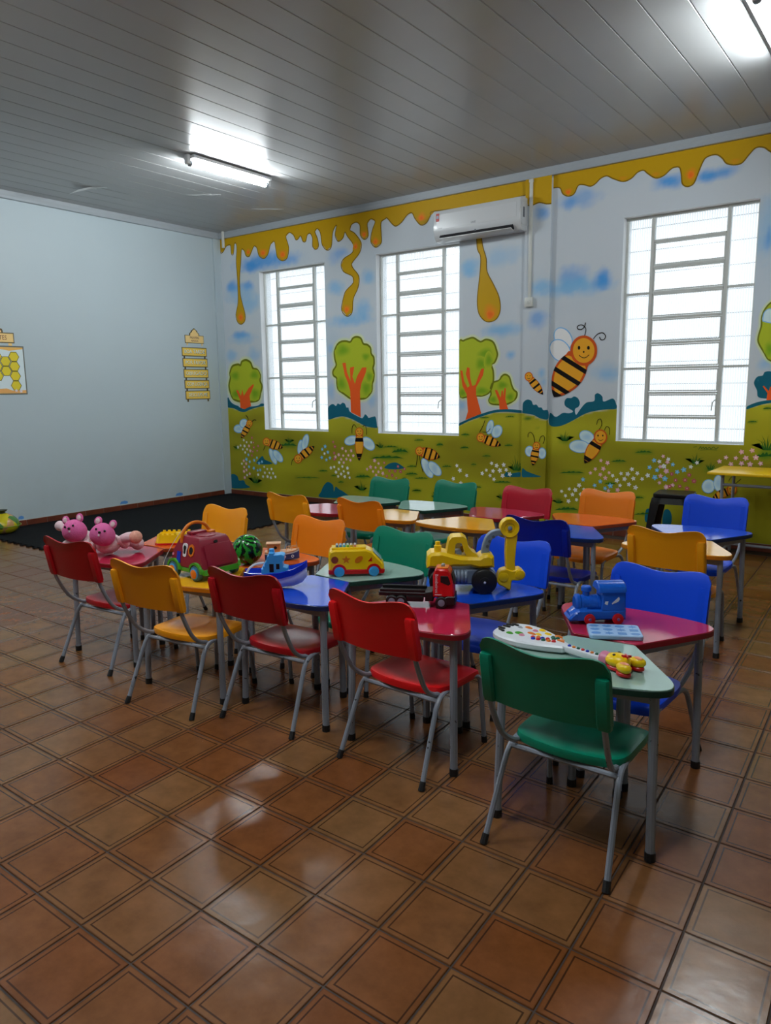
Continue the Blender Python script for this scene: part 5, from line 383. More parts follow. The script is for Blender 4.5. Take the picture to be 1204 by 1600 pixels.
# ---- floor: glazed tiles over dark grout
SX, SY, OX, OY, SH = .24545, .2522, 6.39868, -6.47746, -.0382
def tile_material():
    m = bpy.data.materials.new('brown_glazed_tile'); m.use_nodes = True; nt = m.node_tree; b = nt.nodes['Principled BSDF']; N = nt.nodes.new; Lk = nt.links.new
    def math_(op, a, bb=None):
        n = N('ShaderNodeMath'); n.operation = op
        for i, q in enumerate((a, bb)):
            if q is None: continue
            if isinstance(q, (int, float)): n.inputs[i].default_value = q
            else: Lk(q, n.inputs[i])
        return n.outputs[0]
    g = N('ShaderNodeNewGeometry'); sp = N('ShaderNodeSeparateXYZ'); Lk(g.outputs['Position'], sp.inputs[0])
    yy = math_('SUBTRACT', sp.outputs['Y'], OY); j = math_('DIVIDE', yy, SY)
    i = math_('DIVIDE', math_('ADD', math_('SUBTRACT', sp.outputs['X'], OX), math_('MULTIPLY', yy, -SH)), SX)
    fi, fj = math_('FLOOR', i), math_('FLOOR', j)
    u, v = math_('FRACT', i), math_('FRACT', j)
    du = math_('MINIMUM', u, math_('SUBTRACT', 1.0, u)); dv = math_('MINIMUM', v, math_('SUBTRACT', 1.0, v)); d = math_('MINIMUM', du, dv)
    ln = N('ShaderNodeMapRange'); ln.interpolation_type = 'SMOOTHSTEP'; Lk(math_('ABSOLUTE', math_('SUBTRACT', d, .083)), ln.inputs[0])
    ln.inputs[1].default_value = .006; ln.inputs[2].default_value = .014; ln.inputs[3].default_value = .8; ln.inputs[4].default_value = 0
    ed = N('ShaderNodeMapRange'); Lk(d, ed.inputs[0]); ed.inputs[1].default_value = .012; ed.inputs[2].default_value = .034; ed.inputs[3].default_value = .45; ed.inputs[4].default_value = 0
    cb = N('ShaderNodeCombineXYZ'); Lk(fi, cb.inputs[0]); Lk(fj, cb.inputs[1])
    wn = N('ShaderNodeTexWhiteNoise'); wn.noise_dimensions = '3D'; Lk(cb.outputs[0], wn.inputs['Vector'])
    n1 = N('ShaderNodeTexNoise'); n1.inputs['Scale'].default_value = 9; n1.inputs['Detail'].default_value = 7; n1.inputs['Roughness'].default_value = .65; Lk(g.outputs['Position'], n1.inputs['Vector'])
    n2 = N('ShaderNodeTexNoise'); n2.inputs['Scale'].default_value = .5; n2.inputs['Detail'].default_value = 2; Lk(g.outputs['Position'], n2.inputs['Vector'])
    base = N('ShaderNodeMix'); base.data_type = 'RGBA'; base.inputs['A'].default_value = C(122, 70, 33); base.inputs['B'].default_value = C(128, 90, 53)
    Lk(math_('MULTIPLY', wn.outputs['Value'], 1.0), base.inputs['Factor'])
    mot = N('ShaderNodeMapRange'); Lk(n1.outputs['Fac'], mot.inputs[0]); mot.inputs[1].default_value = .3; mot.inputs[2].default_value = .7; mot.inputs[3].default_value = .72; mot.inputs[4].default_value = 1.12
    sc = N('ShaderNodeVectorMath'); sc.operation = 'SCALE'; Lk(base.outputs['Result'], sc.inputs[0]); Lk(mot.outputs[0], sc.inputs['Scale'])
    mx = N('ShaderNodeMix'); mx.data_type = 'RGBA'; mx.inputs['B'].default_value = C(38, 22, 14); Lk(math_('MAXIMUM', ln.outputs[0], ed.outputs[0]), mx.inputs['Factor']); Lk(sc.outputs[0], mx.inputs['A'])
    Lk(mx.outputs['Result'], b.inputs['Base Color'])
    rr = N('ShaderNodeMapRange'); Lk(n1.outputs['Fac'], rr.inputs[0]); rr.inputs[3].default_value = .16; rr.inputs[4].default_value = .32; Lk(rr.outputs[0], b.inputs['Roughness'])
    b.inputs['Specular IOR Level'].default_value = .46
    n3 = N('ShaderNodeTexNoise'); n3.inputs['Scale'].default_value = 14; n3.inputs['Detail'].default_value = 3; Lk(g.outputs['Position'], n3.inputs['Vector'])
    bp = N('ShaderNodeBump'); bp.inputs['Strength'].default_value = .16; bp.inputs['Distance'].default_value = .008; Lk(n3.outputs['Fac'], bp.inputs['Height']); Lk(bp.outputs['Normal'], b.inputs['Normal'])
    return m
M_TILE = tile_material()
M_GROUT = mat('dark_grout', C(58, 46, 38), .8, var=(20, .25))
floor = struct('floor', MB().box((XR / 2, YB / 2, -.053), (XR + .6, -YB + .6, .1)), M_GROUT)
e1, e2 = Vector((SX, 0, 0)), Vector((SH * SY, SY, 0))
def tile_geo(mb, o):
    gp, bv = .007, .005
    def P(a, b_, z): q = o + e1 * a + e2 * b_; return (q.x, q.y, z)
    a0, a1 = gp, 1 - gp; b0, b1 = gp + bv * 2, 1 - gp - bv * 2
    vs_ = [P(a0, a0, -.004), P(a1, a0, -.004), P(a1, a1, -.004), P(a0, a1, -.004), P(b0, b0, 0), P(b1, b0, 0), P(b1, b1, 0), P(b0, b1, 0)]
    mb.add(vs_, [(4, 5, 6, 7), (0, 1, 5, 4), (1, 2, 6, 5), (2, 3, 7, 6), (3, 0, 4, 7)])
tl = []
for i in range(-30, 20):
    for j in range(-14, 29):
        o = Vector((OX, OY, 0)) + e1 * i + e2 * j; c = o + (e1 + e2) / 2
        if c.x < .12 or c.x > XR - .12 or c.y > -.12 or c.y < YB + .12: continue
        d = c - m_.translation; dep = d.dot(f_)
        vis = dep > .3 and abs(d.dot(r_) / dep) < 602 / 1155 * 1.04 and abs(d.dot(u_) / dep) < 800 / 1155 * 1.04
        hid = c.x < 2.4 and c.y > -3.75           # under the mat
        tl.append((0 if vis and not hid else 1, dep, i, j))
tl.sort()
tmb = MB(); tile_geo(tmb, Vector((0, 0, 0))); tme = tmb.mesh('tile'); tme.materials.append(M_TILE)
rest = MB()
for k, (_, _, i, j) in enumerate(tl):
    o = Vector((OX, OY, 0)) + e1 * i + e2 * j
    if k < 300: obj('tile', tme, None, floor, o)
    else: tile_geo(rest, o)
tag(obj('tile_field', rest, M_TILE, floor, smooth=0), 'brown glazed floor tiles in the far part of the room', kind='stuff')

# ---- plain walls
wl = struct('wall_left', MB().box((-WT / 2, YB / 2, HC / 2), (WT, -YB + .4, HC + .1)), M_WALL)
obj('corner_pilaster', MB().box((.012, -.064, HC / 2), (.03, .128, HC)), M_WALL, wl, smooth=0)
M_WALL2 = mat('low_bounce_dark_wall', (.16, .17, .13, 1), .5, var=(2, .15))  # made-up dark tone for the unseen walls, cuts bounced fill light
struct('wall_right', MB().box((XR + WT / 2, YB / 2, HC / 2), (WT, -YB + .4, HC + .1)), M_WALL2)
struct('wall_rear', MB().box((XR / 2, YB - WT / 2, HC / 2), (XR + .4, WT, HC + .1)), M_WALL2)

# ---- mural wall: thick wall with three openings; the room face is a fine grid that carries the painted ground colours
HILL = [(-0.0, 1.309), (0.165, 1.279), (0.287, 1.248), (0.388, 1.241), (0.491, 1.27), (0.652, 1.305), (0.784, 1.323), (1.997, 1.151), (2.124, 1.172), (2.248, 1.19), (2.382, 1.164), (2.501, 1.119), (2.642, 1.068), (2.804, 1.056), (4.02, 1.111), (4.146, 1.163), (4.314, 1.218), (4.477, 1.263), (4.638, 1.274), (4.821, 1.265), (4.866, 1.259), (4.978, 1.242), (5.059, 1.206), (5.138, 1.198), (5.155, 1.137), (5.272, 1.135), (5.408, 1.192), (5.562, 1.268), (5.736, 1.301), (5.874, 1.316), (7.098, 1.329), (7.185, 1.357), (7.291, 1.381), (7.9, 1.36), (8.6, 1.2), (9.95, 1.15)]
def hill(x):
    for (a, b), (c, d) in zip(HILL, HILL[1:]):
        if a <= x <= c: return b + (d - b) * (x - a) / max(1e-6, c - a)
    return HILL[-1][1] if x > 5 else HILL[0][1]
from mathutils import noise as mnoise
SOFT = {}
for name_, off_, pil_, lay_ in MURAL:          # airbrushed clouds and grass shading belong to the ground coat
    for L_ in lay_:
        if L_[0] == 'b' and (name_ == 'painted_cloud' or L_[1] in ('gsoft',) or (L_[1] == 'gdark')):
            for q_ in range(int((L_[3][0] - L_[4] * 1.3) * 4), int((L_[3][0] + L_[4] * 1.3) * 4) + 1): SOFT.setdefault(q_, []).append(L_)
K = 2.3   # photo tone to paint albedo
PC = dict(hon=C(176, 138, 14, K * .62), hone=C(120, 92, 10, K * .6), org=C(205, 95, 20, K), red=C(190, 62, 22, K), cb=C(50, 130, 195, 1.55), cl=C(112, 174, 216, 1.25), teal=C(10, 72, 88, K * .9), crown=C(128, 138, 30, K), crownd=C(86, 92, 10, K * .8), halo=C(165, 175, 90, K), leaf=C(62, 112, 14, K), trunk=C(172, 66, 22, K), gsoft=C(62, 106, 20, 1.7), gdark=C(34, 84, 26, 1.5), fw=C(205, 210, 205, K), fp=C(210, 158, 172, 1.5), fb=C(105, 170, 210, 1.5), fm=C(165, 70, 88, 1.6), fc=C(205, 195, 150, K), wing=C(186, 206, 226, 1.5), wingw=C(200, 205, 212, K), wingo=C(120, 175, 216, 1.3), blk=C(18, 12, 12), beeo=C(196, 78, 26, 1.25), beey=C(232, 160, 40, 1.25))
def ground(x, z):
    h = hill(x); w = .018
    t = min(1, max(0, (h - z) / w + .5))
    n1 = mnoise.noise((x * .8, z * 1.4, 3.1)); n2 = mnoise.noise((x * 3.1, z * 3.5, 9.7))
    sky = [.66, .72, .78]
    b = max(0, n1 * .6 + n2 * .25) * .5
    sky = [sky[0] * (1 - b) + .30 * b, sky[1] * (1 - b) + .52 * b, sky[2] * (1 - b) + .72 * b]
    g1 = C(126, 124, 22, K); g2 = C(98, 92, 16, K); g3 = C(150, 146, 36, K)
    s_ = .5 + .5 * mnoise.noise((x * 1.1, z * 3.2, 1.3)) + .25 * mnoise.noise((x * 2.5, z * 7, 5.5))
    s_ = min(1, max(0, s_)); rim = min(1, max(0, 1 - (h - z) / .35)) * .6
    gr = [g2[i] * (1 - s_) + g1[i] * s_ for i in range(3)]
    gr = [gr[i] * (1 - rim * s_) + g3[i] * rim * s_ for i in range(3)]
    out = [sky[i] * (1 - t) + gr[i] * t for i in range(3)]
    for L_ in SOFT.get(int(x * 4), ()):
        dx, dz = (x - L_[3][0]) / L_[4], (z - L_[3][1]) / L_[5]
        if abs(dx) > 1.3 or abs(dz) > 1.3: continue
        d = math.hypot(dx, dz) + .28 * mnoise.noise((x * 9, z * 9, L_[3][0] * 3)) + .14 * mnoise.noise((x * 23, z * 23, 4))
        a = L_[2] * min(1, max(0, (1.05 - d) / .75)); cc = PC[L_[1]]
        out = [out[i] * (1 - a) + cc[i] * a for i in range(3)]
    return tuple(out) + (1.0,)
def mural_material(name, attr, rough=.38):
    m = bpy.data.materials.new(name); m.use_nodes = True; nt = m.node_tree; b = nt.nodes['Principled BSDF']
    a = nt.nodes.new('ShaderNodeAttribute'); a.attribute_name = attr; nt.links.new(a.outputs['Color'], b.inputs['Base Color'])
    b.inputs['Roughness'].default_value = .5; b.inputs['Specular IOR Level'].default_value = .15
    return m, a, b
M_MURAL, _, _ = mural_material('painted_mural_ground', 'Col')
M_PAINT, pa_, pb_ = mural_material('airbrush_paint', 'Col')
def grid_face(name, x0, x1, z0, z1, y, step, holes, parent=None):
    xs = set([x0, x1]); zs = set([z0, z1])
    for i in range(1, int((x1 - x0) / step) + 1): xs.add(round(x0 + i * step, 4))
    for i in range(1, int((z1 - z0) / step) + 1): zs.add(round(z0 + i * step, 4))
    for a, b in holes: xs |= {a, b}
    if holes: zs |= {WZ0, WZ1}
    xs = sorted(q for q in xs if x0 <= q <= x1); zs = sorted(q for q in zs if z0 <= q <= z1)
    nx = len(xs); vs_ = [(x, y, z) for z in zs for x in xs]; fs = []
    for k in range(len(zs) - 1):
        zc = (zs[k] + zs[k + 1]) / 2
        for i in range(nx - 1):
            xc = (xs[i] + xs[i + 1]) / 2
            if WZ0 < zc < WZ1 and any(a < xc < b for a, b in holes): continue
            q = k * nx + i; fs.append((q, q + 1, q + 1 + nx, q + nx))
    return vs_, fs
vs_, fs = grid_face('w', 0, XR, 0, HC, 0, .025, WIN)
nface = len(fs)
mb = MB(); mb.add(vs_, fs)
edges = [0] + [q for w in WIN for q in w] + [XR]          # rear body and reveals
for a, b in zip(edges[::2], edges[1::2]): mb.add([(a, 0, 0), (b, 0, 0), (b, WT, 0), (a, WT, 0), (a, 0, HC), (b, 0, HC), (b, WT, HC), (a, WT, HC)], [(2, 3, 7, 6), (0, 3, 7, 4) if a > 0 else (3, 0, 4, 7), (1, 2, 6, 5)])
for a, b in WIN:
    for z0, z1 in ((0, WZ0), (WZ1, HC)):
        mb.add([(a, 0, z0), (b, 0, z0), (b, WT, z0), (a, WT, z0), (a, 0, z1), (b, 0, z1), (b, WT, z1), (a, WT, z1)], [(2, 3, 7, 6), (4, 5, 6, 7), (0, 1, 2, 3)])
me = mb.mesh('wall_back'); me.materials.append(M_MURAL); me.materials.append(M_WHITE)
for i, pl in enumerate(me.polygons):
    if i >= nface: pl.material_index = 1
ca = me.color_attributes.new('Col', 'FLOAT_COLOR', 'POINT'); buf = []
for v in me.vertices: buf += ground(v.co.x, v.co.z)
ca.data.foreach_set('color', buf)
wb = struct('wall_back', me, None)
# pilaster
vs_, fs = grid_face('p', PX0, PX1, 0, 3.673, -PD, .025, [])
mb = MB(); mb.add(vs_, fs)
for x in (PX0, PX1):
    zz = [k * .025 for k in range(int(3.673 / .025) + 1)]; mb.add([(x, yy, z) for z in zz for yy in (-PD, 0)], [(2 * k, 2 * k + 1, 2 * k + 3, 2 * k + 2) for k in range(len(zz) - 1)])
me = mb.mesh('pilaster'); me.materials.append(M_MURAL); ca = me.color_attributes.new('Col', 'FLOAT_COLOR', 'POINT'); buf = []
for v in me.vertices: buf += ground(v.co.x, v.co.z)
ca.data.foreach_set('color', buf)
obj('pilaster', me, None, wb)
# reveal linings (white painted opening sides)
# ---- painted figures of the mural, one mesh per figure
ALPHA = {}
def paint(mb, cols, pts, colr, y, alpha=1.0, fan=None):
    o = len(mb.v); mb.v += [(q[0], y, q[1]) for q in pts]; mb.f.append(tuple(range(o, o + len(pts)))); cols += [colr[:3] + (alpha,)] * len(pts)
def stroke(mb, cols, pts, w, colr, y, alpha=1.0):
    P = [Vector(q) for q in pts]; o = len(mb.v); n = len(P)
    for i in range(n):
        t = (P[min(n - 1, i + 1)] - P[max(0, i - 1)]); t = t.normalized() if t.length > 1e-9 else Vector((1, 0)); nn = Vector((-t.y, t.x)) * w / 2
        yi = y - 4e-6 * i; mb.v += [(P[i].x + nn.x, yi, P[i].y + nn.y), (P[i].x - nn.x, yi, P[i].y - nn.y)]
    mb.f += [(o + 2 * i, o + 2 * i + 1, o + 2 * i + 3, o + 2 * i + 2) for i in range(n - 1)]; cols += [colr[:3] + (alpha,)] * (2 * n)
def inside(q, poly):
    c = False; n = len(poly)
    for i in range(n):
        a, b = poly[i], poly[i - 1]
        if (a[1] > q[1]) != (b[1] > q[1]) and q[0] < (b[0] - a[0]) * (q[1] - a[1]) / (b[1] - a[1]) + a[0]: c = not c
    return c
def mixc(a, b, t): return tuple(a[i] * (1 - t) + b[i] * t for i in range(3))
def soft(mb, cols, c, rx, rz, colr, y, alpha, under, clip):
    # airbrushed spot over an already painted shape: fades into the colour below, trimmed to that shape
    n = 20; o = len(mb.v); ph = random.random() * 6; mb.v.append((c[0], y, c[1])); cols.append(mixc(under, colr, alpha) + (1,))
    rings = ((.35, .85), (.6, .5), (.82, .18), (1.0, 0.0))
    dirs = []
    for j in range(n):
        t = 2 * math.pi * j / n; w = 1 + .10 * math.sin(3 * t + ph); k = 1.0
        while k > .15 and not any(inside((c[0] + rx * w * k * math.cos(t), c[1] + rz * w * k * math.sin(t)), pl) for pl in clip): k *= .88
        dirs.append((w * k, k, t))
    for q, a in rings:
        for w, k, t in dirs:
            mb.v.append((c[0] + rx * w * q * math.cos(t), y, c[1] + rz * w * q * math.sin(t))); aa = a if k == 1.0 else max(0.0, 1 - (q * k) ** 1.3)
            cols.append(mixc(under, colr, alpha * aa) + (1,))
    mb.f += [(o, o + 1 + j, o + 1 + (j + 1) % n) for j in range(n)]
    for k in range(3):
        a = o + 1 + k * n; mb.f += [(a + j, a + n + j, a + n + (j + 1) % n, a + (j + 1) % n) for j in range(n)]
def halo(mb, cols, pts, w, colr, y):
    P = [Vector(q) for q in pts]; o = len(mb.v); n = len(P)
    for i in range(n):
        t = (P[min(n - 1, i + 1)] - P[max(0, i - 1)]); t = t.normalized() if t.length > 1e-9 else Vector((1, 0)); nn = Vector((-t.y, t.x)) * w
        for k in (-1, 0, 1):
            q = P[i] + nn * k; q.x = max(.004, q.x); mb.v.append((q.x, y - 1.2e-6 * i - (2e-5 if k == 0 else 0), q.y)); g = ground(q.x, q.y); cols.append(g if k else mixc(g, colr, .75) + (1,))
    for i in range(n - 1):
        a = o + 3 * i; mb.f += [(a, a + 1, a + 4, a + 3), (a + 1, a + 2, a + 5, a + 4)]
HONEYS = [[L_[2] for L_ in e[3] if L_[0] in 'fF'][0] for e in MURAL if e[0] in ('painted_honey', 'painted_honey_drip')]
def keep_on_wall(v):
    x, y, z = v
    for a, b in WIN:
        if a < x < b and WZ0 < z < WZ1:
            if min(x - a, b - x) < min(z - WZ0, WZ1 - z): x = a if x - a < b - x else b
            else: z = WZ0 if z - WZ0 < WZ1 - z else WZ1
    return (x, y, z)
def build_mural(els):
    for name, off, pil, layers in els:
        if name == 'painted_cloud': continue
        if all(L[0] == 'b' and L[1] in ('gsoft', 'gdark') for L in layers): continue
        last = None
        mb = MB(); cols = []; y = -(PD if pil else 0) - off * .001
        for L in layers:
            y -= .00016; t = L[0]
            cc = PC[L[1]]; al = ALPHA.get(L[1], 1.0)
            if t == 'f':
                last = (cc, spline([Vector(q) for q in L[2]], 4, True)); paint(mb, cols, last[1], cc, y)
            elif t == 'F': paint(mb, cols, L[2] if name != 'painted_honey' else L[2], cc, y, al)
            elif t == 's' and L[1] == 'halo': halo(mb, cols, spline([Vector(q) for q in L[3]], 4), L[2] * 1.1, cc, y)
            elif t == 's':
                pts = spline([Vector(q) for q in L[3]], 4); stroke(mb, cols, pts, L[2], cc, y, al)
            elif t == 'b':
                if L[1] in ('gsoft', 'gdark'): continue
                if name == 'painted_honey_shading': soft(mb, cols, L[3], L[4], L[5], cc, y, L[2], PC['hon'] if L[1] == 'org' else PC['org'], HONEYS)
                else: soft(mb, cols, L[3], L[4], L[5], cc, y, L[2], last[0] if L[1] != 'red' else PC['org'], [[tuple(v) for v in last[1]]])
            elif t == '*':
                for q in L[3]:
                    ph = random.random() * 6; w = L[2] * (.85 + .35 * random.random()); n = 20 if L[1] != 'fc' else 6; y -= .000006
                    paint(mb, cols, [(q[0] + w * (.80 + (.26 * math.cos(5 * k * 2 * math.pi / n) if n == 20 else 0)) * math.cos(ph + k * 2 * math.pi / n), q[1] + w * (.80 + (.26 * math.cos(5 * k * 2 * math.pi / n) if n == 20 else 0)) * math.sin(ph + k * 2 * math.pi / n)) for k in range(n)], cc, y)
            elif t == 'g':
                h = L[2]
                for k in range(11):
                    a = R(-62 + 124 * k / 10 + random.uniform(-8, 8)); hh = h * random.uniform(.6, 1.0) * (1.05 - .3 * abs(math.sin(a)))
                    bx = L[3][0] + (k - 5) * h * .035; p0 = Vector((bx, L[3][1])); p1 = p0 + Vector((math.sin(a) * hh * .35, hh * .55)); p2 = p0 + Vector((math.sin(a) * hh * 1.0, hh * math.cos(a) * .9 + hh * .08)); wd = h * .028
                    y -= .000004; paint(mb, cols, [(p0.x - wd, p0.y), (p1.x - wd * .8, p1.y), (p2.x, p2.y), (p1.x + wd * .8, p1.y), (p0.x + wd, p0.y)], cc, y, al)
        if not pil: mb.v = [keep_on_wall(v) for v in mb.v]
        me = mb.mesh(name); me.materials.append(M_PAINT); ca = me.color_attributes.new('Col', 'FLOAT_COLOR', 'POINT'); flat = []
        for q in cols: flat += q
        ca.data.foreach_set('color', flat)
        obj(name, me, None, wb)
build_mural(MURAL)

# ---- windows: steel sash with ribbed panes, grille outside
M_SASH = mat('grey_painted_steel_sash', C(205, 208, 204, 1.0), .45)
def pane_material():
    m = bpy.data.materials.new('ribbed_glass'); m.use_nodes = True; nt = m.node_tree; nt.nodes.clear(); N = nt.nodes.new; Lk = nt.links.new
    out = N('ShaderNodeOutputMaterial'); mix = N('ShaderNodeMixShader'); tr = N('ShaderNodeBsdfTransparent'); tl_ = N('ShaderNodeBsdfTranslucent'); gl = N('ShaderNodeBsdfGlossy'); mg = N('ShaderNodeMixShader')
    tr.inputs[0].default_value = (.93, .96, .97, 1); tl_.inputs[0].default_value = (.85, .88, .9, 1); gl.inputs['Roughness'].default_value = .2
    tc = N('ShaderNodeNewGeometry'); sp = N('ShaderNodeSeparateXYZ'); Lk(tc.outputs['Position'], sp.inputs[0])
    w = N('ShaderNodeMath'); w.operation = 'MULTIPLY'; w.inputs[1].default_value = 2 * math.pi / .022; Lk(sp.outputs['X'], w.inputs[0])
    s_ = N('ShaderNodeMath'); s_.operation = 'SINE'; Lk(w.outputs[0], s_.inputs[0])
    mr = N('ShaderNodeMapRange'); mr.inputs[1].default_value = -1; mr.inputs[2].default_value = 1; mr.inputs[3].default_value = .12; mr.inputs[4].default_value = .62; Lk(s_.outputs[0], mr.inputs[0])
    Lk(mr.outputs[0], mix.inputs[0]); Lk(tr.outputs[0], mix.inputs[1]); Lk(tl_.outputs[0], mix.inputs[2])
    mg.inputs[0].default_value = .06; Lk(mix.outputs[0], mg.inputs[1]); Lk(gl.outputs[0], mg.inputs[2]); Lk(mg.outputs[0], out.inputs[0])
    return m
M_PANE = pane_material()
M_GRILLE = mat('grey_grille_bar', C(150, 155, 160), .5)
for wi, (x0, x1) in enumerate(WIN):
    w = empty('window_%d' % (wi + 1), ((x0 + x1) / 2, .10, WZ0), kind='structure'); ww = x1 - x0; hh = WZ1 - WZ0; hw = ww / 2
    fr = .022; dp = .035
    mb = MB()
    for s in (-1, 1): mb.box((s * (hw - fr / 2), 0, hh / 2), (fr, dp, hh))
    for z in (fr / 2, hh - fr / 2): mb.box((0, 0, z), (ww - 2 * fr, dp, fr))
    obj('window_frame', mb, M_SASH, w, smooth=0)
    mxs = (-hw + .262, hw - .262)
    for mx in mxs: obj('mullion', MB().box((mx, -.003, hh / 2), (.030, dp + .008, hh - 2 * fr)), M_SASH, w, smooth=0)
    rh = hh / 9
    for k in range(1, 9):
        obj('transom', MB().box((0, -.004, k * rh), (mxs[1] - mxs[0] - .036, dp + .01, .022)), M_SASH, w, smooth=0)
    for k in (3, 6):
        for s in (-1, 1): obj('transom', MB().box((s * (hw + mxs[1]) / 2, -.002, k * rh), (.262 - .018 - fr, dp, .022)), M_SASH, w, smooth=0)
    # hinged vent frames of the middle panes
    for k in range(1, 8):
        v = MB(); a, b = mxs[0] + .018, mxs[1] - .018; z0, z1 = k * rh + .015, (k + 1) * rh - .015; t = .012
        v.box(((a + b) / 2, -.012, z0 + t / 2), (b - a, .012, t)).box(((a + b) / 2, -.012, z1 - t / 2), (b - a, .012, t)).box((a + t / 2, -.012, (z0 + z1) / 2), (t, .012, z1 - z0 - 2 * t)).box((b - t / 2, -.012, (z0 + z1) / 2), (t, .012, z1 - z0 - 2 * t))
        obj('vent_sash', v, M_SASH, w, smooth=0)
    for k in range(9): obj('pane', MB().box((0, .006, (k + .5) * rh), (mxs[1] - mxs[0] - .03, .004, rh - .025)), M_PANE, w, smooth=0)
    for k in range(3):
        for s in (-1, 1): obj('pane', MB().box((s * (hw + mxs[1]) / 2, .006, (k + .5) * rh * 3), (.262 - .03, .004, rh * 3 - .02)), M_PANE, w, smooth=0)
    lv = MB().tube([(mxs[1] - .02, -.02, rh * 1.75), (mxs[1] - .045, -.06, rh * 1.62), (mxs[1] - .05, -.065, rh * 1.3)], .006, 6); obj('latch', lv, M_SASH, w)
    g = MB()
    for k in range(10): g.box((0, .105, (k + .62) * hh / 10), (ww, .007, .007))
    obj('outer_grille', g, M_GRILLE, w, smooth=0)
struct('ground_outside', MB().box((4, 5.2, -.1), (24, 10, .1)), mat('concrete_yard', (.42, .42, .40, 1), .8, var=(3, .15)))

# ---- ceiling of PVC boards
M_PVC = mat('white_pvc_board', (.40, .405, .405, 1), .28, spec=.5, var=(2, .04))
M_PVC2 = mat('pvc_groove', (.30, .30, .30, 1), .5)
ce = struct('ceiling', MB().box((XR / 2, YB / 2, HC + .07), (XR + .6, -YB + .6, .1)), M_PVC2)
PW = .2395; bx0 = 5.470 - 23 * PW
bm_ = MB().prism([(.001, HC + .02), (.001, HC + .003), (.004, HC), (PW - .007, HC), (PW - .005, HC + .0025), (PW - .0005, HC + .0025), (PW - .0005, HC + .02)], -YB, 0, RX(90))
bme = bm_.mesh('board'); bme.materials.append(M_PVC)
k = 0
while bx0 + k * PW < XR:
    if bx0 + k * PW > -PW + .001: obj('ceiling_board', bme, None, ce, (bx0 + k * PW, 0, 0))
    k += 1
# ---- crown trims
M_TRIM = mat('grey_trim_paint', (.40, .44, .475, 1), .4)
def crown(name, L, M):
    mb = MB().prism([(0, HC), (0, 3.672), (.040, 3.672), (.044, 3.678), (.044, 3.70), (.050, 3.72), (.050, HC)], 0, L, M @ Matrix(((1, 0, 0, 0), (0, 0, 1, 0), (0, 1, 0, 0), (0, 0, 0, 1)))); return struct(name, mb, M_TRIM)
crown('trim_1', XR, RZ(-90))
crown('trim_2', -YB, Matrix.Translation((0, YB, 0)))
# ---- skirting of short red clay tiles
M_SKIRT = mat('red_clay_skirting', C(104, 48, 30), .4, var=(8, .2))
M_JOINT = mat('pale_joint_mortar', C(170, 165, 155), .8)
def skirt(name, n, step, M, L):
    root = struct(name, MB().box((L / 2, .004, .0375), (L, .008, .075)), M_JOINT); root.matrix_world = M
    g = MB().box((step / 2, .0085, .0365), (step - .006, .013, .072), bev=.002); me = g.mesh('skirting_tile'); me.materials.append(M_SKIRT)
    for k in range(n): obj('skirting_tile', me, None, root, (k * step, 0, 0))
skirt('baseboard_left', 37, .252, Matrix.Translation((0, -.13 - 37 * .252, 0)) @ RZ(90) @ Matrix.Scale(-1, 4, (0, 1, 0)), 37 * .252)
skirt('baseboard_back', 19, .252, Matrix.Translation((.03, 0, 0)) @ Matrix.Scale(-1, 4, (0, 1, 0)), 19 * .252)
skirt('baseboard_back_right', 18, .252, Matrix.Translation((PX1 + .005, 0, 0)) @ Matrix.Scale(-1, 4, (0, 1, 0)), 18 * .252)

# ================================================================ FURNITURE
def steel_material():
    m = mat('grey_enamelled_steel', C(140, 146, 158), .35, spec=.5); nt = m.node_tree; b = nt.nodes['Principled BSDF']; g = nt.nodes.new('ShaderNodeNewGeometry')
    n = nt.nodes.new('ShaderNodeTexNoise'); n.inputs['Scale'].default_value = 38; n.inputs['Detail'].default_value = 3; nt.links.new(g.outputs['Position'], n.inputs['Vector'])
    mr = nt.nodes.new('ShaderNodeMapRange'); mr.inputs[1].default_value = .69; mr.inputs[2].default_value = .71; nt.links.new(n.outputs['Fac'], mr.inputs[0])
    mx = nt.nodes.new('ShaderNodeMix'); mx.data_type = 'RGBA'; mx.inputs['A'].default_value = C(140, 146, 158); mx.inputs['B'].default_value = C(35, 32, 32); nt.links.new(mr.outputs[0], mx.inputs['Factor']); nt.links.new(mx.outputs['Result'], b.inputs['Base Color'])
    return m
M_STEEL = steel_material()
M_RUBBER = mat('black_rubber_foot', C(18, 18, 20), .6)
M_RIVET = mat('bare_metal_rivet', C(200, 200, 200), .3, metal=1.0)
PLASTIC = dict(red=C(176, 8, 24), scarlet=C(232, 20, 26), orange=C(255, 134, 12), amber=C(255, 162, 16), blue=C(4, 76, 232), navy=C(2, 28, 150), green=C(0, 128, 98), crimson=C(190, 14, 44))
M_PL = {k: mat(k + '_moulded_plastic', v, .36, spec=.4, bump=(260, .03)) for k, v in PLASTIC.items()}

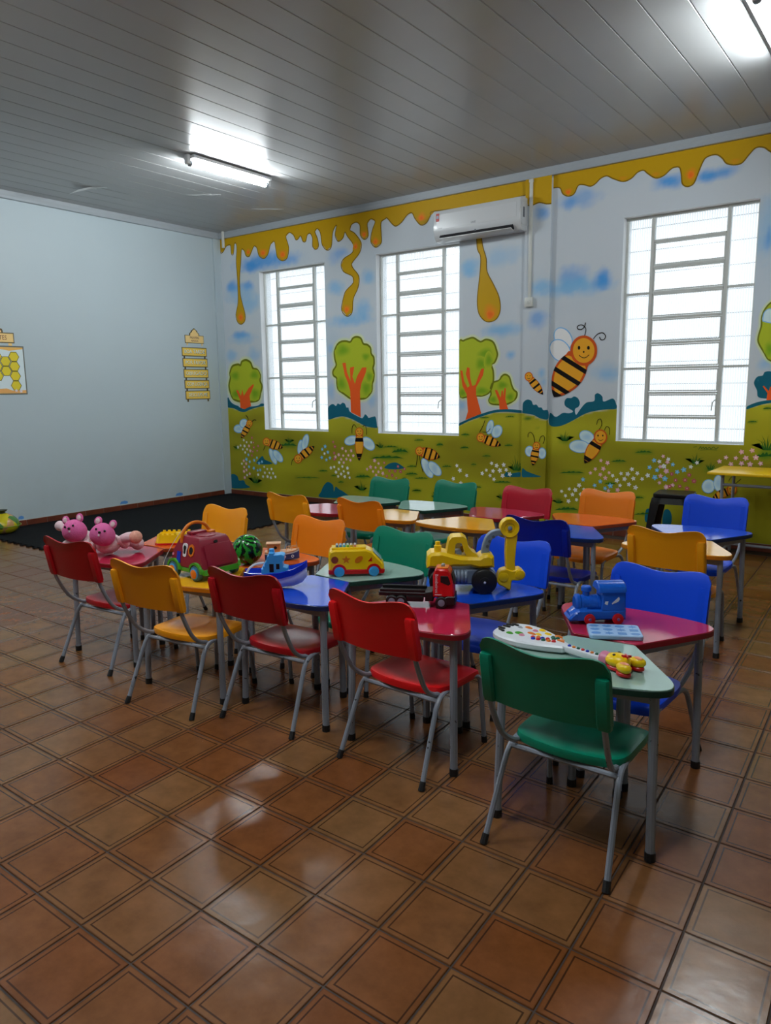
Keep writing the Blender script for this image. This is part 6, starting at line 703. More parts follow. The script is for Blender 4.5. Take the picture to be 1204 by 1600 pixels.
# ---- chair: origin on the floor, front is +y
def chair_seat():
    mb = MB(); out = []
    base = [(-.19, -.025), (-.145, -.07), (0, -.094), (.145, -.07), (.19, -.025), (.197, .09), (.195, .20), (.165, .245), (0, .258), (-.165, .245), (-.195, .20), (-.197, .09)]
    ol = spline([Vector(q) for q in base], 4, True); n = len(ol); rings = []; cx = Vector((0, .085))
    def top(q):
        x, y = q; return .352 - .014 * (1 - min(1, (x / .19) ** 2)) * (1 - min(1, ((y - .03) / .14) ** 2)) - .02 * max(0, (y - .17) / .09) ** 2 + .008 * max(0, (.01 - y) / .1)
    for sc, dz in ((1.0, -.030), (1.015, -.012), (1.0, .0), (.93, .004), (.75, .002), (.5, .0), (.25, 0), (.04, 0)):
        rings.append([Vector((cx.x + (q.x - cx.x) * sc, cx.y + (q.y - cx.y) * sc, 0)) for q in ol])
        for v in rings[-1]: v.z = top((v.x, v.y)) + dz
    under = [Vector((v.x * .97, cx.y + (v.y - cx.y) * .97, v.z)) for v in rings[0]]
    for v in under: v.z += .004
    secs = [[Vector((0 + (v.x) * .04, cx.y + (v.y - cx.y) * .04, .322)) for v in ol and rings[0]], under] + rings
    return mb.loft(secs)
def chair_back():
    nx, nz = 28, 10; W, rc = .215, .05; F = []; B = []
    for k in range(nz + 1):
        t = k / nz
        for i in range(nx + 1):
            s = -1 + 2 * i / nx; x = W * s; ax = abs(x)
            drop = 0 if ax < W - rc else rc - math.sqrt(max(0, rc * rc - (ax - (W - rc)) ** 2))
            zt = .764 - .024 * (.5 + .5 * math.cos(min(1, ax / .17) * math.pi)) - drop * .75
            db = 0 if ax < W - .02 else .02 - math.sqrt(max(0, .0004 - (ax - (W - .02)) ** 2))
            zb = .534 + .008 * (s * s) * 0 - .006 * (1 - s * s) + db * .6
            z = zb + (zt - zb) * t; tt = (z - .53) / .24
            y = -.212 - .046 * tt - .026 * (1 - s * s) + (.008 * (t - .86) / .14 * -1 if t > .86 else 0)
            F.append((x, y, z)); B.append((x, y - .010, z))
    m = nx + 1; o = len(F); fs = []
    for k in range(nz):
        for i in range(nx):
            q = k * m + i; fs.append((q, q + 1, q + 1 + m, q + m)); fs.append((o + q + 1, o + q, o + q + m, o + q + 1 + m))
    rim = [i for i in range(m)] + [k * m + nx for k in range(1, nz + 1)] + [nz * m + i for i in range(nx - 1, -1, -1)] + [k * m for k in range(nz - 1, 0, -1)]
    for a, b in zip(rim, rim[1:] + rim[:1]): fs.append((a, o + a, o + b, b))
    return MB().add(F + B, fs)
def sleeve(s):
    # moulded pocket that the steel upright slides into, on the outer back edge
    secs = []
    for z, w, d in ((.532, .020, .026), (.55, .022, .030), (.69, .022, .030), (.702, .020, .024), (.706, .015, .01)):
        tt = (z - .53) / .24; y = -.212 - .046 * tt - .004; x = s * .193
        pr = [(-1, 0), (-1, -.7), (-.7, -1), (.7, -1), (1, -.7), (1, 0)]
        secs.append([Vector((x + a * w, y + b * d, z)) for a, b in pr])
    return MB().loft(secs)
def make_chair():
    t = empty('school_chair', (0, 0, 0))
    st = obj('seat', chair_seat(), M_PL['red'], t, smooth=50); bk = obj('backrest', chair_back(), M_PL['red'], t, smooth=50)
    for s in (-1, 1): obj('sleeve', sleeve(s), M_PL['red'], bk)
    for s in (-1, 1):
        rear = obj('leg', MB().tube(spline([(s * .215, -.225, .0), (s * .200, -.12, .24), (s * .195, -.085, .302), (s * .190, -.045, .325), (s * .187, .02, .328), (s * .187, .10, .330)], 5), .0105, 8), M_STEEL, t)
        obj('foot_cap', MB().tube([(s * .2155, -.227, 0.0), (s * .2135, -.211, .032)], [.0135, .0125], 8), M_RUBBER, rear)
        fr = obj('leg', MB().tube(spline([(s * .187, .10, .330), (s * .188, .18, .330), (s * .190, .222, .318), (s * .193, .245, .27), (s * .198, .272, .0)], 5), .0105, 8), M_STEEL, t)
        obj('foot_cap', MB().tube([(s * .198, .2725, 0.0), (s * .1975, .269, .03)], [.0135, .0125], 8), M_RUBBER, fr)
        obj('upright', MB().tube(spline([(s * .17, .05, .322), (s * .172, -.03, .326), (s * .178, -.10, .345), (s * .188, -.165, .40), (s * .193, -.218, .50), (s * .193, -.236, .56), (s * .193, -.262, .68)], 5), .010, 8), M_STEEL, t)
    obj('crossbar', MB().tube([(-.193, -.078, .310), (.193, -.078, .310)], .010, 8), M_STEEL, t)
    obj('crossbar', MB().tube([(-.186, .15, .322), (.186, .15, .322)], .009, 8), M_STEEL, t)
    return t
chair0 = make_chair()
CH_SEAT = {}
def colour_chair(root, cname):
    for ch in root.children_recursive:
        if ch.type == 'MESH' and ch.name.split('.')[0] in ('seat', 'backrest', 'sleeve'):
            key = (ch.data.name.split('|')[0], cname)
            if key not in CH_SEAT:
                me = ch.data.copy(); me.name = key[0] + '|' + cname; me.materials[0] = M_PL[cname]; CH_SEAT[key] = me
            ch.data = CH_SEAT[key]
CH = [  # x, y of the seat middle line origin, turn, colour, label
    (7.623, -5.212, 0, 'green', 'green plastic chair in the foreground, its back to the camera'),
    (6.838, -5.050, -2, 'scarlet', 'bright red plastic chair at the table with the toy truck'),
    (6.100, -5.055, 4, 'red', 'red plastic chair in front of the table with the toy boat'),
    (5.560, -5.205, 8, 'amber', 'yellow plastic chair in front of the table with the maroon toy van'),
    (4.752, -5.097, 5, 'red', 'red plastic chair in front of the pink plush toys'),
    (7.600, -4.532, 176, 'blue', 'blue plastic chair behind the toy train'),
    (6.785, -4.300, 178, 'blue', 'blue plastic chair behind the yellow toy excavator'),
    (6.145, -4.420, 175, 'green', 'green plastic chair behind the yellow toy bus'),
    (5.498, -4.390, 178, 'orange', 'orange plastic chair behind the wooden toy boat'),
    (4.655, -4.400, 180, 'amber', 'amber plastic chair behind the watermelon ball and maroon toy van'),
    (7.375, -3.064, -2, 'amber', 'amber chair with its back to the camera, right end of the far row'),
    (6.620, -3.120, -2, 'navy', 'dark blue chair between the excavator and the orange table'),
    (5.235, -3.115, -3, 'orange', 'orange chair with its back to the camera at the small yellow table'),
    (4.562, -3.176, -1, 'amber', 'amber chair at the left end of the far row, beside the black mat'),
    (4.650, -2.500, 178, 'green', 'green chair against the mural, leftmost of the two green ones there'),
    (5.265, -2.410, 175, 'green', 'green chair against the mural, rightmost of the two green ones there'),
    (5.952, -2.440, 177, 'crimson', 'crimson chair facing the camera in front of the mural'),
    (6.545, -2.290, 177, 'orange', 'orange chair facing the camera between the crimson chair and black stool'),
    (7.298, -2.190, 178, 'blue', 'bright blue chair beside the black stool'),
]
for k, (x, y, a, cn, lb) in enumerate(CH):
    o = chair0 if k == 0 else copy_tree(chair0)
    o.location = (x, y, 0); o.rotation_euler = (0, 0, R(a)); tag(o, lb, 'chair', 'small school chairs')
for k, o in enumerate([q for q in list(col.objects) if q.name.split('.')[0] == 'school_chair']):
    lb = o['label']; colour_chair(o, [c[3] for c in CH if c[4] == lb][0])

# ---- table: origin at the middle of the short edge on the floor, long bowed edge towards -y
TH = .603
def table_outline(inset=0.0):
    q = []; V = Vector((.356, -.382)); side = (Vector((.125, 0)) - V).normalized(); mid = Vector((.0, -.438)); low = (Vector((.2, -.415)) - V).normalized()
    a = V + side * .13; b = V + low * .13; right = [Vector((.118, 0)), Vector((.129, -.008))]
    for i in range(9):
        t = i / 8; right.append(a * (1 - t) ** 2 + V * 2 * t * (1 - t) + b * t * t)
    for i in range(1, 5):
        t = i / 5; x = b.x * (1 - t); right.append(Vector((x, -.438 + (.438 + b.y) * (x / b.x) ** 2)))
    left = [Vector((-v.x, v.y)) for v in right]
    pts = right + [mid] + left[::-1]
    if inset:
        c = Vector((0, -.21)); pts = [c + (v - c) * (1 - inset) for v in pts]
    return [(v.x, v.y) for v in pts]
LAM = dict(green=(C(150, 180, 168), C(10, 60, 50)), red=(C(186, 38, 72), C(140, 14, 30)), blue=(C(14, 74, 205), C(12, 40, 90)), yellow=(C(246, 178, 30), C(200, 120, 10)), orange=(C(226, 100, 28), C(160, 62, 20)))
M_LAM = {k: mat(k + '_laminate', v[0], .10, spec=.6, bump=(60, .02), var=(6, .05)) for k, v in LAM.items()}
M_EDGE = {k: mat(k + '_edge_band', v[1], .4) for k, v in LAM.items()}
LEGS = [(.256, -.350, .268, -.364), (-.256, -.350, -.268, -.364), (.085, -.030, .088, -.026), (-.085, -.030, -.088, -.026)]
def make_table():
    t = empty('school_table', (0, 0, 0))
    obj('table_top', MB().prism(table_outline(.006), TH - .008, TH, bev=.0015), M_LAM['red'], t)
    obj('edge_band', MB().prism(table_outline(), TH - .026, TH - .003, bev=.002), M_EDGE['red'], t)
    for (x, y, fx, fy) in LEGS:
        l = obj('leg', MB().tube([(fx, fy, .0), (x, y, TH - .026)], .0155, 10), M_STEEL, t)
        obj('foot_cap', MB().tube([(fx, fy, 0), (fx + (x - fx) * .05, fy + (y - fy) * .05, .03)], .0185, 10), M_RUBBER, l)
    for a, b in ((0, 1), (0, 2), (1, 3), (2, 3)):
        p, q = Vector(LEGS[a][:2]), Vector(LEGS[b][:2]); d = q - p
        obj('apron_rail', MB().box(((p.x + q.x) / 2, (p.y + q.y) / 2, TH - .046), (d.length - .02, .018, .038), rz=math.atan2(d.y, d.x), bev=.003), M_STEEL, t)
    return t
table0 = make_table()
TB = [
    (7.587, -4.868, 7, 'green', 'pale green table with the toy guitar, nearest the camera'),
    (7.590, -4.848, 180, 'red', 'red table with chipped edge carrying the blue toy train'),
    (6.818, -4.742, 0, 'red', 'red table carrying the red toy truck'),
    (6.818, -4.735, 180, 'blue', 'blue table carrying the yellow toy excavator'),
    (6.135, -4.745, 0, 'blue', 'blue table carrying the blue and white toy boat'),
    (6.130, -4.735, 175, 'green', 'pale green table carrying the yellow toy bus'),
    (5.478, -4.845, 6, 'yellow', 'yellow table carrying the maroon toy van'),
    (5.500, -4.832, 180, 'orange', 'orange table carrying the wooden toy boat'),
    (4.698, -4.785, 4, 'red', 'red table with the pink plush toys'),
    (4.695, -4.765, 180, 'orange', 'orange table carrying the yellow toy tray'),
    (4.590, -2.865, 0, 'red', 'red table in the far row beside the black mat'),
    (4.612, -2.820, 178, 'green', 'pale green table near the mural, left end of the far row'),
    (5.235, -2.805, 0, 'yellow', 'small yellow table behind the orange chair back'),
    (5.245, -2.762, 180, 'green', 'pale green table in the far row, in front of the second green chair'),
    (5.880, -2.805, 0, 'yellow', 'yellow table in the far row above the toy excavator cab'),
    (5.900, -2.770, 177, 'red', 'red table in front of the crimson chair'),
    (6.587, -2.700, 1, 'blue', 'blue table in the far row beside the dark blue chair'),
    (6.572, -2.680, 180, 'orange', 'orange table near the mural with the orange chair'),
    (7.362, -2.755, -1, 'yellow', 'pale yellow table at the right end of the far row'),
    (7.350, -2.735, 184, 'blue', 'blue table in front of the bright blue chair by the stool'),
]
TMESH = {}
for k, (x, y, a, cn, lb) in enumerate(TB):
    o = table0 if k == 0 else copy_tree(table0)
    o.location = (x, y + (.002 if a > 90 else -.002), 0); o.rotation_euler = (0, 0, R(a)); tag(o, lb, 'table', 'trapezoid school tables'); o['tone'] = cn
for o in [q for q in list(col.objects) if q.name.split('.')[0] == 'school_table']:
    cn = o['tone']; del o['tone']
    for ch in o.children:
        nm = ch.name.split('.')[0]
        if nm in ('table_top', 'edge_band'):
            if (nm, cn) not in TMESH:
                me = ch.data.copy(); me.materials[0] = (M_LAM if nm == 'table_top' else M_EDGE)[cn]; TMESH[(nm, cn)] = me
            ch.data = TMESH[(nm, cn)]

# ---- tall yellow table against the mural
tt = empty('work_table', (7.62, -.45, 0), 0, 'tall yellow topped steel table against the mural wall', 'table')
obj('table_top', MB().box((0, 0, .79), (1.32, .60, .022), bev=.004), mat('yellow_worktop', C(244, 196, 16), .35), tt)
for sx in (-1, 1):
    for sy in (-1, 1):
        l = obj('leg', MB().tube([(sx * .55, sy * .22, 0), (sx * .55, sy * .22, .78)], .014, 8), M_STEEL, tt)
        obj('foot_cap', MB().tube([(sx * .55, sy * .22, 0), (sx * .55, sy * .22, .03)], .017, 8), M_RUBBER, l)
    obj('foot_rail', MB().tube([(sx * .55, -.22, .09), (sx * .55, .22, .09)], .012, 8), M_STEEL, tt)
obj('crossbar', MB().tube([(-.55, -.22, .69), (.55, -.22, .69)], .013, 8), M_STEEL, tt)
obj('crossbar', MB().tube([(-.55, .22, .09), (.55, .22, .09)], .013, 8), M_STEEL, tt)

# ---- black plastic stool
M_BLK = mat('black_plastic', C(16, 17, 20), .3)
stl = empty('plastic_stool', (6.60, -.38, 0), R(6), 'black plastic stool against the mural wall', 'stool')
def rsq(w, r, n=4):
    pts = []
    for cx, cy, a0 in ((w - r, w - r, 0), (-w + r, w - r, 90), (-w + r, -w + r, 180), (w - r, -w + r, 270)):
        pts += [(cx + r * math.cos(R(a0 + 90 * i / n)), cy + r * math.sin(R(a0 + 90 * i / n))) for i in range(n + 1)]
    return pts
obj('seat', MB().prism(rsq(.172, .05), .515, .552, bev=.008), M_BLK, stl)
obj('rim', MB().loft([[Vector((x, y, .515)) for x, y in rsq(.172, .05)], [Vector((x, y, .46)) for x, y in rsq(.184, .05)], [Vector((x, y, .46)) for x, y in rsq(.176, .05)], [Vector((x, y, .515)) for x, y in rsq(.164, .05)]], cap=False), M_BLK, stl)
for sx in (-1, 1):
    for sy in (-1, 1):
        secs = []
        for z, c, w in ((.515, .172, .085), (.46, .184, .078), (.25, .205, .062), (0, .225, .055)):
            L = [(c, c), (c - w, c), (c - w, c - .008), (c - .009, c - .009), (c - .008, c - w), (c, c - w)]
            secs.append([Vector((sx * x, sy * y, z)) for x, y in L])
        obj('leg', MB().loft(secs), M_BLK, stl)

# ---- black puzzle mat in the corner
def jig(a, b, n, d):
    """edge from a to b with n square-shouldered tabs sticking out by d (to the right of travel)"""
    a, b = Vector(a), Vector(b); t = (b - a) / n; nn = Vector((t.y, -t.x)).normalized() * d; o = []
    for k in range(n):
        p = a + t * k; o += [p, p + t * .22, p + t * .16 + nn, p + t * .64 + nn, p + t * .58]
    return o
ol = [Vector((.03, -.03)), Vector((.03, -3.75))] + jig((.03, -3.75), (2.42, -3.75), 19, .035) + jig((2.42, -3.75), (2.42, -.03), 30, .035) + [Vector((2.42, -.03))]
tag(obj('puzzle_mat', MB().prism([(q.x, q.y) for q in ol], .001, .013), mat('black_foam', C(11, 13, 16), .9, spec=.15, bump=(300, .2)), smooth=0), 'black foam puzzle mat with toothed edge in the corner', 'mat')

# ================================================================ TOYS
def toy(name, x, y, z, yaw, label, cat='toy', sc=1.0):
    o = empty(name, (x, y, z), R(yaw), label, cat); o.scale = (sc, sc, sc)
    return o
T0 = TH + .0005
def wheel(parent, x, y, z, r, w, m, hub, mh, axis='y', name='wheel', n=20):
    M = RX(90); o = obj(name, MB().lathe([(r * .82, -w / 2), (r, -w / 2 + w * .15), (r, w / 2 - w * .15), (r * .82, w / 2)], (x, y, z), M, n), m, parent)
    if hub: 
        h = MB()
        for s in (-1, 1): h.lathe([(hub, 0), (hub, s * w * .06), (hub * .7, s * w * .1), (hub * .25, s * w * .12)], (x, y - s * w / 2, z), M, n)
        obj('hub', h, mh, o)
    return o
XZ = RX(90)     # local (x,y)->(x,z), extruded to -y
def side(poly, w, bev=.004): return MB().prism(poly, -w / 2, w / 2, XZ, bev)
def smoothpoly(pts, k=4): return [(v.x, v.y) for v in spline([Vector(q) for q in pts], k, True)]
def circ(cx, cy, r, n=14, ry=None): return [(cx + r * math.cos(2 * math.pi * i / n), cy + (ry or r) * math.sin(2 * math.pi * i / n)) for i in range(n)]
def star(cx, cy, r, n=5): return [(cx + r * (1 if i % 2 == 0 else .45) * math.cos(math.pi / 2 + i * math.pi / n), cy + r * (1 if i % 2 == 0 else .45) * math.sin(math.pi / 2 + i * math.pi / n)) for i in range(2 * n)]
P_Y = mat('yellow_toy_plastic', C(250, 205, 12), .28); P_R = mat('red_toy_plastic', C(205, 18, 24), .28); P_LB = mat('sky_blue_toy_plastic', C(60, 165, 235), .3)
P_O = mat('orange_toy_plastic', C(222, 120, 20), .35); P_W = mat('white_toy_plastic', C(225, 228, 235), .3); P_B = mat('royal_blue_toy_plastic', C(20, 50, 190), .25)
P_K = mat('black_toy_plastic', C(14, 14, 16), .45); P_G = mat('grey_toy_plastic', C(120, 135, 155), .35); P_GR = mat('green_toy_plastic', C(70, 160, 40), .3); P_DG = mat('dark_green_toy_plastic', C(10, 95, 70), .3)
P_M = mat('maroon_toy_plastic', C(140, 26, 48), .3); P_P = mat('pink_toy_plastic', C(215, 130, 160), .3); P_S = mat('silver_toy_plastic', C(165, 170, 178), .3, metal=.6); P_BR = mat('brick_toy_plastic', C(150, 60, 20), .5)

# ---- yellow bus with piano roof
b = toy('toy_bus', 6.184, -4.60, T0, 40, 'yellow toy bus with blue wheels and coloured roof keys')
body = obj('body', side([(-.142, .030), (-.142, .112), (-.134, .130), (-.11, .138), (.055, .138), (.082, .126), (.128, .075), (.140, .060), (.142, .030)], .115, .008), P_Y, b)
obj('skirt', side([(-.143, .014), (-.143, .036), (.143, .036), (.143, .020), (.135, .012), (-.135, .012)], .118, .003), P_R, b)
obj('windscreen', MB().box((.108, 0, .104), (.062, .085, .006), M=RY(47.5), bev=.002), mat('toy_windscreen', C(150, 185, 190), .2), b)
obj('roof_deck', side([(-.125, .136), (-.125, .147), (.05, .147), (.05, .136)], .07, .003), P_Y, b)
for k, c in enumerate([(110, 140, 170), (60, 150, 215), (70, 190, 225), (130, 200, 60), (240, 215, 50), (235, 160, 120)]):
    x = -.098 + k * .0185; kk = obj('roof_key', MB().box((x, 0, .152), (.013, .052, .012), bev=.003), mat('key_colour_%d' % k, C(*c), .3), b)
    obj('key_knob', MB().lathe([(.006, 0), (.005, .006), (.002, .010)], (x, -.018, .157), n=8), P_W, kk)
for x in (-.088, .088):
    for s in (-1, 1):
        obj('wheel_arch', MB().prism([(x + .036 * math.cos(R(a)), .030 + .036 * math.sin(R(a))) for a in range(0, 181, 20)], s * .052, s * .0625, XZ), P_R, b, smooth=20)
        w = wheel(b, x, s * .058, .0265, .0265, .014, P_LB, .019, P_LB)
for nm, poly, m in (('round_cutout', circ(-.11, .088, .0185), P_BR), ('star_cutout', star(-.052, .088, .023), P_O), ('oval_cutout', [(.012 + .024 * math.cos(t) * .8 - .014 * math.sin(t) * .6, .088 + .024 * math.cos(t) * .6 + .014 * math.sin(t) * .8) for t in [i * math.pi / 8 for i in range(16)]], P_O), ('triangle_cutout', [(.058, .078), (.080, .078), (.078, .1)], P_R)):
    for s in (-1, 1): obj(nm, MB().prism(poly, s * .0572, s * .0585, XZ), m, b)

# ---- hull helper
def hull(xs, half, z0, z1, flare=.6, keel=0.0):
    secs = []
    for x, h, lo, hi in xs:
        secs.append([Vector((x, h * half, hi)), Vector((x, h * half * .92, lo + (hi - lo) * .55)), Vector((x, h * half * flare, lo + (hi - lo) * .12)), Vector((x, 0, lo)), Vector((x, -h * half * flare, lo + (hi - lo) * .12)), Vector((x, -h * half * .92, lo + (hi - lo) * .55)), Vector((x, -h * half, hi))])
    return MB().loft(secs)
# ---- blue and white tug boat
b = toy('toy_boat', 6.030, -5.030, T0, 40, 'blue and white plastic toy boat with light blue cabin', sc=1.15)
S = [(-.125, .55, .018, .058), (-.10, .85, .006, .055), (-.04, 1, .001, .052), (.02, .98, .001, .056), (.075, .72, .006, .066), (.11, .38, .020, .080), (.132, .05, .045, .094)]
obj('hull', hull(S, .052, 0, 0), P_W, b, smooth=60)
S2 = [(x * 1.02, h, hi - .006, hi + .020) for x, h, lo, hi in S]
obj('gunwale', MB().loft([[Vector((x, h * .056, lo)), Vector((x, h * .060, hi)), Vector((x, h * .052, hi + .001)), Vector((x, h * .047, lo + .006)), Vector((x, -h * .047, lo + .006)), Vector((x, -h * .052, hi + .001)), Vector((x, -h * .060, hi)), Vector((x, -h * .056, lo))] for x, h, lo, hi in S2]), P_B, b, smooth=50)
cb = obj('cabin', side([(-.055, .060), (-.055, .088), (-.048, .088), (-.048, .100), (-.041, .100), (-.041, .112), (-.034, .118), (-.030, .140), (-.022, .145), (-.022, .155), (-.002, .155), (-.002, .145), (.03, .148), (.042, .142), (.042, .122), (.034, .118), (.036, .095), (.055, .090), (.055, .066)], .062, .002), P_LB, b)
for x, z, w, h in ((-.012, .092, .018, .034), (.014, .098, .014, .022)):
    for s in (-1, 1): obj('cabin_window', MB().box((x, s * .0312, z), (w, .002, h)), P_K, cb)
obj('funnel', MB().lathe([(.011, 0), (.011, .012), (.009, .014)], (-.012, 0, .154), n=12), P_LB, b)
obj('handle', MB().tube(spline([(-.118, 0, .070), (-.105, 0, .088), (-.08, 0, .103), (-.045, 0, .108)], 5), .0045, 8), P_W, b)
# ---- wooden boat
b = toy('wooden_boat', 5.628, -4.585, T0, 42, 'wooden toy boat with blue hull and orange cabin')
WD = mat('pale_toy_wood', C(225, 170, 125), .5, var=(30, .1)); OW = mat('orange_painted_wood', C(222, 138, 78), .5)
S = [(-.09, .75, .0, .042), (-.06, 1, .0, .040), (.03, 1, .0, .042), (.07, .7, .0, .047), (.09, .35, .002, .052), (.101, .05, .008, .056)]
obj('hull', hull(S, .038, 0, 0, .85), mat('blue_painted_hull', C(38, 70, 140), .4), b, smooth=50)
obj('stripe', MB().loft([[Vector((x, h * .0388, hi - .006)), Vector((x, h * .0392, hi + .002)), Vector((x, -h * .0392, hi + .002)), Vector((x, -h * .0388, hi - .006))] for x, h, lo, hi in S]), P_W, b)
obj('deck', MB().loft([[Vector((x, h * .041, hi + .002)), Vector((x, h * .041, hi + .009)), Vector((x, -h * .041, hi + .009)), Vector((x, -h * .041, hi + .002))] for x, h, lo, hi in S]), WD, b)
c = obj('cabin', side([(-.075, .048), (-.075, .092), (-.005, .092), (-.005, .048)], .05, .002), OW, b); obj('cabin_roof', side([(-.082, .092), (-.082, .099), (.0, .099), (.0, .092)], .06, .001), WD, c)
for s in (-1, 1): obj('cabin_window', MB().prism(circ(-.03, .074, .009), s * .0252, s * .0262, XZ), P_K, c)
for x in (.02, .064):
    for s in (-1, 1): obj('porthole', MB().tube([(x + .0065 * math.cos(a), s * (.0385 if x < .04 else .030), .024 + .0065 * math.sin(a)) for a in [i * math.pi / 6 for i in range(12)]], .0018, 6, closed=True), P_W, b)
rl = MB()
for s in (-1, 1):
    rl.tube([(.03, s * .028, .068), (.09, s * .010, .078)], .0016, 6)
    for t in (0, .5, 1): rl.tube([(.03 + .06 * t, s * (.028 - .018 * t), .05 + .008 * t), (.03 + .06 * t, s * (.028 - .018 * t), .068 + .01 * t)], .0014, 6)
obj('railing', rl, WD, b); obj('mast', MB().tube([(.088, 0, .058), (.086, 0, .10)], .0018, 6), WD, b)

# ---- watermelon ball
m = bpy.data.materials.new('watermelon_print'); m.use_nodes = True; nt = m.node_tree; bs = nt.nodes['Principled BSDF']; bs.inputs['Roughness'].default_value = .18
tc = nt.nodes.new('ShaderNodeTexCoord'); sp = nt.nodes.new('ShaderNodeSeparateXYZ'); nt.links.new(tc.outputs['Object'], sp.inputs[0])
at = nt.nodes.new('ShaderNodeMath'); at.operation = 'ARCTAN2'; nt.links.new(sp.outputs['Y'], at.inputs[0]); nt.links.new(sp.outputs['X'], at.inputs[1])
nz = nt.nodes.new('ShaderNodeTexNoise'); nz.inputs['Scale'].default_value = 26; nz.inputs['Detail'].default_value = 3; nt.links.new(tc.outputs['Object'], nz.inputs['Vector'])
ma = nt.nodes.new('ShaderNodeMath'); ma.operation = 'MULTIPLY_ADD'; ma.inputs[1].default_value = 1.5; nt.links.new(nz.outputs['Fac'], ma.inputs[0]); nt.links.new(at.outputs[0], ma.inputs[2])
mu = nt.nodes.new('ShaderNodeMath'); mu.operation = 'MULTIPLY'; mu.inputs[1].default_value = 9; nt.links.new(ma.outputs[0], mu.inputs[0])
sn = nt.nodes.new('ShaderNodeMath'); sn.operation = 'SINE'; nt.links.new(mu.outputs[0], sn.inputs[0])
rp = nt.nodes.new('ShaderNodeValToRGB'); rp.color_ramp.elements[0].position = .40; rp.color_ramp.elements[0].color = C(8, 28, 22); rp.color_ramp.elements[1].position = .55; rp.color_ramp.elements[1].color = C(40, 150, 50)
mr = nt.nodes.new('ShaderNodeMapRange'); mr.inputs[1].default_value = -1; nt.links.new(sn.outputs[0], mr.inputs[0]); nt.links.new(mr.outputs[0], rp.inputs[0]); nt.links.new(rp.outputs[0], bs.inputs['Base Color'])
ball = toy('watermelon_ball', 5.553, -4.768, T0 + .083, 0, 'shiny green watermelon patterned ball', 'ball'); ball.rotation_euler = (R(38), R(20), 0)
obj('shell', MB().ell((0, 0, 0), (.083, .083, .083), n=32, m=20), m, ball)
obj('valve', MB().lathe([(.006, -.002), (.006, .0012), (.003, .0018)], (0, 0, .0825), n=10), P_K, ball)

# ---- maroon shape-sorter van (front is +x)
b = toy('toy_van', 5.528, -5.050, T0, 177, 'maroon toy van with green base, blue wheels and orange handle', sc=.96)
secs = []
for z, x0, x1, w in ((.062, -.145, .125, .118), (.10, -.140, .135, .117), (.15, -.120, .120, .108), (.205, -.098, .085, .094), (.220, -.088, .07, .085)):
    secs.append([Vector((x0, w, z)), Vector((x0, -w, z)), Vector((x1 - .012, -w, z)), Vector((x1, -w + .012, z)), Vector((x1, w - .012, z)), Vector((x1 - .012, w, z))])
body = obj('body', MB().loft(secs), P_M, b, smooth=25)
obj('roof_disc', MB().lathe([(.055, 0), (.052, .006), (.03, .008), (.028, .005)], (-.03, 0, .219), n=20), P_M, b)
obj('roof_step', MB().box((.05, 0, .225), (.05, .10, .022), bev=.006), P_M, b)
obj('rear_door', MB().box((-.1335, 0, .130), (.004, .165, .118), M=RY(14.5), bev=.0015), P_M, b); obj('keyhole', MB().prism(circ(0, 0, .013, 12, .008), -.002, .0025, Matrix.Translation((-.1115, 0, .196)) @ RY(-73) @ RZ(90)), P_K, b)
base = [(-.155, .034), (-.155, .062), (.145, .062), (.15, .05), (.145, .034)]
obj('chassis', side(base, .235, .006), P_GR, b)
for x in (-.095, .095):
    for s in (-1, 1):
        obj('wheel_arch', MB().prism([(x + .055 * math.cos(R(a)), .045 + .055 * math.sin(R(a))) for a in range(0, 181, 18)] + [(x - .043 * math.cos(R(a)), .045 + .043 * math.sin(R(a))) for a in range(0, 181, 18)], s * .112, s * .132, XZ), P_GR, b, smooth=25)
        wheel(b, x, s * .120, .041, .041, .03, mat('toy_tyre_teal', C(50, 95, 120), .4), .031, P_LB); obj('hub_cap', MB().lathe([(.024, 0), (.024, .004), (.018, .007)], (x, s * .1365, .041), RX(-90 * s), 16), P_O, b)
obj('handle', MB().tube(spline([(.05, .098, .185), (.05, .088, .235), (.048, .055, .272), (.045, .005, .284), (.042, -.045, .268), (.038, -.07, .235), (.036, -.075, .222)], 6), .009, 10), P_O, b); obj('handle_foot', MB().box((.03, -.07, .226), (.05, .045, .012), bev=.004), P_O, b)
def on_side(poly, d0, d1, s): # shapes lie on the leaning side wall
    return MB().prism([(x, z) for x, z in poly], d0, d1, Matrix.Translation((0, s * .1165, .10)) @ RX(90 - 10 * s) if s < 0 else Matrix.Translation((0, .1165, .10)) @ RX(90 + 10) @ Matrix.Scale(-1, 4, (0, 0, 1)))
def ring(poly, k): 
    c = Vector((sum(p[0] for p in poly) / len(poly), sum(p[1] for p in poly) / len(poly))); return [tuple(c + (Vector(p) - c) * k) for p in poly]
for s in (1,):
    oct_ = circ(-.045, .055, .026, 8, .034); obj('shape_frame', on_side(oct_, -.004, .0035, s), P_O, b); obj('shape_hole', on_side(ring(oct_, .62), .003, .0042, s), P_K, b)
    key = smoothpoly([(-.002, .02), (.022, .02), (.024, .045), (.03, .07), (.02, .088), (-.002, .086), (-.010, .07), (-.004, .05)], 3); obj('shape_frame', on_side(key, -.004, .0035, s), P_W, b); obj('shape_hole', on_side(ring(key, .62), .003, .0042, s), P_K, b)
    sq = [(.045, -.02), (.075, -.02), (.075, .04), (.045, .04)]; obj('shape_frame', on_side(sq, -.004, .0035, s), P_B, b)
    obj('headlamp', on_side(circ(.112, .02, .007), -.004, .003, s), P_P, b)
obj('string', MB().tube(spline([(.05, .06, .275), (.10, .10, .20), (.16, .14, .08), (.17, .145, .01), (.14, .16, .003), (.11, .15, .003)], 6), .0016, 6), P_W, b)

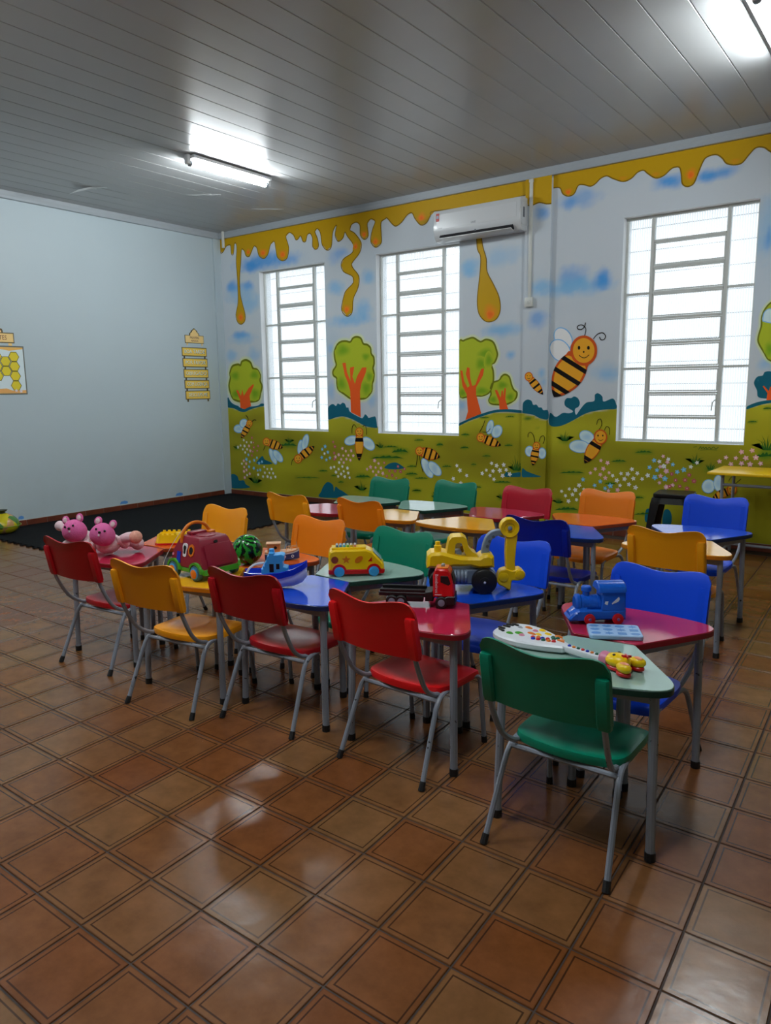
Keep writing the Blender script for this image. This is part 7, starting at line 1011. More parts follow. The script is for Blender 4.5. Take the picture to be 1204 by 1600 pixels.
# ---- yellow tray with red base
b = toy('toy_tray', 4.735, -4.625, T0, 40, 'yellow castle-edged toy tray with red base', 'toy')
rr = lambda w, d, z, r: [Vector((x, y, z)) for x, y in [(w - r, -d), (w, -d + r), (w, d - r), (w - r, d), (-w + r, d), (-w, d - r), (-w, -d + r), (-w + r, -d)]]
obj('base', MB().loft([rr(.112, .075, 0, .02), rr(.114, .077, .006, .02), rr(.112, .075, .013, .02)]), P_R, b)
obj('body', MB().loft([rr(.110, .073, .013, .02), rr(.104, .068, .03, .018), rr(.098, .064, .062, .016), rr(.092, .058, .064, .014), rr(.090, .056, .050, .014)]), P_Y, b)
for k in range(6):
    for s in (-1, 1): obj('tooth', MB().box((-.078 + k * .031, s * .0595, .067), (.017, .008, .012), bev=.002), P_Y, b)
obj('knob', MB().ell((.02, 0, .055), (.02, .02, .014), n=12, m=8), P_Y, b)

# ---- red truck
b = toy('toy_truck', 6.755, -4.880, T0, 27, 'red toy truck with black flatbed chassis')
cab = obj('cab', side([(.075, .050), (.075, .150), (.083, .172), (.092, .176), (.140, .172), (.150, .160), (.164, .105), (.166, .050)], .10, .006), P_R, b)
obj('side_window', side([(.108, .118), (.108, .146), (.140, .146), (.152, .112), (.142, .104)], .1015, .0005), P_K, cab); obj('windscreen', MB().box((.1605, 0, .132), (.004, .08, .046), M=RY(-14)), P_K, cab)
obj('bumper', side([(.120, .016), (.118, .046), (.140, .056), (.170, .056), (.172, .018)], .108, .004), P_K, b); obj('step_box', side([(.04, .03), (.04, .07), (.072, .075), (.075, .03)], .095, .003), P_K, b)
obj('chassis', side([(-.165, .048), (-.165, .066), (.08, .066), (.08, .046)], .085, .003), P_K, b)
for s in (-1, 1): obj('bed_rail', MB().box((-.06, s * .036, .072), (.20, .010, .012), bev=.002), P_K, b)
obj('tank', MB().box((-.005, -.035, .040), (.075, .03, .026), bev=.004), P_K, b); obj('tank', MB().box((-.005, .035, .040), (.075, .03, .026), bev=.004), P_K, b)
for x, y in ((.112, .045), (-.105, .045), (-.065, .045)):
    for s in (-1, 1): wheel(b, x, s * y, .027, .027, .022, P_K, .015, P_G)
obj('beacon', MB().box((.115, 0, .182), (.016, .026, .014), bev=.004), P_S, b); obj('beacon_base', MB().box((.115, 0, .176), (.05, .07, .004), bev=.001), P_O, b)
for s in (-1, 1):
    text('door_lettering', 'Bombeiros', .019, P_W, cab, Matrix.Translation((.091, s * .0506, .112)) @ RZ(0 if s < 0 else 180) @ RX(90) @ RZ(-90))
    obj('trim_strip', MB().box((.098, s * .0503, .062), (.03, .001, .003)), P_W, cab)

# ---- yellow excavator
b = toy('toy_excavator', 6.800, -4.550, T0, 36, 'large yellow toy excavator with grey boom and black wheels', sc=1.06)
obj('undercarriage', side([(-.125, .045), (-.125, .095), (-.10, .105), (.11, .105), (.135, .085), (.135, .045), (.10, .035), (-.10, .035)], .10, .008), P_G, b)
for x in (-.105, .080):
    for s in (-1, 1): wheel(b, x, s * .068, .055, .055, .040, P_K, .022, P_K); obj('axle_cap', MB().lathe([(.006, 0), (.006, .003), (.003, .005)], (x, s * .0895, .055), RX(-90 * s), 10), P_W, b)
for k in range(4): obj('tank_rib', MB().lathe([(.030, 0), (.032, .002), (.032, .012), (.030, .014)], (-.055 + k * .016, -.045, .072), RY(90), 14), P_G, b)
up = obj('upper_body', side([(-.17, .112), (-.166, .165), (-.150, .180), (-.10, .182), (-.02, .160), (.06, .158), (.075, .168), (.105, .172), (.124, .160), (.126, .112), (.06, .108), (.02, .118), (-.05, .118), (-.10, .108)], .12, .012), P_Y, b)
obj('exhaust', MB().lathe([(.016, 0), (.016, .035), (.011, .038), (.011, .052), (.007, .054)], (-.12, -.02, .172), n=14), P_Y, up)
cabf = [(-.085, .16), (-.072, .23), (-.058, .248), (-.01, .250), (.006, .238), (.012, .205), (.03, .180), (.05, .172), (.055, .155)]
hole = [(-.048, .172), (-.044, .215), (-.036, .222), (-.018, .222), (-.012, .205), (-.006, .185), (.004, .165), (-.02, .165)]
def frame_mesh(outer, inner, w):
    # side ring with a real opening through the cab
    n = 40
    def res(poly):
        P = [Vector(q) for q in poly] + [Vector(poly[0])]; L = [0]
        for i in range(len(P) - 1): L.append(L[-1] + (P[i + 1] - P[i]).length)
        out = []
        for k in range(n):
            d = L[-1] * k / n; i = max(j for j in range(len(L) - 1) if L[j] <= d + 1e-9); out.append(P[i].lerp(P[i + 1], (d - L[i]) / max(1e-9, L[i + 1] - L[i])))
        return out
    a = res(outer); c = Vector((-.022, .195)); ang = lambda v: math.atan2((v - c).y, (v - c).x)
    a.sort(key=ang); bq = res(inner); bq.sort(key=ang)
    mb = MB(); vs2 = [Vector((v.x, y, v.y)) for y in (-w, w) for L2 in (a, bq) for v in L2]; fs2 = []
    for i in range(n):
        j = (i + 1) % n; fs2 += [(i, j, n + j, n + i), (2 * n + j, 2 * n + i, 3 * n + i, 3 * n + j), (i, 2 * n + i, 2 * n + j, j), (n + j, 3 * n + j, 3 * n + i, n + i)]
    return mb.add(vs2, fs2)
obj('cab', frame_mesh(cabf, hole, .045), P_Y, up, smooth=40); obj('driver_seat', MB().box((-.03, 0, .172), (.03, .06, .02), bev=.005), P_G, up); obj('lever', MB().tube([(-.008, 0, .17), (-.016, 0, .20)], .005, 8), P_Y, up)
bo = obj('boom', MB().prism(smoothpoly([(.075, .155), (.078, .20), (.095, .245), (.125, .268), (.165, .272), (.172, .250), (.140, .245), (.118, .228), (.108, .19), (.108, .155)], 3), -.018, .018, XZ, .003), P_G, b)
for q in ((.098, .20), (.108, .222), (.125, .242)): obj('boom_recess', MB().prism(circ(q[0], q[1], .007), -.0195, .0195, XZ), mat('dark_grey_toy_plastic', C(85, 92, 105), .4), bo)
dx = .020
arm = obj('dipper_arm', MB().prism(smoothpoly([(.150 + dx, .262), (.160 + dx, .235), (.158 + dx, .165), (.162 + dx, .10), (.158 + dx, .07), (.205 + dx, .07), (.200 + dx, .12), (.205 + dx, .20), (.206 + dx, .262)], 3), -.024, .024, XZ, .004), P_Y, b)
obj('pivot', MB().lathe([(.040, -.030), (.042, -.024), (.042, .024), (.040, .030), (.022, .024), (.02, .02)], (.175 + dx, 0, .282), RX(90), 22), P_Y, arm)
for s in (-1, 1): obj('pivot_pin', MB().lathe([(.010, 0), (.010, .006), (.006, .008)], (.175 + dx, s * .028, .282), RX(-90 * s), 12), P_G, arm)
bk = obj('bucket', MB().prism(smoothpoly([(.122 + dx, .052), (.128 + dx, .03), (.15 + dx, .018), (.178 + dx, -.004 + .006), (.184 + dx, .020), (.188 + dx, .045), (.215 + dx, .045), (.24 + dx, .055), (.245 + dx, .08), (.22 + dx, .10), (.19 + dx, .09), (.165 + dx, .098), (.135 + dx, .088)], 3), -.03, .03, XZ, .004), P_Y, b, smooth=40)
for q in ((.150 + dx, .062), (.222 + dx, .074)):
    for s in (-1, 1): obj('bucket_boss', MB().lathe([(.022, 0), (.02, .004), (.012, .006)], (q[0], s * .029, q[1]), RX(-90 * s), 16), P_Y, bk)

# ---- blue train (front is +x, faces left in the picture)
b = toy('toy_train', 7.494, -4.652, T0, 217, 'blue toy train engine with red wheels', sc=1.07)
obj('chassis', side([(-.090, .016), (-.090, .055), (.06, .055), (.10, .045), (.125, .02), (.12, .010), (.05, .014)], .085, .006), P_LB if 0 else mat('bright_blue_toy_plastic', C(14, 92, 205), .22), b)
P_TB = MATS['bright_blue_toy_plastic']
cab = obj('cab', side([(-.088, .05), (-.086, .125), (.0, .125), (.004, .05)], .082, .004), P_TB, b)
obj('cab_roof', MB().prism([(.047 * math.cos(R(a)), .122 + .036 * math.sin(R(a))) for a in range(0, 181, 12)], -.010, .094, RZ(90) @ RX(90) @ Matrix.Scale(-1, 4, (0, 0, 1)) if 0 else Matrix(((0, 0, -1, .006), (1, 0, 0, 0), (0, 1, 0, 0), (0, 0, 0, 1))), .004), P_TB, cab)
obj('boiler', MB().lathe([(.030, 0), (.034, .004), (.034, .012), (.031, .014), (.031, .074), (.035, .078), (.035, .090), (.026, .096)], (.0, 0, .072), RY(90), 20), P_TB, b)
for k in range(5): obj('boiler_band', MB().lathe([(.0325, 0), (.0325, .004)], (.018 + k * .011, 0, .072), RY(90), 20), P_TB, b)
obj('chimney', MB().lathe([(.013, 0), (.013, .018), (.019, .022), (.019, .036), (.015, .040)], (.052, 0, .098), n=16), P_TB, b)
cw = [[Vector((.055 + d, y * w, z)) for y, z in ((-1, .016), (-1, .05), (-.6, .064), (.6, .064), (1, .05), (1, .016))] for d, w in ((0, .045), (.03, .045))] + [[Vector((.055 + .062, y * .030, z)) for y, z in ((-1, .010), (-1, .03), (-.6, .04), (.6, .04), (1, .03), (1, .010))]]
obj('cow_catcher', MB().loft(cw), P_TB, b)
for x in (-.058, .048):
    for s in (-1, 1): wheel(b, x, s * .046, .0205, .0205, .012, P_R, .014, P_R); obj('axle_cap', MB().lathe([(.006, 0), (.005, .005)], (x, s * .052, .0205), RX(-90 * s), 10), mat('axle_lilac', C(120, 100, 160), .4), b)
wg = [[(-.022, .088), (-.010, .088), (-.008, .078), (-.018, .074)], [(-.034, .080), (-.06, .105), (-.064, .096), (-.058, .086), (-.036, .076)]]
for s in (-1, 1):
    for q in wg: obj('white_transfer', MB().prism(q, s * .0412, s * .0418, XZ), P_W, cab)
obj('coupling', MB().lathe([(.005, 0), (.005, .012)], (-.088, 0, .03), RY(-90), 8), P_TB, b)

# ---- pale blue puzzle tray
b = toy('puzzle_tray', 7.604, -4.780, T0, 27, 'pale blue plastic tray with shape recesses', 'tray')
PB = mat('pale_blue_plastic', C(165, 200, 240), .35); PB2 = mat('shape_blue_plastic', C(95, 150, 215), .4)
tray_outline = rsq(1, .16, 3); wx, wy = .098, .070
obj('tray', MB().prism([(x * wx, y * wy) for x, y in tray_outline], 0, .018, bev=.003), PB, b)
k = 0
for r in range(3):
    for c in range(4):
        cx, cy = -.072 + c * .048, -.043 + r * .043; kind = (r * 4 + c) % 5
        pl = [circ(cx, cy, .018, 16, .013), smoothpoly(star(cx, cy, .019, 6), 2), [(cx - .016, cy - .012), (cx + .016, cy - .012), (cx + .016, cy + .012), (cx - .016, cy + .012)], circ(cx, cy, .019, 6, .014), smoothpoly([(cx - .018, cy), (cx - .006, cy + .013), (cx, cy + .008), (cx + .008, cy + .014), (cx + .018, cy), (cx, cy - .014)], 2)][kind]
        obj('shape_recess', MB().prism(pl, .0172, .0186), PB2, b)

# ---- toy guitar
b = toy('toy_guitar', 7.285, -5.022, T0, -13, 'white toy guitar keyboard with coloured buttons and giraffe head')
bodyo = smoothpoly([(-.045, 0), (-.03, .062), (.03, .092), (.11, .086), (.19, .058), (.245, .030), (.262, .018), (.262, -.018), (.245, -.030), (.19, -.062), (.11, -.092), (.03, -.096), (-.03, -.066)], 4)
bd = obj('body', MB().prism(bodyo, .004, .030, bev=.006), P_W, b)
nk = obj('neck', MB().box((.335, 0, .020), (.18, .034, .022), bev=.005), P_W, b)
for k in range(8): obj('fret_button', MB().lathe([(.0062, 0), (.0062, .004), (.0035, .006)], (.272 + k * .0188, 0, .0305), n=10), (P_B, P_O, P_DG, P_R, P_B, P_O, P_DG, P_R)[k], nk)
for k, (x, y) in enumerate(((-.025, .028), (-.022, .005), (-.024, -.022), (-.012, .045), (-.008, -.042))):
    obj('piano_key', MB().box((x, y, .032), (.030, .011, .006), rz=R(20 - k * 9), bev=.002), P_K, bd)
bt = [(.125, -.02, P_R), (.14, -.008, P_O), (.158, -.006, P_B), (.175, .002, P_R), (.135, -.032, P_B), (.152, -.024, P_R), (.170, -.018, P_DG), (.188, -.010, P_O), (.190, .018, P_DG), (.178, .030, P_DG), (.205, -.002, P_R), (.196, .034, P_DG)]
for x, y, m in bt: obj('round_button', MB().lathe([(.0085, 0), (.008, .005), (.004, .008)], (x, y, .029), n=12), m, bd)
obj('arrow_button', MB().prism([(.205, .018), (.238, .016), (.226, .034)], .028, .036, bev=.002), P_O, bd)
for k, (x, y, rx, ry, m) in enumerate(((.045, .055, .018, .008, P_O), (.085, .045, .012, .009, P_P), (.10, .068, .016, .010, P_Y), (.14, .05, .016, .009, P_Y), (.185, .055, .018, .009, P_O), (.06, -.02, .02, .012, P_GR), (.08, -.03, .012, .010, P_P), (.095, .01, .02, .008, P_O), (.02, .035, .012, .006, P_S), (.035, -.045, .016, .010, P_GR), (.12, .02, .014, .007, P_Y))):
    obj('picture_button', MB().ell((x, y, .030), (rx, ry, .006), n=12, m=6), m, bd)
obj('collar', MB().lathe([(.022, 0), (.026, .006), (.026, .030), (.021, .034)], (.405, 0, .026), RY(90), 16), P_P, b)
hd = obj('head', MB().ell((.47, 0, .034), (.045, .036, .024), n=20, m=12, fn=lambda q: Vector((q.x, q.y * (1 - .18 * q.x / .045), q.z))), P_Y, b)
obj('head_base', MB().prism(smoothpoly([(.432, 0), (.445, .028), (.49, .030), (.515, .012), (.515, -.012), (.49, -.030), (.445, -.028)], 3), .004, .018, bev=.003), P_R, b)
for s in (-1, 1):
    e = obj('ear', MB().ell((.515, s * .040, .030), (.030, .020, .018), M=RZ(s * 15), n=16, m=10), P_Y, b); obj('ear_base', MB().prism(circ(.515, s * .040, .026, 16, .018), .004, .016, bev=.002), P_R, e); obj('ear_inner', MB().ell((.517, s * .040, .043), (.018, .012, .006), n=12, m=6), mat('salmon_toy_plastic', C(240, 150, 110), .35), e)
    obj('eye', MB().ell((.462, s * .016, .055), (.006, .005, .004), n=10, m=6), P_K, hd)
obj('bow', MB().prism([(.486, -.010), (.495, 0), (.486, .010), (.494, .010), (.500, .002), (.506, .010), (.512, .010), (.504, 0), (.512, -.010), (.506, -.010), (.5, -.002), (.494, -.010)], .052, .060), P_R, hd)
obj('snout', MB().ell((.445, 0, .040), (.016, .022, .014), n=14, m=8), P_Y, hd)

# ---- pink plush toys on the left red table
PK = mat('pink_plush', C(222, 105, 165), .9, bump=(220, .5), var=(25, .1)); PW_ = mat('pale_plush', C(232, 205, 210), .9, bump=(220, .5), var=(25, .06)); PE = mat('peach_plush', C(235, 170, 150), .9, bump=(220, .5)); PO = mat('orange_felt', C(220, 135, 70), .9)
EY = mat('black_bead_eye', C(15, 12, 14), .2)
def plush(x, y, yaw, lean, label, legs):
    p = toy('plush_animal', x, y, T0 + .006, yaw, label, 'plush toy', sc=1.12)
    # local: front -y; body reclines on the table behind the head
    hd = obj('head', MB().ell((0, -.02, .115), (.064, .058, .060), M=RY(lean), n=20, m=14, fn=lambda q: Vector((q.x * (1 + .12 * -q.z / .06), q.y, q.z))), PK, p)
    T = Matrix.Translation((0, -.02, .115)) @ RY(lean) @ RX(-14)
    for s in (-1, 1):
        e = obj('ear', MB().ell((0, 0, 0), (.020, .011, .024), M=Matrix.Identity(4), n=12, m=8, fn=lambda q: (T @ Matrix.Translation((s * .038, 0, .062)) @ q)), PK, hd)
        obj('inner_ear', MB().ell((0, 0, 0), (.012, .005, .015), n=10, m=6, fn=lambda q: (T @ Matrix.Translation((s * .038, -.009, .062)) @ q)), PW_, e)
        obj('eye', MB().ell((0, 0, 0), (.006, .004, .006), n=8, m=6, fn=lambda q: (T @ Matrix.Translation((s * .022, -.055, .020)) @ q)), EY, hd)
    obj('nose', MB().ell((0, 0, 0), (.008, .005, .006), n=8, m=6, fn=lambda q: (T @ Matrix.Translation((0, -.060, .008)) @ q)), EY, hd)
    obj('teeth', MB().box(tuple(T @ Vector((0, -.0595, -.008))), (.008, .004, .010), bev=.001), P_W, hd)
    obj('body', MB().ell((.0, .055, .052), (.062, .085, .052), n=18, m=12), PW_, p)
    for (ax, ay, az, bx, by, bz, r0, r1, foot) in legs:
        l = obj('limb', MB().tube(spline([(ax, ay, az), ((ax + bx) / 2, (ay + by) / 2, (az + bz) / 2 + .008), (bx, by, bz)], 6), [r0 + (r1 - r0) * i / 12 for i in range(13)], 12), PW_, p)
        obj('paw', MB().ell((bx, by, bz), (r1 * 1.15, r1 * 1.05, r1 * 1.15), n=14, m=10), PE if foot else PW_, l)
    return p
pa = plush(4.462, -5.125, 36, -10, 'pink plush animal, left of the pair, tipped back over the chair', [(-.05, .01, .10, -.098, .03, .132, .022, .024, 0), (.05, .04, .06, .06, -.035, .036, .022, .022, 0), (-.04, .06, .04, -.07, .03, .026, .022, .024, 0), (.05, .10, .045, .11, .12, .035, .022, .026, 0)])
pb = plush(4.712, -5.100, 38, 14, 'pink plush animal, right of the pair, with pale legs stretched out', [(.045, .03, .07, .075, .08, .045, .022, .024, 0), (.05, .075, .06, .155, .02, .09, .024, .030, 1), (.03, .11, .05, .13, .12, .036, .024, .03, 0), (-.05, .03, .06, -.075, .01, .035, .02, .022, 0)])
obj('cap', MB().ell((-.055, .105, .085), (.06, .04, .030), n=14, m=8), PO, pb)

# ================================================================ FITTINGS
# ---- air conditioner
ac = empty('air_conditioner', (4.33, -.001, 3.152), 0, 'white wall mounted split air conditioner above the middle window', 'air conditioner')
M_AC = mat('white_appliance_plastic', (.66, .68, .70, 1), .25)
prof = [(0, 0.02), (.0, .335), (.12, .345), (.175, .330), (.198, .29), (.202, .12), (.190, .06), (.150, .01), (.06, .0)]
YZ = Matrix(((0, 0, 1, 0), (-1, 0, 0, 0), (0, 1, 0, 0), (0, 0, 0, 1)))     # (a,b,h) -> x=h, y=-a, z=b
ps = [(v.x, v.y) for v in spline([Vector(q) for q in prof], 3, True)]
body = obj('body', MB().prism(prof, -.535, .535, YZ, .008), M_AC, ac, smooth=40)
obj('front_panel', MB().prism([(.199, .125), (.2035, .13), (.200, .285), (.195, .29)], -.49, .49, YZ), M_AC, ac)
obj('air_outlet', MB().box((0, -.170, .056), (.90, .046, .062), M=RX(-34)), mat('dark_vent', C(25, 25, 30), .6), ac)
obj('louvre', MB().box((0, -.184, .016), (.88, .075, .011), M=RX(-20), bev=.004), M_AC, ac)
obj('louvre_pin', MB().box((0, -.192, .060), (.014, .012, .03)), mat('vent_grey', C(120, 125, 130), .5), ac)
obj('side_cap', MB().box((.537, -.10, .17), (.006, .13, .22), bev=.002), M_AC, ac); obj('side_grip', MB().box((.541, -.13, .185), (.004, .03, .10), bev=.001), mat('grip_grey', C(95, 100, 108), .5), ac)
obj('energy_label', MB().box((-.475, -.2035, .255), (.042, .001, .085)), mat('red_white_label', C(190, 60, 50), .5), ac); obj('label_panel', MB().box((-.475, -.2043, .258), (.030, .001, .03)), mat('label_grey_blue', C(150, 165, 190), .5), ac)
text('maker_mark', 'GREE', .026, mat('mark_grey', C(110, 115, 122), .5), ac, Matrix.Translation((-.02, -.2042, .150)) @ RX(90))
text('model_lettering', 'inverter', .018, MATS['mark_grey'], ac, Matrix.Translation((-.44, -.2035, .140)) @ RX(90))
# ---- conduit with outlet box on the pilaster
cd = empty('conduit', (4.912, -PD, 2.40), 0, 'white surface conduit with small outlet box on the mural pilaster', 'conduit')
M_CON = mat('ivory_plastic', (.70, .72, .68, 1), .4)
obj('channel', MB().box((0, -.009, .665), (.036, .018, 1.19), bev=.003), M_CON, cd); obj('channel_cap', MB().box((.0, -.012, 1.25), (.046, .024, .03), bev=.003), M_CON, cd)
bx = obj('outlet_box', MB().box((0, -.018, .03), (.092, .036, .098), bev=.006), M_CON, cd); obj('outlet_face', MB().lathe([(.021, 0), (.021, .003), (.016, .004)], (0, -.036, .03), RX(90), 16), M_CON, bx)
obj('outlet_slot', MB().box((0, -.0405, .03), (.004, .002, .018)), P_K, bx)
# ---- corner strip
tag(obj('cable_cover', MB().box((.175, -.075, 3.655), (.03, .03, .24), bev=.003), M_CON), 'short white cable cover in the ceiling corner', 'cable cover')

# ---- fluorescent tubes
M_GLOW = mat('fluorescent_glow', (1, 1, 1, 1), .5, emit=((.90, .97, 1.0, 1), LAMP))
M_SOCK = mat('white_lampholder', (.75, .77, .78, 1), .3)
def lamp(x, y, label, group='tube lamps'):
    t = empty('tube_lamp', (x, y, HC), 0, label, 'lamp', group)
    obj('glass_tube', MB().tube([(0, -.50, -.075), (0, .50, -.075)], .022, 14), M_GLOW, t)
    obj('batten', MB().box((0, 0, -.022), (.15, 1.02, .03), bev=.004), M_SOCK, t)
    for s in (-1, 1):
        h = obj('lampholder', MB().box((0, s * .525, -.045), (.05, .04, .085), bev=.006), M_SOCK, t); obj('lock_ring', MB().lathe([(.027, 0), (.027, .022), (.024, .026)], (0, s * .508, -.075), RX(90 * s), 14), P_S, h)
    obj('clip', MB().tube([(.025 * math.cos(R(a)), 0, -.075 + .025 * math.sin(R(a))) for a in range(-20, 201, 20)], .003, 6), P_S, t)
lamp(2.60, -2.09, 'lit fluorescent tube on the ceiling above the black mat')
lamp(7.50, -2.06, 'lit fluorescent tube on the ceiling at the upper right corner')
lamp(2.60, -6.25, 'added unseen fluorescent tube over the left side of the room, second row')  # this whole second row is assumed, added out of view to light chair fronts
lamp(5.05, -6.25, 'added unseen fluorescent tube over the open floor, middle of the second row')
lamp(7.50, -6.25, 'added unseen fluorescent tube over the foreground chairs, second row')

# ---- greeting sign on the left wall (hangs flat on the wall; local x runs along the wall towards the corner)
M_SG = mat('sign_yellow_card', C(222, 186, 78, 1.3), .6); M_SB = mat('sign_brown_edge', C(92, 78, 50), .6); M_SC = mat('sign_cream_card', C(222, 190, 125, 1.3), .6); M_SM = mat('sign_maroon_ink', C(120, 40, 50), .6); M_SW = mat('sign_white_ink', C(225, 232, 220, 1.2), .6); M_SK = mat('sign_dark_ink', C(70, 78, 62), .6)
WLX = Matrix(((0, 0, 1, 0), (1, 0, 0, 0), (0, 1, 0, 0), (0, 0, 0, 1)))    # (a,b,h) -> y=a, z=b, x=h
def wl_obj(name, poly, h0, h1, m, par): return obj(name, MB().prism(poly, h0, h1, WLX), m, par, smooth=0)
def rect(x0, x1, y0, y1): return [(x0, y0), (x1, y0), (x1, y1), (x0, y1)]
sg = empty('greeting_sign', (.001, -.535, 1.39), 0, 'yellow hanging greeting sign of five planks on the left wall', 'sign')
lines = ['DESCULPE-ME', 'COM LICENÇA', 'OBRIGADO', 'POR FAVOR', 'BOA TARDE']
for k, tx in enumerate(lines):
    z0 = .035 + k * .150; dx = .004 * (2 - k) * 1.5
    wl_obj('plank_edge', rect(-.218 + dx, .218 + dx, z0, z0 + .122), 0, .004, M_SB, sg); pk = wl_obj('plank', rect(-.208 + dx, .208 + dx, z0 + .010, z0 + .112), .001, .006, M_SG, sg)
    sxx = min(1.0, .38 / (len(tx) * .046))
    text('lettering', tx, .074, M_SK, pk, Matrix.Translation((.0066, dx + .003, z0 + .058)) @ WLX, sx=sxx); text('lettering', tx, .072, M_SW, pk, Matrix.Translation((.0072, dx, z0 + .062)) @ WLX, sx=sxx)
    for s in (-1, 1): wl_obj('chain', rect(dx + s * .18 - .012, dx + s * .18 + .012, z0 - .032, z0), 0, .004, M_SB, sg)
hd = wl_obj('header_edge', rect(-.165, .165, .815, .925), 0, .004, M_SB, sg); wl_obj('header', rect(-.158, .158, .822, .918), .001, .006, M_SC, sg)
for s in (-1, 1): wl_obj('chain', rect(s * .13 - .01, s * .13 + .01, .785, .815), 0, .004, M_SC, sg)
wl_obj('beehive_topper', [(v.x, v.y) for v in spline([Vector(q) for q in [(-.085, .925), (-.085, .95), (-.06, .965), (-.055, .985), (-.03, 1.0), (0, 1.022), (.03, 1.0), (.055, .985), (.06, .965), (.085, .95), (.085, .925)]], 3)], 0, .004, M_SB, sg); wl_obj('beehive_face', [(v.x, v.y) for v in spline([Vector(q) for q in [(-.07, .90), (-.07, .945), (-.048, .962), (-.03, .985), (0, 1.008), (.03, .985), (.048, .962), (.07, .945), (.07, .90)]], 3)], .001, .0065, M_SC, sg)
text('lettering', 'PALAVRAS', .046, M_SM, sg, Matrix.Translation((.0072, 0, .890)) @ WLX, sx=.75); text('lettering', 'MÁGICAS', .036, M_SM, sg, Matrix.Translation((.0072, 0, .848)) @ WLX, sx=.8)

# ---- birthday poster with honeycomb on the left wall, running out of the frame
po = empty('honeycomb_poster', (.001, -3.42, 1.53), 0, 'honeycomb birthday poster on the left wall at the left edge', 'poster')
wl_obj('poster_edge', rect(-.42, .42, 0, .545), 0, .003, mat('poster_grey_edge', C(110, 115, 108), .6), po); wl_obj('poster_sheet', rect(-.405, .405, .014, .53), .001, .005, mat('poster_sky_paper', C(205, 218, 222, 1.2), .6), po)
wl_obj('poster_honey', [(-.405, .53), (-.405, .49), (-.3, .505), (-.2, .485), (-.1, .50), (.05, .488), (.16, .505), (.25, .49), (.405, .512), (.405, .53)], .002, .0056, mat('poster_honey_print', C(225, 175, 90, 1.2), .6), po)
M_HX = mat('poster_cell_yellow', C(212, 192, 40, 1.25), .55); M_HE = mat('poster_cell_edge', C(105, 95, 25), .6)
def hexa(cx, cy, r): return [(cx + r * math.cos(R(60 * i)), cy + r * math.sin(R(60 * i))) for i in range(6)]
for k in range(7):
    cx = .295 - k * .098; n = (4, 2, 3, 3, 2, 4, 2)[k]; z0 = .425 if k % 2 == 0 else .372
    for j in range(n):
        cy = z0 - j * .108; wl_obj('cell_edge', hexa(cx, cy, .063), .002, .0058, M_HE, po); c = wl_obj('honey_cell', hexa(cx, cy, .055), .003, .0064, M_HX, po)
M_PG = mat('poster_orange_print', C(222, 165, 95, 1.2), .6); wl_obj('poster_ground', [(-.405, .014), (.405, .014), (.405, .05), (.25, .045), (.18, .07), (.05, .06), (-.1, .10), (-.25, .06), (-.405, .09)], .002, .0060, M_PG, po)
for q in ((.29, .045), (.345, .035)): wl_obj('poster_flower', star(q[0], q[1], .022), .003, .0066, mat('poster_flower_white', C(215, 205, 215, 1.2), .6), po)
wl_obj('header_edge', rect(-.32, .32, .575, .690), 0, .004, M_SB, po); wl_obj('header', rect(-.31, .31, .585, .680), .001, .006, M_SC, po)
for s in (-1, 1): wl_obj('chain', rect(s * .27 - .02, s * .27 + .02, .545, .575), 0, .004, M_SC, po)
text('lettering', 'ANIVERSARIANTES', .072, M_SM, po, Matrix.Translation((.0068, 0, .632)) @ WLX, sx=.78)
wl_obj('beehive_topper', [(v.x, v.y) for v in spline([Vector(q) for q in [(-.2, .69), (-.19, .73), (-.14, .735), (-.13, .765), (-.06, .775), (0, .80), (.06, .775), (.13, .765), (.14, .735), (.19, .73), (.2, .69)]], 3)], 0, .004, M_SB, po); wl_obj('beehive_face', [(v.x, v.y) for v in spline([Vector(q) for q in [(-.18, .69), (-.17, .715), (-.12, .72), (-.11, .75), (-.05, .76), (0, .785), (.05, .76), (.11, .75), (.12, .72), (.17, .715), (.18, .69)]], 3)], .001, .0062, M_SC, po)

# ---- printed yellow bag on the mat by the left wall
bg_ = empty('soft_bag', (.28, -3.56, .0132), R(20), 'yellow and green printed soft bag on the mat by the wall', 'bag')
m = bpy.data.materials.new('yellow_green_print'); m.use_nodes = True; nt = m.node_tree; bs = nt.nodes['Principled BSDF']; bs.inputs['Roughness'].default_value = .25
tc = nt.nodes.new('ShaderNodeTexCoord'); vo = nt.nodes.new('ShaderNodeTexVoronoi'); vo.inputs['Scale'].default_value = 11; nt.links.new(tc.outputs['Object'], vo.inputs['Vector'])
sp = nt.nodes.new('ShaderNodeSeparateColor'); nt.links.new(vo.outputs['Color'], sp.inputs[0]); rp = nt.nodes.new('ShaderNodeValToRGB'); rp.color_ramp.interpolation = 'CONSTANT'; e = rp.color_ramp.elements; e[0].color = C(205, 190, 30); e[1].position = .82; e[1].color = C(200, 150, 90)
for p_, c_ in ((.45, C(215, 205, 40)), (.55, C(120, 150, 30)), (.7, C(80, 130, 60))): q = e.new(p_); q.color = c_
nt.links.new(sp.outputs[0], rp.inputs[0]); nt.links.new(rp.outputs[0], bs.inputs['Base Color'])
def bagfn(q):
    t = (q.z + .11) / .22; return Vector((q.x * (1.05 - .25 * t * t), q.y * (1.05 - .3 * t * t), max(q.z, -.10) * 1.05))
obj('bag_body', MB().ell((0, 0, .105), (.17, .17, .115), n=28, m=18, fn=bagfn), m, bg_, smooth=60)
obj('bag_neck', MB().lathe([(.05, 0), (.035, .012), (.03, .02), (.05, .035), (.058, .045), (.03, .040)], (0, 0, .212), n=18), mat('bag_dark_tie', C(40, 45, 20), .5), bg_)
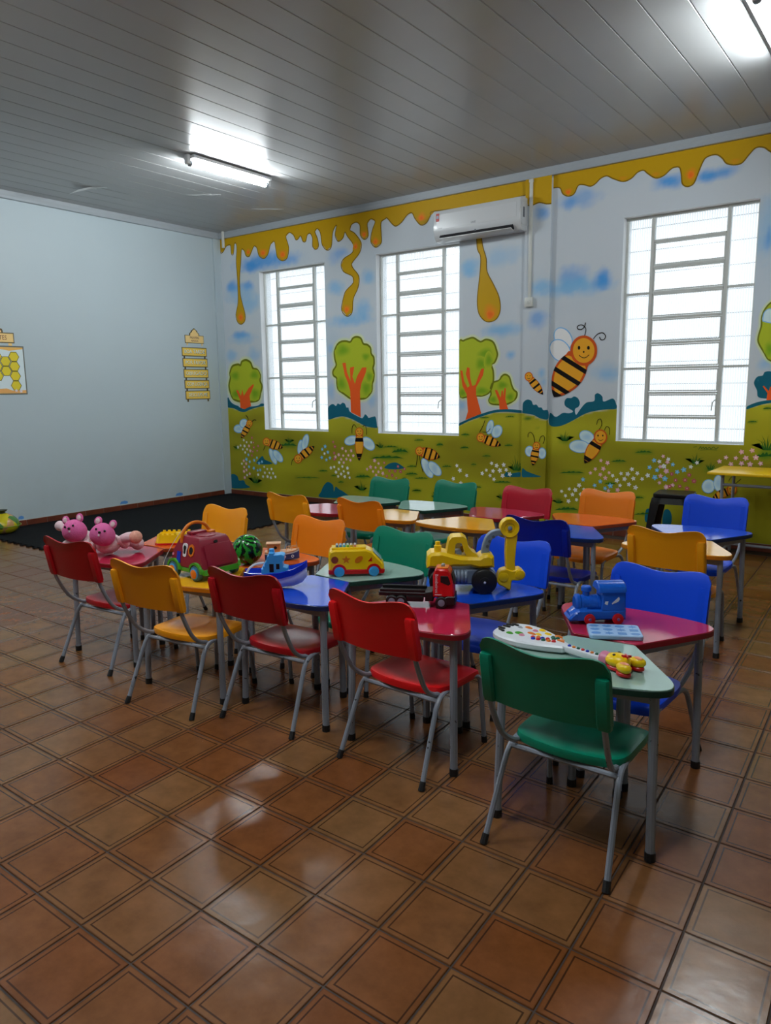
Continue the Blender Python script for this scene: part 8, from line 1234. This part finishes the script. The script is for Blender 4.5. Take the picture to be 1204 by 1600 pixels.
obj('piping', MB().tube([(.182 * math.cos(a), .182 * math.sin(a), .085) for a in [i * math.pi / 16 for i in range(32)]], .004, 6, closed=True), mat('bag_green_piping', C(110, 150, 40), .4), bg_)

# ---- bits of tape
M_BT = mat('blue_tape', C(90, 150, 215), .6)
for k, (y, l) in enumerate(((-3.215, .07), (-1.84, .12), (-.95, .13))):
    tp = MB(); n = 8
    tp.prism([(-l / 2, 0), (-l * .3, .004), (l * .2, -.003), (l / 2, .006), (l * .46, .03), (l * .1, .042), (-l * .35, .034)], .0, .0015, WLX)
    o = obj('tape_scrap', tp, M_BT, smooth=0); o.location = (.0005, y, .086); tag(o, ('scrap of blue tape low on the left wall next to the soft bag', 'scrap of blue tape low on the left wall, middle one of three', 'scrap of blue tape low on the left wall nearest the corner')[k], 'tape', 'blue tape scraps')
M_WT = mat('white_paper_tape', (.78, .80, .80, 1), .6)
def ctape(x, y, sc, rz, label, pts):
    mb = MB(); T = RZ(rz); n = len(pts)
    v = [T @ Vector((a * sc, b * sc, -c * sc)) for a, b, c in pts]; v2 = [q + Vector((0, 0, -.0012)) for q in v]
    fs = [tuple(range(n)), tuple(range(2 * n - 1, n - 1, -1))] + [(i, (i + 1) % n, n + (i + 1) % n, n + i) for i in range(n)]
    o = obj('paper_scrap', mb.add(v + v2, fs), M_WT, smooth=0); o.location = (x, y, HC - .0006); tag(o, label, 'tape', 'paper scraps on the ceiling')
ctape(.86, -2.56, 1.0, 20, 'torn white paper scrap hanging from the ceiling above the mat', [(-.24, -.03, .06), (-.2, .03, .03), (-.05, .05, 0), (.02, .10, .0), (.06, .05, 0), (.2, .04, .02), (.22, .02, .02), (.05, .0, 0), (-.1, -.05, .03)])
ctape(1.55, -1.55, 1.0, 35, 'small torn tape residue on the ceiling between the scrap and lamp', [(-.2, -.02, 0), (-.1, .03, 0), (0, .01, 0), (.08, .05, 0), (.2, 0, 0), (.1, -.02, 0), (0, -.02, 0)])
ctape(1.62, -.60, 1.0, 40, 'small torn tape residue on the ceiling near the mural', [(-.2, -.02, 0), (-.1, .03, 0), (0, .015, 0), (.1, .04, 0), (.2, 0, 0), (.1, -.03, 0)])
